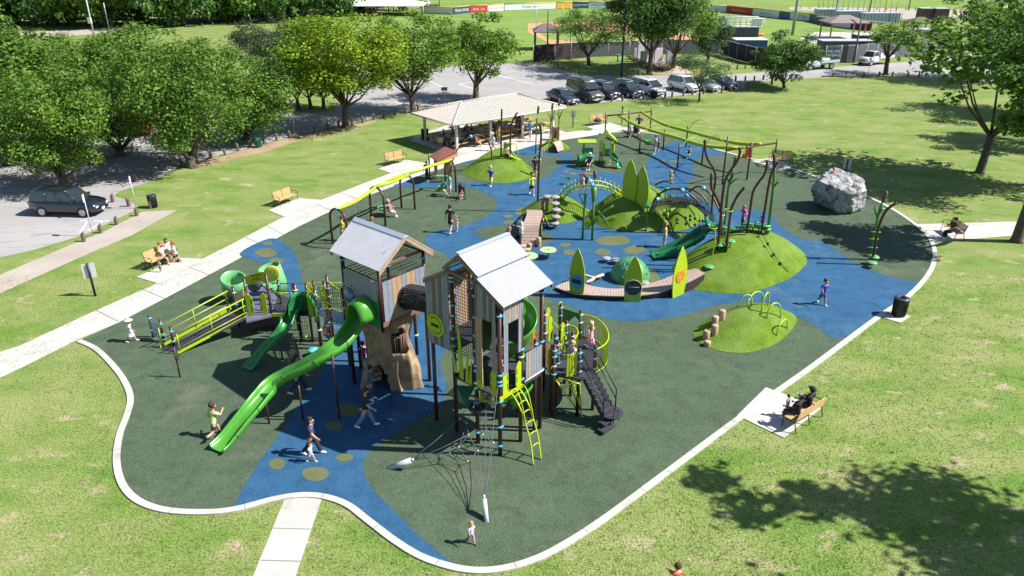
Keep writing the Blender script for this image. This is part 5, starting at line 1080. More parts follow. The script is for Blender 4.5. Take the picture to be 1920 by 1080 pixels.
# barrel bridge
bb = thing('barrel_bridge', 'tall arched plank climber curving over like half a barrel', 'play bridge', G(1000, 450))
pl = cr([G(977, 460, .05), G(979, 440, .6), G(982, 420, 1.15), G(987, 405, 1.4), G(988, 403, 1.42)+V((0, .35, 0)), G(988, 403, 1.2)+V((0, .75, 0)), G(988, 403, .3)+V((0, 1.0, 0))], 4, False)
wv = V((.98, -.02, 0)); mb = M()
for i in range(len(pl)-1): a, b = pl[i], pl[i+1].lerp(pl[i], .12); mb.slab([a, b, b+wv, a+wv], (0, -.02, .045))
mb.build('planks', mat('pinkish_plank', (1, 1, 1)), bb)
e = G(1009, 448)+wv*0
arc = cr([G(1013, 447, .05), G(1014, 425, .9), G(1019, 406, 1.3), G(1024, 415, 1.0), G(1028, 426, .05)], 4, False)
tube_part(arc, .05, brown, 'side_arch', bb); tube_part([p+V((.06, .1, -.05)) for p in arc], .04, lime, 'side_arch', bb); tube_part([p-wv*.0+V((-.0, .4, 0)) for p in arc], .05, brown, 'side_arch', bb)
# logs
for i, (px, py, h, lb) in enumerate([(1010, 463, .62, 'tallest round log post at the foot of the plank climber'), (1000.5, 462, .42, 'middle round log post at the foot of the plank climber'), (993, 465, .3, 'shortest log post beside the two lying logs')]):
    mb = M(); q = G(px, py, 0); mb.lathe(q, [(.14, 0), (.15, h*.5), (.145, h-.03), (.12, h), (0, h+.01)], 12); tag(mb.build('log_post', logm), lb, 'log', 'log posts by the plank climber')
for i, (a, b, lb) in enumerate([((964, 462), (987, 462), 'lying log nearer the plank climber'), ((966, 469), (995, 468), 'lying log nearer the lily pad table')]):
    mb = M(); mb.tube([G(a[0], a[1], .2), G(b[0], b[1], .2)], .11, 10); tag(mb.build('lying_log', logm), lb, 'log')
for px, py, rx, lb in ((1028, 469, 15.5, 'round pale green lily pad table farther from the roofs'), (991, 480, 18, 'pale green lily pad table peeping out behind the white roof')):
    q = G(px, py, .5); r_ = rx/FPX*(q-V((0, 0, CH))).length; o = thing('lily_pad_table', lb, 'play table', (q.x, q.y, 0), group='lily pad tables'); mb = M(); mb.slab([q+V((r_*cos(a), r_*sin(a), 0)) for a in [2*pi*i/28 for i in range(28)]], Z*.03); mb.build('pad', mat('pale_leaf', (.36, .46, .22), .5, .08, 3), o)
    mb = M(); mb.tube([q+V((0, -.3*r_, .034)), q+V((.05, .6*r_, .034))], .012, 4); mb.tube([q+V((-.5*r_, 0, .034)), q+V((.0, .1*r_, .034))], .01, 4); mb.tube([q+V((.55*r_, .1, .034)), q+V((.0, .1*r_, .034))], .01, 4); mb.build('vein', mat('vein_green', (.05, .12, .03)), o)
    mb = M(); mb.cyl((q.x, q.y, 0), .48, .08); mb.build('leg', lime, o)
# cattail posts in front of the arch bridge
def tallstem(lb, foot, top, leafs, cat=True):
    Y = G(*foot).y; a = G(*foot); b = PY(top[0], top[1], Y); o = thing('cattail_pole', lb, 'play pole', a); mb = M(); mb.tube([a, b], .075, 10); mb.build('stem', stem, o)
    d = (b-a).normalized(); mb = M(); mb.tube([b-d*.05, b, b+d*.6], [.03, .03, .03], 6); mb.tube([b+d*.5, b+d*.55, b+d*.95, b+d*1.0], [.03, .10, .10, .03], 10); mb.build('cattail', MATS['cattail_brown'], o)
    for l in leafs: q = [PY(x, y, Y-.1) for x, y in l]; mb = M(); mb.tube(cr(q, 3, False), .035, 6); mb.build('leaf', stem, o)
    return o
tallstem('green cattail pole, left of the pair before the lime arch bridge', (1092, 449), (1098, 360), [[(1094, 382), (1089, 372), (1086, 365)], [(1096, 366), (1090, 363), (1085, 365)]])
o = tallstem('green cattail pole with a bud, right of the pair before the arch bridge', (1110, 451), (1114.5, 350), [[(1111, 425), (1122, 405), (1135, 393), (1150, 385)]])
Yb = G(1110, 451).y; q = PY(1112.5, 383, Yb); mb = M(); mb.tube([q, q+Z*.4, q+Z*1.0, q+Z*1.05], [.05, .13, .19, .02], 8); mb.build('bud', stem, o)
o = thing('leaf_sculpture', 'bent green stalk with small leaf signs in front of the lime arch bridge', 'play pole', G(1142, 431))
Y_ = G(1142, 431).y; q = [PY(x, y, Y_) for x, y in ((1142, 431), (1137, 415), (1128, 403), (1121, 395))]; mb = M(); mb.tube(cr(q, 3, False), .045, 6); mb.build('stalk', stem, o)
q = [PY(x, y, Y_) for x, y in ((1100, 434), (1110, 418), (1124, 404), (1150, 386))]; mb = M(); mb.tube(cr(q, 3, False), .045, 6); mb.build('stalk', stem, o)
for cx, cy, rx, ry, rot in ((1101, 418, 7, 9, .3), (1137, 414, 10, 5, -.3), (1120, 414, 9, 8, .2), (1149, 411, 7, 5, -.4)):
    q = [PY(cx+rx*cos(a)*cos(rot)-ry*sin(a)*sin(rot), cy+rx*cos(a)*sin(rot)+ry*sin(a)*cos(rot), Y_+.1) for a in [2*pi*i/16 for i in range(16)]]; mb = M(); mb.slab(q, (0, .03, 0)); p_ = mb.build('leaf_sign', lime, o)
    mb = M()
    for k in range(4): mb.sph(PY(cx-4+k*2.6, cy-1+(k % 2)*1.6, Y_+.09), .035, 4)
    mb.build('leaf_mark', black, p_)
o = thing('flower_pole', 'little green flower on a short stem left of the children on the arch bridge', 'play pole', G(1066, 346)); q = G(1066, 346); mb = M(); mb.cyl(q, .45, .03); mb.build('stem', stem, o); mb = M(); mb.lathe(q+Z*.42, [(.02, 0), (.12, .05), (.2, .2), (.17, .2), (.08, .08)], 8); mb.build('bloom', dslide, o)
# lime arch bridge
ab = thing('arch_bridge', 'curved lime green ladder bridge with blue balls between two turf mounds', 'play bridge', G(1105, 385))
fa_, fb_ = mF.at(1049, 377), mB.at(1167, 371)
fr = [G(1054, 375, .9), G(1068, 358, 1.75), G(1085, 350, 2.15), G(1108, 347.5, 2.35), G(1130, 349, 2.25), G(1150, 357, 1.95), G(1166, 369, 1.45)]
bk_ = [G(1047, 369, 1.0), G(1062, 352, 1.75), G(1078, 344, 2.15), G(1100, 340, 2.35), G(1125, 340, 2.3), G(1148, 348, 2.0), G(1164, 358, 1.7)]
frc, bkc = cr(fr, 5, False), cr(bk_, 5, False)
tube_part(frc, .055, lime, 'rail', ab); tube_part(bkc, .055, lime, 'rail', ab)
for i in range(1, len(frc)-1): tube_part([frc[i]-Z*.22, bkc[i]-Z*.22], .022, lime, 'rung', ab, 5)
for i in range(2, len(frc)-1, 2):
    for l in (frc, bkc): tube_part([l[i]-Z*.22, l[i]+Z*.28], .02, lime, 'upright', ab, 5)
for px, py in ((1106, 340), (1111, 347.5)): q = G(px, py, 2.45); mb = M(); mb.sph(q, .17, 8); mb.build('ball', blueclamp, ab)
person(G(1089, 358, 1.7), 190, 1.15, 'stand', 'child in orange top crossing the lime arch bridge', shirt=(.6, .16, .05), low='shorts', lowc=(.5, .5, .6), child=True, hair=HR, grp=g1)
person(G(1094, 357, 1.75), 160, 1.15, 'stand', 'child with long brown hair just behind the one in orange on the arch bridge', shirt=(.4, .42, .6), low='shorts', lowc=(.4, .45, .6), child=True, hair=(.2, .09, .04), long=True, grp=g1)
# tall leaf panels
def leafpanel(lb, foot_l, foot_r, tip, base_z=0, yaw=None, decor=None, grp=None, m=limed, cut=0, name='climbing_leaf'):
    a, b = G(foot_l[0], foot_l[1], base_z), G(foot_r[0], foot_r[1], base_z); d = b-a; d.z = 0; w = d.length; d.normalize(); mid = (a+b)/2; h = HT(mid, tip)-base_z
    o = thing(name, lb, 'play panel', (mid.x, mid.y, base_z), group=grp); n_ = V((d.y, -d.x, 0)); pts = []; prof = [(0, .42), (.15, .46), (.3, .5), (.45, .5), (.6, .45), (.75, .34), (.88, .2), (1, 0)]
    pr = prof+[(t, -x) for t, x in prof[:-1][::-1]]
    for t, x in pr: pts.append(V((mid.x, mid.y, base_z))+d*(x*w)+Z*(t*h))
    mb = M(); mb.slab(pts, -n_*.04, 0); mb.build('panel', m, o)
    mb = M(); mb.tube([p-n_*.02 for p in pts], .028, 6, closed=False); mb.build('edge_tube', lime, o); return o, mid, d, n_, w, h
leafpanel('tall plain leaf panel standing left of its twin on the big turf mound', (1166, 373), (1191, 379), 299, mB.at(1177, 376).z-.04)
leafpanel('tall plain leaf panel standing right of its twin on the big turf mound', (1187, 384), (1213, 392), 311, mB.at(1200, 388).z-.04)
def disc(o, c, r, d, n_, m, name, th=.03, k=24):
    mb = M(); mb.slab([V(c)+d*(r*cos(a))+Z*(r*sin(a)) for a in [2*pi*i/k for i in range(k)]], n_*th); return mb.build(name, m, o)
o, mid_, d, n_, w, h = leafpanel('leaf panel with a blue ring and window at the tail of the boardwalk', (1067, 553), (1094, 561), 466, 0, grp='leaf panels along the boardwalk'); c = mid_+Z*h*.33
p_ = disc(o, c, .40, d, n_, mat('sky_blue_panel', (.03, .26, .42), .35), 'blue_ring'); mb = M(); mb.slab([c+n_*.031+d*x+Z*y for x, y in ((-.25, -.12), (.25, -.12), (.27, 0), (.25, .12), (-.25, .12), (-.27, 0))], n_*.004); mb.build('window', black, p_)
o, mid_, d, n_, w, h = leafpanel('leaf panel with a dark round dial in the middle of the boardwalk', (1169, 566), (1201, 567), 480, 0, grp='leaf panels along the boardwalk'); c = mid_+Z*h*.32
p_ = disc(o, c, .43, d, n_, mat('dark_dial', (.035, .035, .045), .4), 'dial'); mb = M(); mb.tube([c+n_*.04+d*(.44*cos(a))+Z*(.44*sin(a)) for a in [2*pi*i/24 for i in range(24)]], .015, 5, closed=True); mb.build('dial_rim', steel, p_); mb = M(); mb.tube([c+n_*.05-d*.3+Z*.05, c+n_*.05+d*.3+Z*.05], .012, 4); mb.build('dial_mark', steel, p_)
o, mid_, d, n_, w, h = leafpanel('bright leaf panel with an orange disc beside the big mound', (1259, 561), (1284, 551), 463, 0, grp='leaf panels along the boardwalk', m=lime); c = mid_+Z*h*.42
p_ = disc(o, c, .34, d, n_, mat('orange_disc', (.55, .25, .02), .4), 'orange_disc'); mb = M(); 
for a in range(7): mb.sph(c+n_*.035+d*(.2*cos(a*.9))+Z*(.2*sin(a*.9)), .03, 4)
mb.build('disc_hole', mat('red_brown', (.3, .08, .02)), p_)
# boardwalk
bw = thing('boardwalk', 'low curved plank boardwalk with a pointed end winding to the big mound', 'boardwalk', G(1180, 545))
ed1 = cr([G(1041, 537, .22), G(1075, 525, .25), G(1110, 536, .3), G(1150, 541, .3), G(1190, 538, .32), G(1230, 528, .4), G(1275, 511, .6), G(1305, 503, .8)], 8, False)
ed0 = cr([G(1041, 538, .22), G(1072, 549, .25), G(1105, 553, .3), G(1150, 555, .3), G(1195, 554, .32), G(1240, 547, .4), G(1285, 531, .6), G(1322, 512, .8)], 8, False)
mb = M()
for i in range(len(ed0)-1): a, b = ed0[i], ed0[i+1].lerp(ed0[i], .1); c, e = ed1[i+1].lerp(ed1[i], .1), ed1[i]; mb.slab([a, b, c, e], -Z*.05)
mb.build('planks', MATS['pinkish_plank'], bw)
mb = M()
for i in range(len(ed0)-1): mb.slab([ed0[i]-Z*.06, ed0[i+1]-Z*.06, V((ed0[i+1].x, ed0[i+1].y+.08, .02)), V((ed0[i].x, ed0[i].y+.08, .02))], (0, .03, 0))
mb.build('skirt', mat('dark_skirt', (.04, .022, .018), .8), bw)
# climbing dome
dm = thing('climbing_dome', 'mint green dome with round holes and a dark doorway behind the boardwalk', 'climbing dome', G(1181, 530)); c = G(1181, 522)
r_ = 1.08; vs = []; n1, n2 = 28, 12; mb = M()
for j in range(n2+1):
    e = pi/2*j/n2
    for i in range(n1): a = 2*pi*i/n1; vs.append(c+V((r_*cos(e)*cos(a), r_*cos(e)*sin(a), 1.22*sin(e))))
hol = [(R(-120), .75), (R(-100), .85), (R(-140), .95), (R(-115), 1.1), (R(-70), .6), (R(-155), .55), (R(-35), .45), (R(-20), .7), (R(-125), .35), (R(-165), .2), (R(-60), 1.0), (R(170), .5)]
fs = [(j*n1+i, j*n1+(i+1) % n1, (j+1)*n1+(i+1) % n1, (j+1)*n1+i) for j in range(n2) for i in range(n1) if not (j < 4 and abs(dang(2*pi*(i+.5)/n1, R(-85))) < .3)]
mb.add(vs, fs, 0, True); dd = mb.build('shell', mat('dome_green', (.06, .24, .10), .4, .08, 2), dm, fix=False); sd = dd.modifiers.new('t', 'SOLIDIFY'); sd.thickness = .06
for a, e in hol:
    nrm = V((cos(e)*cos(a), cos(e)*sin(a), sin(e))); p = c+V((nrm.x*1.09, nrm.y*1.09, nrm.z*1.23)); s_ = nrm.orthogonal().normalized(); u_ = nrm.cross(s_); mb = M(); mb.tube([p+(s_*cos(t)+u_*sin(t))*.075 for t in [2*pi*i/12 for i in range(12)]], .02, 5, closed=True); h_ = mb.build('hole_ring', mint, dm)
    mb = M(); mb.slab([p+(s_*cos(t)+u_*sin(t))*.07 for t in [2*pi*i/12 for i in range(12)]], nrm*.012); mb.build('hole', black, h_)
for px, py, lb in ((1137, 483, 'left of two small grey mushroom stools behind the dome'), (1154, 486, 'right of two small grey mushroom stools behind the dome'), (1209, 529, 'small grey mushroom stool at the right foot of the dome')):
    q = G(px, py, .3); o = thing('mushroom_stool', lb, 'stool', (q.x, q.y, 0), group='mushroom stools by the dome'); mb = M(); mb.lathe(q, [(0, .02), (.22, .01), (.27, -.04), (.22, -.09), (.08, -.12)], 16); mb.build('cap', greyc, o); mb = M(); mb.cyl((q.x, q.y, 0), .22, .08); mb.build('stalk', logm, o)
mb = M(); A_ = G(1114, 521, .3); mb.tube(cr([G(1098, 530, .2), G(1108, 526, .28), A_], 3, False), .09, 8); mb.tube([A_, G(1131, 515, .25)], .085, 8); mb.tube([A_, G(1097, 516, .25), G(1065, 520, .3)], .075, 8); mb.tube([G(1108, 527, .1), G(1110, 527, 0)], .09, 8)
tag(mb.build('forked_log', mat('pale_log', (.50, .38, .27), .7, .1, 5)), 'pale forked log climber lying behind the blue ringed leaf panel', 'log climber')
# mound E furniture
for i, (px, py, z, lb) in enumerate([(1353, 586, .62, 'topmost log stump at the crest of the nearer mound'), (1340, 597, .6, 'second log stump from the crest of the nearer mound'), (1339, 614, .62, 'third log stump from the crest, standing tall'), (1324, 625, .5, 'fourth log stump, second from the foot of the nearer mound'), (1326, 639, .28, 'lowest log stump at the foot of the nearer mound')]):
    t = mE.at(px, py+ (12 if z > .5 else 8)); zt = t.z+z*.75; mb = M(); mb.lathe((t.x, t.y, t.z-.1), [(.155, 0), (.16, .2), (.155, zt-t.z+.07), (.13, zt-t.z+.1), (0, zt-t.z+.1)], 14); tag(mb.build('log_stump', logm), lb, 'stump', 'log stumps on the nearer mound')
for i, (a, b, top, lb) in enumerate([((1384, 577), (1409, 571), 553, 'lime hoop at the far left of the hoops on the nearer mound'), ((1401, 575), (1430, 568), 547, 'tallest lime hoop, second of the hoops on the nearer mound'), ((1427, 585), (1440, 573), 549, 'narrow lime hoop in the middle of the row'), ((1437, 597), (1463, 596), 568, 'lime hoop on the right slope of the nearer mound'), ((1456, 629), (1475, 616), 600, 'lowest and smallest lime hoop on the nearer mound')]):
    p, q = mE.at(*a), mE.at(*b); m_ = (p+q)/2; h = HT(m_, top); pts = [p-Z*.05]+[m_-(q-p)/2*cos(t)+Z*((p.z+q.z)/2-m_.z+(h-m_.z)*(sin(t)**.75)) for t in [pi*k/14 for k in range(1, 14)]]+[q-Z*.05]; mb = M(); mb.tube(pts, .035, 8); tag(mb.build('lime_hoop', lime), lb, 'hoop', 'lime hoops on the nearer mound')
# ---- net bridge with arches between mound B and D
nb = thing('net_bridge', 'brown arched rope bridge with blue ball joints between the two big mounds', 'rope bridge', G(1280, 420))
Y1 = G(1240, 445).y-1.2
def parc(l, Y, par, r=.06): q = cr([PY(x, y, Y) for x, y in l], 4, False); return tube_part(q, r, brown, 'arch', par)
YB = mB.at(1218, 398).y; YC = G(1330, 425, .5).y
def arc3(l, Ya, Yb, par=nb): n = len(l)-1; q = [PY(x, y, Ya+(Yb-Ya)*i/n) for i, (x, y) in enumerate(l)]; tube_part(cr(q, 4, False), .06, brown, 'arch', par); return q
ar1 = arc3([(1218, 399), (1226, 376), (1240, 361), (1260, 354), (1279, 357), (1300, 369), (1316, 391), (1326, 414)], YB, YC)
ar2 = arc3([(1283, 376), (1292, 360), (1306, 350), (1319, 353), (1334, 366), (1345, 386), (1352, 402)], YB+1.2, YC+.6)
ar3 = arc3([(1262, 354), (1284, 353), (1302, 358), (1318, 369), (1328, 384)], YB+1.6, YC+2.0)
ar4 = arc3([(1228, 347), (1240, 341), (1252, 340), (1262, 345)], YB+2.2, YB+2.0)
for q in (PY(1231, 373.5, YB-.1), ar1[4], PY(1287, 366, YB+.3), ar2[3], PY(1325, 409, YC)): mb = M(); mb.sph(q, .16, 8); mb.build('ball', blueclamp, nb)
dl = [G(1222, 388, 1.75), G(1252, 380, 1.9), G(1280, 379, 1.95), G(1302, 386, 1.85), G(1322, 402, 1.7), G(1338, 416, 1.65)]
dr = [p+V((.25, .95, 0)) for p in dl]; dlc, drc = cr(dl, 5, False), cr(dr, 5, False)
mb = M()
for i in range(0, len(dlc)): mb.tube([dlc[i], drc[i]], .032, 4)
for k in range(5): mb.tube([dlc[i].lerp(drc[i], k/4) for i in range(len(dlc))], .032, 4)
mb.build('net_floor', rope, nb)
mb = M()
for i in range(2, len(dlc)):
    p = dlc[i]; q = min(ar1, key=lambda v: abs(v.x-p.x)); mb.tube([p, V((p.x, (p.y+q.y)/2, q.z))], .01, 4)
    p = drc[i]; q = min(ar2+ar3, key=lambda v: abs(v.x-p.x)); mb.tube([p, V((p.x, (p.y+q.y)/2, q.z))], .01, 4)
mesh_net(mb, ar3[1], ar3[4]-ar3[1], V((.6, -.6, -1.0)), 10, 6, .009); mb.build('side_net', rope, nb)
mb = M()
for k in range(12): mb.slab([dlc[k]-Z*.06, dlc[k+1]-Z*.06, dlc[k+1]-Z*.38, dlc[k]-Z*.38], (0, .05, 0))
mb.slab([p-Z*.1 for p in dlc[:14]]+[p-Z*.1 for p in drc[:14]][::-1], -Z*.06); mb.build('side_boards', mat('olive_board', (.15, .2, .03), .6), nb)  # solid slab below the net is added to cast shade on the mound
hg = thing('hanging_balls', 'black balls strung on ropes below the brown rope bridge', 'rope climber', G(1290, 440))
for px, top, bot, n in ((1286, 396, 420, 2), (1294, 398, 412, 2), (1303, 398, 433, 3), (1312, 404, 424, 2), (1318, 407, 414, 1), (1270, 405, 418, 2)):
    Yq = YC-.3; a, b = PY(px, top, Yq), PY(px, bot, Yq); b.z = max(b.z, .25); mb = M(); mb.tube([a, b-Z*.2], .012, 4); rp_ = mb.build('rope', rope, hg)
    for k in range(n): q = a.lerp(b, (k+1)/n); mb = M(); mb.sph(q, .09, 7); mb.build('ball', black, rp_)
# green pods by the far mound edge
for i, (px, py, z, lb) in enumerate([(1249, 352, 2.0, 'green pod step nearest the boy in yellow'), (1259, 366, 1.9, 'green pod step under the brown arch'), (1252, 371, 1.85, 'green pod step lowest under the brown arch'), (1215, 385, 1.75, 'green pod step beside the right tall leaf panel')]):
    q = G(px, py, z); b = mB.z(q.x, q.y); o = thing('pod_step', lb, 'step', (q.x, q.y, b), group='pod steps on the turf mounds'); mb = M(); mb.lathe(q, [(0, .03), (.2, .02), (.25, -.03), (.12, -.12), (.05, -.14)], 14); mb.build('cap', dslide, o); mb = M(); mb.cyl((q.x, q.y, b-.02), max(.05, z-b-.1), .04); mb.build('stalk', stem, o)
person(mB.at(1256, 352)+Z*.3, 70, 1.25, 'sit', 'blond boy in yellow shirt sitting on top of the big turf mound', shirt=(.55, .5, .06), lowc=BLK, child=True, hair=HBL, grp=g1)
# wavy poles
def wav(lb, l, r=.075):
    b = mD.at(*l[0]); return pole(lb, l, b.y, r, name='wavy_pole')
wav('wavy brown pole rooted nearest the green slide, curving to the right at its tip', [(1345.5, 468), (1351, 410), (1353, 384), (1358.5, 343), (1368, 322.6), (1381, 304), (1387, 288), (1386.7, 276.7)])
pole('tallest wavy brown pole, leaning left at its tip', [(1333.5, 412), (1336, 372.6), (1341.5, 335.6), (1338, 317), (1327, 298.5), (1322, 280), (1322, 262)], mD.at(1340, 447).y+.8, name='wavy_pole')
pole('short brown pole crossing the tall one behind the slide', [(1352, 440), (1351, 391), (1340, 363), (1333.5, 350), (1334, 324.5)], mD.at(1345, 462).y+.3, .07, name='wavy_pole')
wav('shortest bent brown pole in the middle of the big mound', [(1361, 472), (1369.6, 400), (1377, 378), (1386, 363), (1396.5, 351)])
pole('wavy brown pole behind the pink shirted woman', [(1400, 437.5), (1406.7, 391), (1412, 360), (1421.5, 343), (1434.5, 324.5), (1439, 300)], mD.at(1400, 440).y, name='wavy_pole')
pole('brown pole at the right end of the big mound, tip bent right', [(1428, 433), (1436, 380), (1445.5, 328), (1459.5, 303)], mD.at(1425, 440).y, name='wavy_pole')
for lb, l, lv in (('green cattail pole between the wavy poles above the slide', [(1355.5, 440), (1366, 352), (1373, 325), (1376, 312)], ((1367, 345, 1362, 325), (1367, 345, 1379, 322), (1366, 349, 1384, 333))), ('green cattail pole at the right end of the big mound', [(1439, 438), (1450, 354), (1452, 318), (1452, 308)], ((1450, 352, 1444, 336), (1450, 352, 1462, 340)))):
    cattail(lb, l, mD.at(min(l[0][0], 1425), 441).y+.3, lv, .085)
# pods and clamps on the poles
for i, (px, py, z, lb) in enumerate([(1389, 425, 2.0, 'pod step behind the short bent pole on the big mound crest'), (1373, 428, 1.9, 'pod step just right of the cattail pole'), (1401, 418.5, 2.25, 'pod step wrapped round the wavy pole by the woman in pink'), (1413, 422, 2.1, 'pod step between the two right poles'), (1424, 420.5, 2.2, 'pod step next to the rightmost wavy pole'), (1436, 422, 2.15, 'pod step at the right edge of the mound crest'), (1437, 428, 1.95, 'lower pod step at the right edge of the mound crest'), (1370, 451, 1.85, 'pod step on the shortest bent pole'), (1349, 458, 1.6, 'pod step where the slide pole meets the mound'), (1329, 499, .85, 'lone pod step at the foot of the turf by the boardwalk'), (1357, 424, 2.1, 'blue clamped pod step on the cattail pole')]):
    q = G(px, py, z); b = mD.z(q.x, q.y); o = thing('pod_step', lb, 'step', (q.x, q.y, b), group='pod steps on the turf mounds'); mb = M(); mb.lathe(q, [(0, .03), (.24, .02), (.29, -.03), (.12, -.13), (.05, -.14)], 14); mb.build('cap', mat('pod_green', (.08, .3, .09), .35), o); mb = M(); mb.cyl((q.x, q.y, b-.02), max(.05, z-b-.1), .045); mb.build('stalk', lime if i > 6 else stem, o)
for nm, l in (('bent lime pole holding rings beside the slide', [(1333, 428), (1341, 433), (1339, 460), (1336, 475), (1332, 494)]), ('bent lime pole holding rings right of the slide', [(1362, 396), (1367, 398), (1364, 425), (1359, 455)])):
    o, q = pole(nm, l[::-1], mD.at(1340, 470).y-.3, .035, lime, 'ring_pole'); t = q[-1]; mb = M(); mb.tube([t+V((.22*cos(a)+.1, .22*sin(a), .05)) for a in [2*pi*i/14 for i in range(14)]], .022, 6, closed=True); mb.build('ring', lime, o)
# big dark green slide
bs = thing('wide_slide', 'wide dark green slide curving down the left side of the big mound', 'slide', G(1280, 470))
mb, _ = sweep_slide([G(1342, 418, 1.95), G(1336, 428, 1.8), G(1322, 440, 1.35), G(1300, 455, .9), G(1272, 468, .5), G(1245, 478, .2), G(1224, 482, .12)], .42, .46, dslide, 's'); mb.build('chute', mat('slide_green', (.015, .15, .06), .28, .08, 2), bs)
q = G(1341, 418, 1.9); mb = M(); mb.tube([q+V((-.5, 0, -.1)), q+V((-.45, 0, .5)), q+V((.45, 0, .5)), q+V((.5, 0, -.1))], .03, 6); mb.build('entry_bar', stem, bs)
# climbing rope with balls
cl_ = thing('ball_rope', 'taut climbing rope with black balls down the front of the big mound', 'climbing rope', mD.at(1425, 445))
l = [(1417, 427), (1428, 446), (1438.5, 464), (1450, 482), (1463, 497), (1478, 511)]; q = [mD.at(x, y)+Z*(.30*(1-i/5)+.04) for i, (x, y) in enumerate(l)]
mb = M(); mb.tube(q, .018, 5); mb.build('rope', rope, cl_)
for p in q[1:-1]: mb = M(); mb.sph(p, .09, 7); mb.build('ball', black, cl_)
mb = M(); mb.sph(q[0], .12, 7); mb.build('clamp', blueclamp, cl_)
# pink woman and purple child behind the mound
pp(1391, 428, 386, 20, 'hips', 'woman in bright pink shirt and black trousers behind the big mound', z=.3, shirt=(.6, .06, .34), low='trousers', lowc=BLK, hair=(.25, .14, .08), long=True, grp=g1)
pp(1428, 428, 398, 60, 'stand', 'small child in purple behind the right brown pole', shirt=(.2, .05, .25), low='dress', lowc=(.2, .05, .25), child=True, hair=HD, long=True, grp=g1)
pp(1354, 424, 404, 90, 'climb', 'child in white and pink climbing behind the slide head', z=1.3, shirt=(.55, .45, .48), lowc=(.5, .2, .2), child=True, grp=g1)
# climbing poles at the far right
o, _ = pole('long brown pole bent to the right near the exit walk', [(1634, 496), (1639, 470), (1644, 440), (1650, 418), (1660, 397), (1672, 386), (1681, 381)], G(1634, 497).y, .08, name='bent_pole')
o = cattail('cattail pole with two curved leaves near the exit walk', [(1632, 486), (1638, 450), (1645, 412), (1652, 385), (1655, 378)], G(1632, 487).y, ((1645, 410, 1640, 385), (1647, 404, 1657, 391)), .08)
for k, (px, py) in enumerate(((1640, 435), (1636, 448), (1634, 464), (1632, 478))):
    q = PY(px, py, G(1632, 487).y-.1); mb = M(); mb.tube([q+V((-.25, 0, .02)), q, q+V((.3, -.1, .02))], .025, 6); mb.build('ring_hold', lime if k != 2 else blueclamp, o)
for px, py, z, lb in ((1640, 481, .5, 'upper green pod step at the bent pole near the exit'), (1636, 492, .35, 'lower green pod step at the bent pole near the exit')):
    q = G(px, py, z); o = thing('pod_step', lb, 'step', (q.x, q.y, 0)); mb = M(); mb.lathe(q, [(0, .03), (.24, .02), (.28, -.03), (.1, -.12)], 14); mb.build('cap', mint, o); mb = M(); mb.cyl((q.x, q.y, 0), z-.1, .03); mb.build('stalk', lime, o)
# climbing rock
rk = [(0, 0)]; rnd = random.Random(5); c = G(1572, 395); a0, a1_ = G(1527, 395), G(1615, 395); rw = (a1_-a0).length/2
mb = M(); vs = []; n1, n2 = 40, 24; rh = 2.45
from mathutils import noise
# a boulder: half spaces hacked out of a rough block, wider at the top left
cuts = [((-.82, -.30, -.62), .98), ((-.35, -.95, -.30), .98), ((.55, -.80, -.10), 1.12), ((.95, -.2, .12), 1.28), ((.5, .8, .1), 1.2), ((-.5, .85, .1), 1.2), ((-.2, -.25, 1), 1.12), ((.5, .1, .95), 1.42), ((-.75, .2, .45), 1.42), ((.1, -.92, .45), 1.28), ((-.75, -.6, .3), 1.30), ((.85, -.5, .5), 1.38), ((.2, -.6, -.9), 1.35)]
cuts = [(V(a).normalized(), b) for a, b in cuts]
n1, n2 = 72, 44
for j in range(n2+1):
    e = -pi/2+pi*j/n2
    for i in range(n1):
        a = 2*pi*i/n1; d = V((cos(e)*cos(a), cos(e)*sin(a), sin(e))); r = min(b/max(.05, d.dot(n)) for n, b in cuts)
        q = d*r; f = noise.fractal(q*2.1+V((3, 1, 2)), .7, 2.3, 5)*.05-abs(noise.noise(q*2.2+V((9, 2, 4))))*.13-abs(noise.noise(q*7+V((1, 7, 3))))*.035
        q = q*(1+f); vs.append(V((c.x+q.x*rw*.80, c.y+.3+q.y*rw*.78, max(-.1, 1.12+q.z*1.02))))
fs = [(j*n1+i, j*n1+(i+1) % n1, (j+1)*n1+(i+1) % n1, (j+1)*n1+i) for j in range(n2) for i in range(n1)]
mb.add(vs, fs, 0, False); rkm = ground_mat('grey_rock', [(.24, .25, .27), (.40, .39, .38), (.12, .125, .15), (.52, .50, .46)], [(1.3, .42, .60), (2.2, .52, .64), (3.6, .58, .72)], 1.0, 7, .85, .25)
tag(mb.build('climbing_rock', rkm), 'big craggy grey climbing boulder on the dark green rubber', 'boulder')
person(V((c.x-.35, c.y+1.0, 1.75)), 270, 1.15, 'sit', 'child in red crouching behind the top of the boulder', shirt=(.55, .04, .06), lowc=NAVY, child=True, hair=HR, grp=g1)
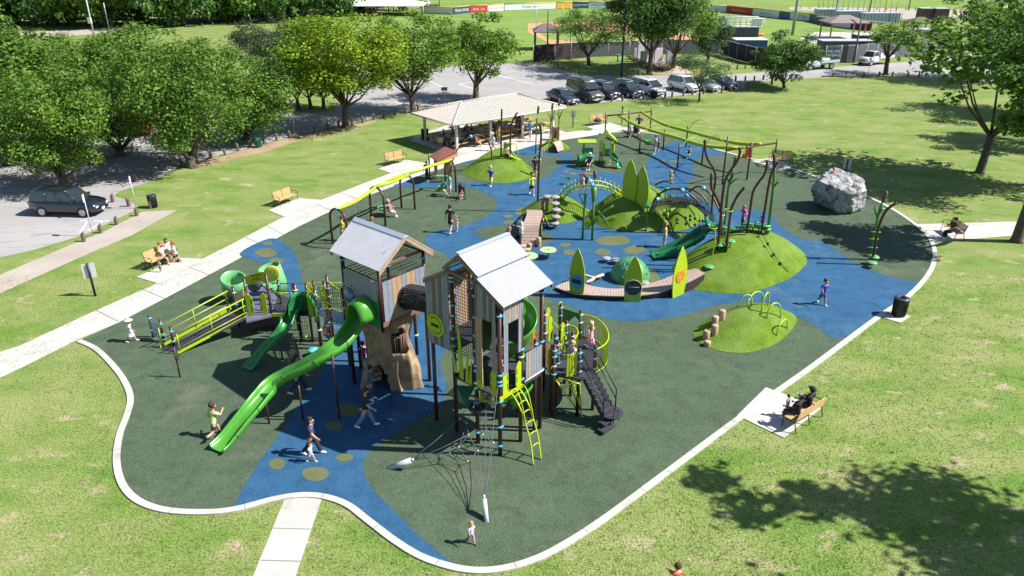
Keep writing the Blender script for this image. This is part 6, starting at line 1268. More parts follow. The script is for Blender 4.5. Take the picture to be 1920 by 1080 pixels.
# ================================================================== people on the main structure
person(G(1107, 653, B1), 120, 1.22, 'walk', 'girl in pink dress with long blond hair on the curved bridge', shirt=(.62, .3, .42), low='dress', lowc=(.62, .32, .48), child=True, hair=(.55, .36, .22), long=True, grp=g1)
person(G(1074, 694, B1), 230, 1.3, 'reach', 'boy in grey white shirt leaning over the slatted lime panel', shirt=(.45, .45, .55), lowc=BLK, child=True, hair=(.4, .26, .18), grp=g1)
person(RT(.62, .62, 2.95), 40, 1.05, 'climb', 'child in white climbing the inner steps of the right tower', shirt=(.6, .6, .66), lowc=(.6, .45, .42), child=True, hair=HBL, grp=g1)
person(G(906, 764, 1.25), 10, 1.30, 'sit', 'boy in olive yellow shirt sitting in the rope web by the tower post', shirt=(.38, .34, .05), lowc=GRY, child=True, hair=HD, grp=g1)
person(G(985, 590, 3.5), 250, 1.0, 'sit', 'child in white at the head of the spiral slide', shirt=(.6, .58, .6), lowc=(.5, .4, .4), child=True, hair=HB, grp=g1)
person(G(612, 648, 1.05), 60, 1.30, 'climb', 'girl in pink and blue shorts scrambling up behind the long slide', shirt=(.6, .3, .34), lowc=(.1, .15, .4), child=True, hair=(.3, .2, .1), long=True, grp=g1)
sp_ = thing('balance_pod', 'small blue and white balance pod under the girl behind the long slide', 'step', G(588, 662)); mb = M(); q = G(587, 655, .35); mb.lathe(q, [(0, .03), (.22, .01), (.25, -.05), (.1, -.1)], 14); mb.build('cap', blueclamp, sp_); mb = M(); mb.cyl((q.x, q.y, 0), .28, .05); mb.build('stalk', brown, sp_)
person(G(683, 600, 3.35)+V((0, .9, .2)), 0, .9, 'sit', 'child hidden inside the roofed tower by the hood of the slide', shirt=(.4, .2, .1), child=True) if False else None
# ================================================================== park furniture
def bench_proto():
    o = thing('park_bench', 'b', 'bench', (0, 0, 0), group='park benches')
    def P(mb, nm, m, par=None): return mb.build(nm, m, par or o, wrld=False)
    mb = M()
    for i in range(6): mb.box((0, -.24+i*.085, .45), (1.75, .07, .03))
    P(mb, 'seat', benchw)
    mb = M()
    for i in range(6): z = .52+i*.075; mb.box((0, .24+(z-.5)*.25, z), (1.75, .028, .06))
    P(mb, 'backrest', benchw)
    for x in (-.88, 0, .88):
        mb = M(); mb.tube([(x, -.28, 0), (x, -.25, .42), (x, .2, .42), (x, .35, .98)], .022, 6); mb.tube([(x, .22, .42), (x, .32, 0)], .022, 6); P(mb, 'leg_frame', black)
        if x: mb = M(); mb.tube(cr([V((x, .26, .66)), V((x, .0, .70)), V((x, -.26, .66)), V((x, -.30, .55)), V((x, -.2, .5))], 3, False), .02, 6); P(mb, 'armrest', black)
    return o
bp_ = bench_proto(); index_children()
first = [True]
def bench(p1, p2, label, z=.03):
    a, b = G(*p1), G(*p2); c = (a+b)/2; rz = math.atan2((b-a).y, (b-a).x); c.z = z
    if first[0]: first[0] = False; bp_.location = c; bp_.rotation_euler = (0, 0, rz); bp_['label'] = label; return bp_, rz
    return dup(bp_, c, rz, label), rz
bench((518, 389), (555, 374), 'empty tan slatted bench halfway along the pale walk')
bench((724, 311), (761, 303), 'empty tan slatted bench nearest the pavilion')
b3, rz3 = bench((277, 508), (330, 484), 'tan slatted bench with a family sitting on it')
bench((1101, 237), (1142, 231), 'tan bench carrying a dark bag by the far walk')
bench((1443, 302), (1483, 309), 'brown slatted bench seen from the front beyond the zip line')
b6, rz6 = bench((1527, 776), (1478, 806), 'bench with two men in black seen from behind at the near lawn')
bench((1771, 432), (1798, 452), 'bench in tree shade on the exit walk')
bg = thing('travel_bag', 'dark purple bag lying on top of the far bench back', 'bag', G(1121, 229)+Z*.6); mb = M(); q = G(1121, 232, .7)+V((0, .3, .25)); mb.sph(q, .32, 8, sc=(1.3, .7, .6)); mb.tube([q+V((-.3, 0, .1)), q+V((0, 0, .32)), q+V((.3, 0, .1))], .03, 6); mb.build('bag', mat('bag_purple', (.04, .03, .08), .8), bg)
def on_bench(root, rz, x, y, z=0): d = V((cos(rz), sin(rz), 0)); n = V((-sin(rz), cos(rz), 0)); return V(root.location)+d*x+n*y+Z*z
hd3 = math.degrees(rz3)-90; hd6 = math.degrees(rz6)-90
person(on_bench(b3, rz3, .15, -.08, 0), hd3, 1.55, 'sit', 'red haired boy in pale shirt seated in the middle of the family bench', shirt=(.5, .58, .62), lowc=NAVY, child=True, hair=HR, grp=g1)
person(on_bench(b3, rz3, .62, -.05, 0), hd3+10, 1.68, 'sit', 'woman in pale pink top reclining on the family bench', shirt=(.62, .42, .42), lowc=(.1, .01, .03), hair=HB, long=True, shoe=BLK, grp=g1)
person(on_bench(b6, rz6, .38, -.06, 0), hd6, 1.72, 'sit', 'man in grey cap and black on the near bench, closer to the camera', shirt=BLK, low='trousers', lowc=BLK, hat='cap', hatc=(.25, .27, .3), hair=HD, skin=2, grp=g1)
person(on_bench(b6, rz6, -.36, -.06, 0), hd6-8, 1.75, 'sit', 'man in black cap resting an arm on the near bench back', shirt=(.012, .014, .022), low='trousers', lowc=(.02, .025, .05), hat='cap', hatc=BLK, hair=HD, skin=2, grp=g1)
person(on_bench(b6, rz6, .15, -.6, .12), hd6+180, .8, 'stand', 'baby in pale pink held up in front of the man in the grey cap', shirt=(.55, .3, .33), lowc=(.6, .5, .5), child=True, hair=HD, grp=g1)
person(G(1781, 447), 190, 1.7, 'sit', 'person in dark red on the shaded bench at the exit walk', shirt=(.12, .02, .02), low='trousers', lowc=BLK, hair=HD, grp=g1)
person(G(1266, 1124), 100, 1.25, 'reach', 'child in orange red raising an arm at the bottom edge of the lawn', shirt=(.55, .07, .03), lowc=BLK, child=True, hair=HB, grp=g1)
# bins
def bin_(px, py, label, r=.29, h=.86, m=black, z=.03, lid=True, group=None):
    q = G(px, py, z); o = thing('litter_bin', label, 'bin', q, group=group); mb = M(); mb.lathe(q, [(r*.86, 0), (r*.9, h*.1), (r, h*.95), (r*1.05, h), (r*.8, h), (r*.7, h*.1)], 22); 
    for i in range(22): a = 2*pi*i/22; mb.tube([q+V((r*.93*cos(a), r*.93*sin(a), .04)), q+V((r*1.04*cos(a), r*1.04*sin(a), h*.95))], .014, 4)
    mb.build('body', m, o)
    if lid: mb = M(); mb.lathe(q, [(r*1.08, h), (r*1.08, h+.04), (r*.45, h+.08), (r*.45, h+.02), (r*.4, h-.1), (0, h-.1)], 22); mb.build('lid', mat('bin_lid', (.03, .035, .05), .4), o)
    return o
bin_(1684, 591, 'black ribbed litter bin on a pale slab at the right kerb', .33, .9)
bin_(797, 262, 'black litter bin at the left end of the pavilion', .33, .95)
bin_(838, 281, 'dark litter bin behind the front pavilion post', .33, .95)
bin_(1040, 262, 'grey litter bin behind the little plank bridge', .33, 1.0, mat('bin_grey', (.05, .06, .08), .6))
bin_(288, 389, 'black litter bin with a white sticker on the lawn by the wooden stubs', .29, .85, z=0)
bin_(485, 276, 'green steel drum between the wooden stubs at the car park edge', .3, .8, mat('drum_green', (.02, .16, .09), .5), z=0, lid=False)
bin_(1226, 184, 'black bin standing among the stubs before the white minivan', .33, .8, z=0)
# signs seen mostly from behind
def sign(foot, top, pw, ph, label, pm, polem, lean=0, face=-90, board_top=None, r=.04, back=None, wr=None):
    b = G(*foot); h = HT(b, top); o = thing('park_sign', label, 'sign', b); mb = M(); mb.tube([b, b+Z*h], r, 8); mb.build('post', polem, o)
    f = R(face); d = V((-sin(f), cos(f), 0)); n = V((cos(f), sin(f), 0)); c = b+Z*(h-ph/2-.03)+n*(r+.012); mb = M(); mb.slab([c+d*x+Z*y for x, y in ((-pw/2, -ph/2), (pw/2, -ph/2), (pw/2, ph/2), (-pw/2, ph/2))], n*.012); p = mb.build('board', pm, o)
    if wr:
        mb = M(); e = c+n*.0125
        for i, (wy, wl) in enumerate(wr): mb.slab([e+d*x+Z*y for x, y in ((-wl/2, wy-.012), (wl/2, wy-.012), (wl/2, wy+.012), (-wl/2, wy+.012))], n*.002)
        mb.build('sign_lines', NAVYM, p)
    return o
NAVYM = mat('navy_ink', (.02, .05, .2), .5); boardm = mat('sign_back', (.5, .52, .55), .4, .08, 4, metal=.2); white = mat('sign_white', (.62, .62, .62), .5)
sign((179, 555), 494, .6, .8, 'park rules board on a thick black post at the pale walk, seen from behind', boardm, black, face=120, r=.06)
sign((1583, 337), 298, .55, .75, 'park rules board on a black post behind the boulder, seen from behind', boardm, black, face=60, r=.055)
sign((1074, 239), 207, .5, .65, 'park rules board on a dark post between pavilion and far bench', boardm, black, face=90, r=.05)
sign((256, 391), 330, .32, .46, 'parking sign on a thin leaning pole by the black bin', white, steel, face=200, r=.03, wr=((.1, .2), (.0, .22), (-.1, .16)))
sign((175, 443), 364, .32, .46, 'parking sign on a thin pole in front of the black car', white, steel, face=200, r=.03, wr=((.1, .2), (.0, .22), (-.1, .16)))
sign((1165.5, 232), 199, .18, .22, 'dark gate valve post standing behind the far bench', black, black, face=-90, r=.05)
sign((553, 252), 187, .35, .45, 'small sign on a thin pole at the car park edge under the trees', boardm, steel, face=90, r=.025)
sign((1371, 150), 116, .3, .3, 'thin road sign between the dark sedan and the road', mat('sign_red', (.35, .06, .05), .5), steel, face=80, r=.025)
sign((1627, 140), 108, .3, .3, 'thin road sign in front of the white pickup truck', boardm, steel, face=80, r=.025)
sign((834, 192), 163, .7, .4, 'twin legged sign at the lot edge behind the pavilion roof', mat('sign_brown', (.12, .05, .05), .5), steel, face=90, r=.03)
# wooden stubs
sp0 = None
def stub(px, py, label, h=.62, grp='wooden stubs'):
    global sp0
    q = G(px, py)
    if sp0 is None:
        o = thing('wooden_stub', label, 'bollard', (0, 0, 0), group=grp); mb = M(); r = .12
        vs = []
        for z, rr in ((-.05, r), (.3, r*1.03), (.52, r), (.62, r*.7)):
            for i in range(8): a = 2*pi*i/8+.2; vs.append((rr*cos(a), rr*sin(a), z+(.08*cos(a) if z > .6 else 0)))
        mb.add(vs, [(j*8+i, j*8+(i+1) % 8, (j+1)*8+(i+1) % 8, (j+1)*8+i) for j in range(3) for i in range(8)]+[tuple(range(24, 32))], 0); mb.build('stub', wood, o, wrld=False); sp0 = o; index_children(); o.location = q; return o
    return dup(sp0, q, random.uniform(0, 3), label, sc=random.uniform(.92, 1.1))
rows = [([(158, 453), (189.5, 437), (219, 421), (257, 405), (283, 391), (242, 387), (212, 379)], 'wooden stub in the row before the black car'),
 ([(255, 341), (285, 327), (312, 319), (339, 310), (370, 301), (396, 297), (422, 291), (446, 283), (469, 276), (496, 270), (519, 263.5), (543, 258), (567, 252), (590.6, 248), (615, 242.5), (635, 238), (660, 234), (680, 231), (701, 225), (720, 221), (741, 218), (761, 214), (784, 207)], 'wooden stub in the long row under the shade trees'),
 ([(1064, 199), (1085, 196), (1105.5, 194), (1125, 192), (1147, 190.5), (1167, 189.5), (1187, 187), (1206, 186), (1247, 183), (1260, 182), (1281, 180), (1298, 178), (1319, 176), (1335.5, 175), (1353, 174), (1370.5, 172), (1387, 170.5), (1402, 169)], 'wooden stub in the row before the parked cars'),
 ([(1379, 151.5), (1397, 151.5), (1414, 150.7), (1431, 150), (1464, 149), (1483, 148), (1561.6, 144), (1586, 144), (1619, 144), (1648, 143), (1673, 143), (1702, 143), (1722.6, 144)], 'wooden stub along the near edge of the road'),
 ([(1330, 131), (1350.6, 130), (1367, 131.5), (1382, 130), (1397, 129), (1410, 128), (1033, 121), (1040, 124), (1046, 126), (1056, 130), (1066, 134), (1072, 137), (1086, 141), (1190, 141)], 'wooden stub along the far edge of the road and lot'),
 ([(432, 47), (441, 46), (458, 45), (485, 42), (400, 49), (380, 51), (533, 33), (541, 32), (560, 29)], 'distant wooden stub by the far road')]
for l, lb in rows:
    for px, py in l: o = stub(px, py, lb); o['group'] = lb.replace('wooden stub', 'wooden stubs'); o['label'] = lb
for i, px in enumerate(range(1500, 1770, 18)): o = stub(px, 17+(px-1500)*.012, 'tiny distant post along the far gravel road'); o['group'] = 'distant posts along the gravel road'
# log rail by the road
lr = thing('log_rail', 'low dark log rail beside the road left of the thin leaning tree', 'fence', G(1590, 143)); mb = M()
mb.tube([G(1540, 143, .5), G(1604, 141, .5)], .09, 6); mb.build('rail', wood, lr)
for px in (1562, 1586, 1600): mb = M(); mb.cyl(G(px, 143), .5, .1, n=8); mb.build('leg', wood, lr)
# ================================================================== pavilion
pv = thing('pavilion', 'open picnic pavilion with a cream ribbed hip roof on square posts', 'pavilion', G(900, 250))
ze = 2.55; Fc, Lc, Rc = G(849, 234.5, ze), G(770, 211.5, ze), G(1062, 200, ze); Kc = Lc+Rc-Fc; ld = (Rc-Fc).normalized(); cm = (Fc+Lc)/2
def on_line(px, py):
    best = None
    for i in range(200):
        z = ze+i*.02; q = G(px, py, z); d = q-cm; d.z = 0; e = abs(d.x*ld.y-d.y*ld.x)
        if best is None or e < best[0]: best = (e, q)
    return best[1]
r0, r1_ = on_line(868, 190), on_line(967, 177); zr = (r0.z+r1_.z)/2; 
L_ = (Rc-Fc).length; dpt = (Lc-Fc).length; r0 = cm+ld*dpt*.5; r1_ = (Rc+Kc)/2-ld*dpt*.5; r0.z = r1_.z = zr
cream = mat('cream_metal', (.46, .42, .37), .5, .05, 3); creamp = mat('cream_post', (.5, .48, .44), .5)
def rib_face(pts, e0, e1, top0, top1, n, nm):
    mb = M(); mb.slab([V(p) for p in pts], -Z*.06)
    for i in range(1, n):
        t = i/n; a = V(e0).lerp(V(e1), t)
        # rib runs straight up the pitch until it meets the hip or the ridge
        ed = (V(e1)-V(e0)); el = ed.length; ed.normalize(); sl = ((V(top0)+V(top1))/2-(V(e0)+V(e1))/2); s_ = sl-ed*sl.dot(ed); u = t*el; w0 = (V(top0)-V(e0)).dot(ed); w1 = el-(V(top1)-V(e0)).dot(ed)
        f = 1; 
        if u < w0: f = u/w0
        elif el-u < w1: f = (el-u)/w1
        mb.tube([a+Z*.02, a+s_*f+Z*.02], .028, 4, sm=False)
    return mb.build(nm, cream, pv)
rib_face([Fc, Rc, r1_, r0], Fc, Rc, r0, r1_, 46, 'roof'); rib_face([Lc, Kc, r1_, r0], Lc, Kc, r0, r1_, 46, 'roof')
rib_face([Fc, Lc, r0], Fc, Lc, r0, r0, 24, 'roof'); rib_face([Rc, Kc, r1_], Rc, Kc, r1_, r1_, 24, 'roof')
for a, b in ((Fc, r0), (Lc, r0), (Rc, r1_), (Kc, r1_), (r0, r1_)): mb = M(); mb.tube([a+Z*.04, b+Z*.04], .07, 6); mb.build('hip_cap', creamp, pv)
for a, b in ((Fc, Rc), (Rc, Kc), (Kc, Lc), (Lc, Fc)): mb = M(); mb.slab([a-Z*.02, b-Z*.02, b-Z*.2, a-Z*.2], (0, 0, 0.0)) if False else mb.tube([a-Z*.08, b-Z*.08], .07, 4); mb.build('fascia', creamp, pv)
wd_ = (Lc-Fc).normalized()
for i in range(4):
    for j in (0, 1):
        q = Fc+ld*(.9+(L_-1.8)*i/3)+wd_*(.8+(dpt-1.6)*j); mb = M(); mb.box((q.x, q.y, ze/2), (.2, .2, ze), rz=math.atan2(ld.y, ld.x)); mb.build('post', creamp, pv)
slabp = [Fc-ld*.2-wd_*.2, Rc+ld*.2-wd_*.2, Kc+ld*.2+wd_*.2, Lc-ld*.2+wd_*.2]; sheet('pavilion_slab', slabp, conc, .036)
def ptable():
    o = thing('picnic_table', 't', 'table', (0, 0, 0), group='picnic tables under the pavilion')
    tw = mat('table_board', (.42, .28, .12), .6, .15, 5)
    for nm, y, z, w in (('table_top', 0, .75, .75), ('bench_seat', -.72, .45, .27), ('bench_seat', .72, .45, .27)): mb = M(); mb.box((0, y, z), (1.9, w, .05)); mb.build(nm, tw, o, wrld=False)
    for x in (-.7, .7): mb = M(); mb.tube([(x, -.8, .42), (x, .8, .42)], .03, 5); mb.tube([(x, -.55, 0), (x, -.25, .73)], .03, 5); mb.tube([(x, .55, 0), (x, .25, .73)], .03, 5); mb.build('frame', black, o, wrld=False)
    return o
pt = ptable(); index_children(); k = 0
rzp = math.atan2(ld.y, ld.x)
spots = [(i, j) for i in range(5) for j in range(2)]
for k_ in range(9):
    q = Fc+ld*(L_*(.12+.095*k_))+wd_*(dpt*[.35, .62, .5, .8, .42, .7, .3, .6, .78][k_]); q.z = .04
    person(q, 40*k_*3.3, random.uniform(1.5, 1.78), ['stand', 'phone', 'sit', 'hips', 'reach', 'sit', 'stand', 'phone', 'sit'][k_], 'shaded visitor among the picnic tables, hard to tell from the others', shirt=[BLK, (.3, .05, .05), (.1, .12, .3), (.4, .3, .05), BLK, (.5, .5, .5), (.2, .05, .08), (.05, .15, .2), (.15, .1, .06)][k_], low='trousers', lowc=BLK, hair=HD, grp='visitors in deep shade at the picnic tables')
wh_ = ['first', 'second', 'third', 'fourth', 'fifth']
for i, j in spots:
    q = Fc+ld*(L_*(i+.55)/5.1)+wd_*(dpt*(.28 if j == 0 else .68)); q.z = .04; lb = '%s picnic table from the left in the %s row under the roof' % (wh_[i], 'front' if j == 0 else 'rear')
    if k == 0: pt.location = q; pt.rotation_euler = (0, 0, rzp+pi/2*.15); pt['label'] = lb
    else: dup(pt, q, rzp+random.uniform(-.15, .15)+(.2), lb)
    k += 1
cb = thing('cool_box', 'white cool box beside the black litter bin in the pavilion', 'cool box', G(815, 264)); mb = M(); q = G(815, 264); mb.box(q+Z*.2, (.8, .42, .38)); mb.build('body', white, cb, bev=.02); mb = M(); mb.box(q+Z*.42, (.84, .46, .06)); mb.build('lid', white, cb)
cb = thing('cardboard_box', 'tan cardboard box on a table by the person in black', 'box', G(826, 262)); mb = M(); q = G(826, 266, .8); mb.box(q+Z*.2, (.5, .4, .4)); mb.build('carton', mat('cardboard', (.33, .22, .12), .8), cb)
for i in range(9):
    i_, j_ = spots[(i*3+1) % 10]; q = Fc+ld*(L_*(i_+.55)/5.1)+wd_*(dpt*(.28 if j_ == 0 else .68))+V((random.uniform(-.5, .5), random.uniform(-.2, .2), 0)); lbz = ['on the first front table', 'on the third rear table']; 
    mb = M(); mb.sph((q.x, q.y, .9), .14, 6, sc=(1.2, .8, 1)); tag(mb.build('food_bag', cloth([(.5, .5, .5), (.4, .08, .05), (.05, .12, .35)][i % 3])), ['white', 'red', 'blue'][i % 3]+' food bag lying on a picnic table under the roof', 'bag', 'food bags on the picnic tables')
# ================================================================== vehicles
def loft(mb, st, mi=0):
    vs = []
    for x, w, z0, z1 in st:
        c = min(.12, (z1-z0)*.3); vs += [(x, -w*.9, z0), (x, -w, z0+c), (x, -w, z1-c*1.2), (x, -w*.86, z1), (x, w*.86, z1), (x, w, z1-c*1.2), (x, w, z0+c), (x, w*.9, z0)]
    n = len(st); fs = [(i*8+j, (i+1)*8+j, (i+1)*8+(j+1) % 8, i*8+(j+1) % 8) for i in range(n-1) for j in range(8)]+[tuple(range(8)), tuple(range(n*8-1, n*8-9, -1))]
    mb.add(vs, fs, mi, True)
def car(kind, col, label, name='parked_car', cat='car', loc=(0, 0, 0), rz=0, grp=None):
    o = thing(name, label, cat, loc, rz, grp); pm = mat('paint_%02d%02d%02d' % tuple(int(c*99) for c in col), col, .25, .04, 3, coat=1)
    def P(mb, nm, m, par=None): return mb.build(nm, m, par or o, wrld=False)
    if kind == 'suv': st = [(-2.3, .74, .55, .98), (-2.2, .88, .40, 1.06), (-1.4, .92, .32, 1.10), (0, .93, .30, 1.08), (.95, .92, .30, 1.06), (1.65, .90, .32, 1.0), (2.15, .84, .36, .90), (2.32, .70, .42, .72)]; gh = (-2.15, 1.15, -1.85, .35, 1.08, 1.72, .84, .68); wx = (-1.38, 1.42); wr = .36
    elif kind == 'sedan': st = [(-2.35, .72, .5, .9), (-2.2, .86, .36, 1.0), (-1.5, .89, .28, .98), (0, .9, .26, .94), (.9, .9, .26, .93), (1.6, .88, .28, .86), (2.15, .82, .32, .74), (2.35, .68, .38, .6)]; gh = (-1.75, 1.15, -1.0, .3, .95, 1.45, .80, .62); wx = (-1.4, 1.45); wr = .33
    elif kind == 'van': st = [(-2.7, .9, .5, 1.5), (-2.6, .98, .4, 1.6), (0, 1.0, .35, 1.6), (1.2, 1.0, .35, 1.5), (1.5, .98, .35, 1.28), (2.3, .94, .4, 1.12), (2.65, .84, .45, .85)]; gh = (-2.6, 1.75, -2.55, 1.0, 1.5, 2.05, .92, .84); wx = (-1.7, 1.75); wr = .38
    elif kind == 'minivan': st = [(-2.5, .84, .5, 1.05), (-2.4, .94, .38, 1.12), (0, .97, .3, 1.12), (1.2, .96, .3, 1.08), (1.8, .93, .32, .98), (2.3, .86, .36, .84), (2.5, .72, .42, .68)]; gh = (-2.4, 1.7, -2.2, .6, 1.1, 1.72, .88, .72); wx = (-1.5, 1.5); wr = .34
    else: st = [(.3, .95, .45, 1.25), (.5, .97, .4, 1.3), (1.6, .97, .4, 1.28), (1.7, .96, .4, 1.22), (2.6, .93, .45, 1.15), (2.85, .86, .5, .95)]; gh = (.38, 1.72, .5, 1.3, 1.28, 1.95, .88, .76); wx = (-1.7, 2.0); wr = .42
    mb = M(); loft(mb, st); body = P(mb, 'body', pm)
    xb0, xb1, xt0, xt1, zb, zt, wb, wt = gh
    mb = M(); vs = [(xb0, -wb, zb-.03), (xb1, -wb*.93, zb-.03), (xb1, wb*.93, zb-.03), (xb0, wb, zb-.03), (xt0, -wt, zt), (xt1, -wt*.95, zt), (xt1, wt*.95, zt), (xt0, wt, zt)]
    mb.add(vs, [(0, 1, 5, 4), (1, 2, 6, 5), (2, 3, 7, 6), (3, 0, 4, 7), (4, 5, 6, 7)], 0); P(mb, 'window_glass', glass)
    mb = M(); 
    if kind == 'van': loft(mb, [(-2.55, .84, 2.04, 2.3), (-2.4, .86, 2.04, 2.48), (.2, .86, 2.04, 2.5), (.8, .84, 2.04, 2.35), (1.02, .78, 2.04, 2.1)])
    else: loft(mb, [(xt0-.06, wt*.9, zt-.04, zt+.01), (xt0+.1, wt+.02, zt-.05, zt+.05), (xt1-.1, wt+.01, zt-.05, zt+.04), (xt1+.08, wt*.88, zt-.05, zt)])
    bb_ = [(xb0, xt0), (xb1, xt1)]; mids = [.36, .68] if kind not in ('pickup',) else []
    for s in (-1, 1):
        for b_, t_ in bb_: mb.tube([(b_, s*(wb-.02 if b_ == xb0 else wb*.93-.01), zb-.02), (t_, s*(wt if b_ == xb0 else wt*.95), zt)], .035, 5)
        for f in mids: mb.tube([(xb0+(xb1-xb0)*f, s*wb*.975, zb), (xt0+(xt1-xt0)*f, s*wt*.99, zt)], .03, 5)
    P(mb, 'roof', pm)
    for x in wx:
        for s in (-1, 1):
            y = s*(st[2][1]-.08); mb = M(); mb.tube([(x, y-.1, wr), (x, y+.1, wr)], wr, 18); w_ = P(mb, 'wheel', tyre); mb = M(); mb.tube([(x, y+s*.09, wr), (x, y+s*.112, wr)], wr*.62, 14); P(mb, 'rim', chrome, w_)
    xf = st[-1][0]; zf = st[-1]
    for s in (-1, 1):
        mb = M(); mb.box((xf-.09, s*zf[1]*.82, zf[3]-.04), (.2, .26, .12)); P(mb, 'headlight', mat('headlight', (.5, .52, .55), .1))
        mb = M(); mb.box((st[0][0]+.08, s*st[0][1]*.98, st[0][3]-.08), (.14, .14, .2)); P(mb, 'tail_light', mat('tail_red', (.3, .01, .01), .2))
        mb = M(); mb.box((xb1-.25, s*(wb+.16), zb+.06), (.12, .18, .12)); P(mb, 'mirror', pm)
    mb = M(); mb.box((xf+.005, 0, (zf[2]+zf[3])/2+.02), (.05, zf[1]*1.1, .16)); P(mb, 'grille', black)
    mb = M(); mb.box((xf-.02, 0, zf[2]-.0), (.12, zf[1]*1.7, .12)); P(mb, 'bumper', chrome if kind in ('van', 'pickup') else pm)
    mb = M(); mb.box((xf+.04, 0, zf[2]+.04), (.015, .32, .14)); P(mb, 'number_plate', white)
    if kind == 'pickup':
        mb = M(); mb.box((-1.35, 0, .72), (3.0, 1.1, .15)); mb.box((-1.35, 0, .98), (3.2, 2.05, .10)); mb.box((-1.35, -1.0, 1.16), (3.2, .05, .3)); mb.box((-1.35, 1.0, 1.16), (3.2, .05, .3)); mb.box((.2, 0, 1.5), (.06, 1.9, .75)); P(mb, 'flat_bed', pm)
    return o
wa, wb_ = G(1257.6, 166.5), G(1284.8, 173); hv = (wb_-wa); hv.z = 0; hv.normalize(); hang = math.atan2(hv.y, hv.x); lat = V((-hv.y, hv.x, 0))
def parked(px, py, kind, col, label, k=.9):
    q = G(px, py)-hv*1.4+lat*k; q.z = .01; return car(kind, col, label, loc=q, rz=hang, grp='cars parked along the lawn')
parked(1054, 197, 'sedan', (.03, .04, .065), 'dark grey blue sedan, leftmost car of the row')
parked(1097, 192, 'van', (.06, .065, .075), 'tall dark high roofed van in the row of cars')
parked(1133, 187, 'suv', (.012, .015, .03), 'black navy off-roader parked right beside the high roofed van')
parked(1177.5, 184, 'suv', (.02, .03, .05), 'dark slate off-roader left of the white minivan')
parked(1217, 180.5, 'minivan', (.62, .64, .66), 'white minivan behind the small black bin')
parked(1285, 174, 'suv', (.58, .6, .6), 'pearl white off-roader standing apart left of the slim tree')
parked(1323, 172.5, 'sedan', (.22, .25, .28), 'silver grey car hidden behind the slim tree')
parked(1356, 168.5, 'sedan', (.012, .02, .04), 'dark navy sedan at the right end of the row')
a, b = G(179, 411), G(213, 391); d = (b-a).normalized(); f_ = V((d.y, -d.x, 0)); q = (a+b)/2-f_*2.35; car('suv', (.008, .01, .022), 'shiny black off-roader at the left edge of the car park', loc=q, rz=math.atan2(f_.y, f_.x))
a, b = G(1656, 121), G(1632.5, 123.5); d = (b-a).normalized(); car('pickup', (.62, .63, .64), 'white flat bed pickup truck by the grey fence', 'pickup_truck', 'truck', loc=(a+b)/2+V((d.y, -d.x, 0))*-.0+V((0, .9, 0)), rz=math.atan2(d.y, d.x))
q = G(1536, 131)+V((0, .9, 0)); car('pickup', (.5, .6, .56), 'pale work truck half hidden behind the round dark tree', 'pickup_truck', 'truck', loc=q, rz=math.radians(200))
car('suv', (.02, .05, .12), 'distant dark blue car on the far road', loc=G(477, 41), rz=R(-75))
car('pickup', (.6, .6, .62), 'distant white pickup behind the outfield fence', 'pickup_truck', 'truck', loc=G(806, 16), rz=R(170))
car('suv', (.5, .02, .03), 'red car in deep shade under the left trees', loc=G(246, 250), rz=R(-20))
car('suv', (.015, .015, .02), 'black car behind the grey dugout', loc=G(1383, 93), rz=R(-100))
car('sedan', (.6, .6, .6), 'white car behind the grey fence near the pergola', loc=G(1703, 90), rz=R(200))
# ================================================================== trees
def leafmat(nm, c1, c2, tr=.35, isl=.45): return mat(nm, c1, .55, .3, .8, island=isl, trans=tr, col2=c2, spec=.35)
lf_dark = leafmat('leaf_dark', (.062, .145, .014), (.15, .26, .03)); lf_bright = leafmat('leaf_bright', (.13, .23, .010), (.24, .34, .016)); lf_mid = leafmat('leaf_mid', (.075, .165, .012), (.15, .25, .018))
lf_ced = leafmat('leaf_cedar', (.035, .070, .035), (.075, .115, .045)); lf_wil = leafmat('leaf_willow', (.05, .11, .045), (.10, .16, .055)); lf_for = leafmat('leaf_forest', (.05, .135, .03), (.115, .22, .045)); lf_ind = leafmat('leaf_round', (.036, .10, .018), (.10, .19, .028))
def crown_mesh(seed, n, size, lobes, flat=.8, fill=.25, spread=1.0, spray=False, top=False):
    """unit crown: leaves gathered on the shells of many lobes that themselves fill a unit ball"""
    rnd = random.Random(seed); L = []
    for i in range(lobes):
        while 1:
            p = V((rnd.uniform(-1, 1), rnd.uniform(-1, 1), rnd.uniform(-1, 1)))
            if .3 < p.length < .93 and p.z > -.8: break
        L.append((p, rnd.uniform(.13, .40) if p.length < .78 else rnd.uniform(.10, .22)))
    L += [] if top else [(V((0, 0, 0)), .55)]
    vs = []; fs = []
    wts = [r*r for p, r in L]
    for k in range(n):
        p, r = rnd.choices(L, wts)[0]; d = V((rnd.gauss(0, 1), rnd.gauss(0, 1), rnd.gauss(0, 1)+.25)).normalized()
        rr = r*(rnd.uniform(.55, 1.12) if rnd.random() > fill else rnd.uniform(.1, 1.5)); c = p+V((d.x, d.y, d.z*flat))*rr*spread
        nn = (d+V((rnd.gauss(0, .6), rnd.gauss(0, .6), rnd.gauss(0, .6)+.3))).normalized(); a = nn.orthogonal().normalized(); a = (a*cos(k*2.4)+nn.cross(a)*sin(k*2.4)); b = nn.cross(a); s = size*rnd.uniform(.6, 1.35)
        o = len(vs); asp = .55 if not spray else .28
        vs += [c-a*s, c-b*s*asp+nn*s*.15, c+a*s, c+b*s*asp+nn*s*.15]; fs.append((o, o+1, o+2, o+3))
    me = bpy.data.meshes.new('crown'); me.from_pydata([tuple(v) for v in vs], [], fs); return me, L
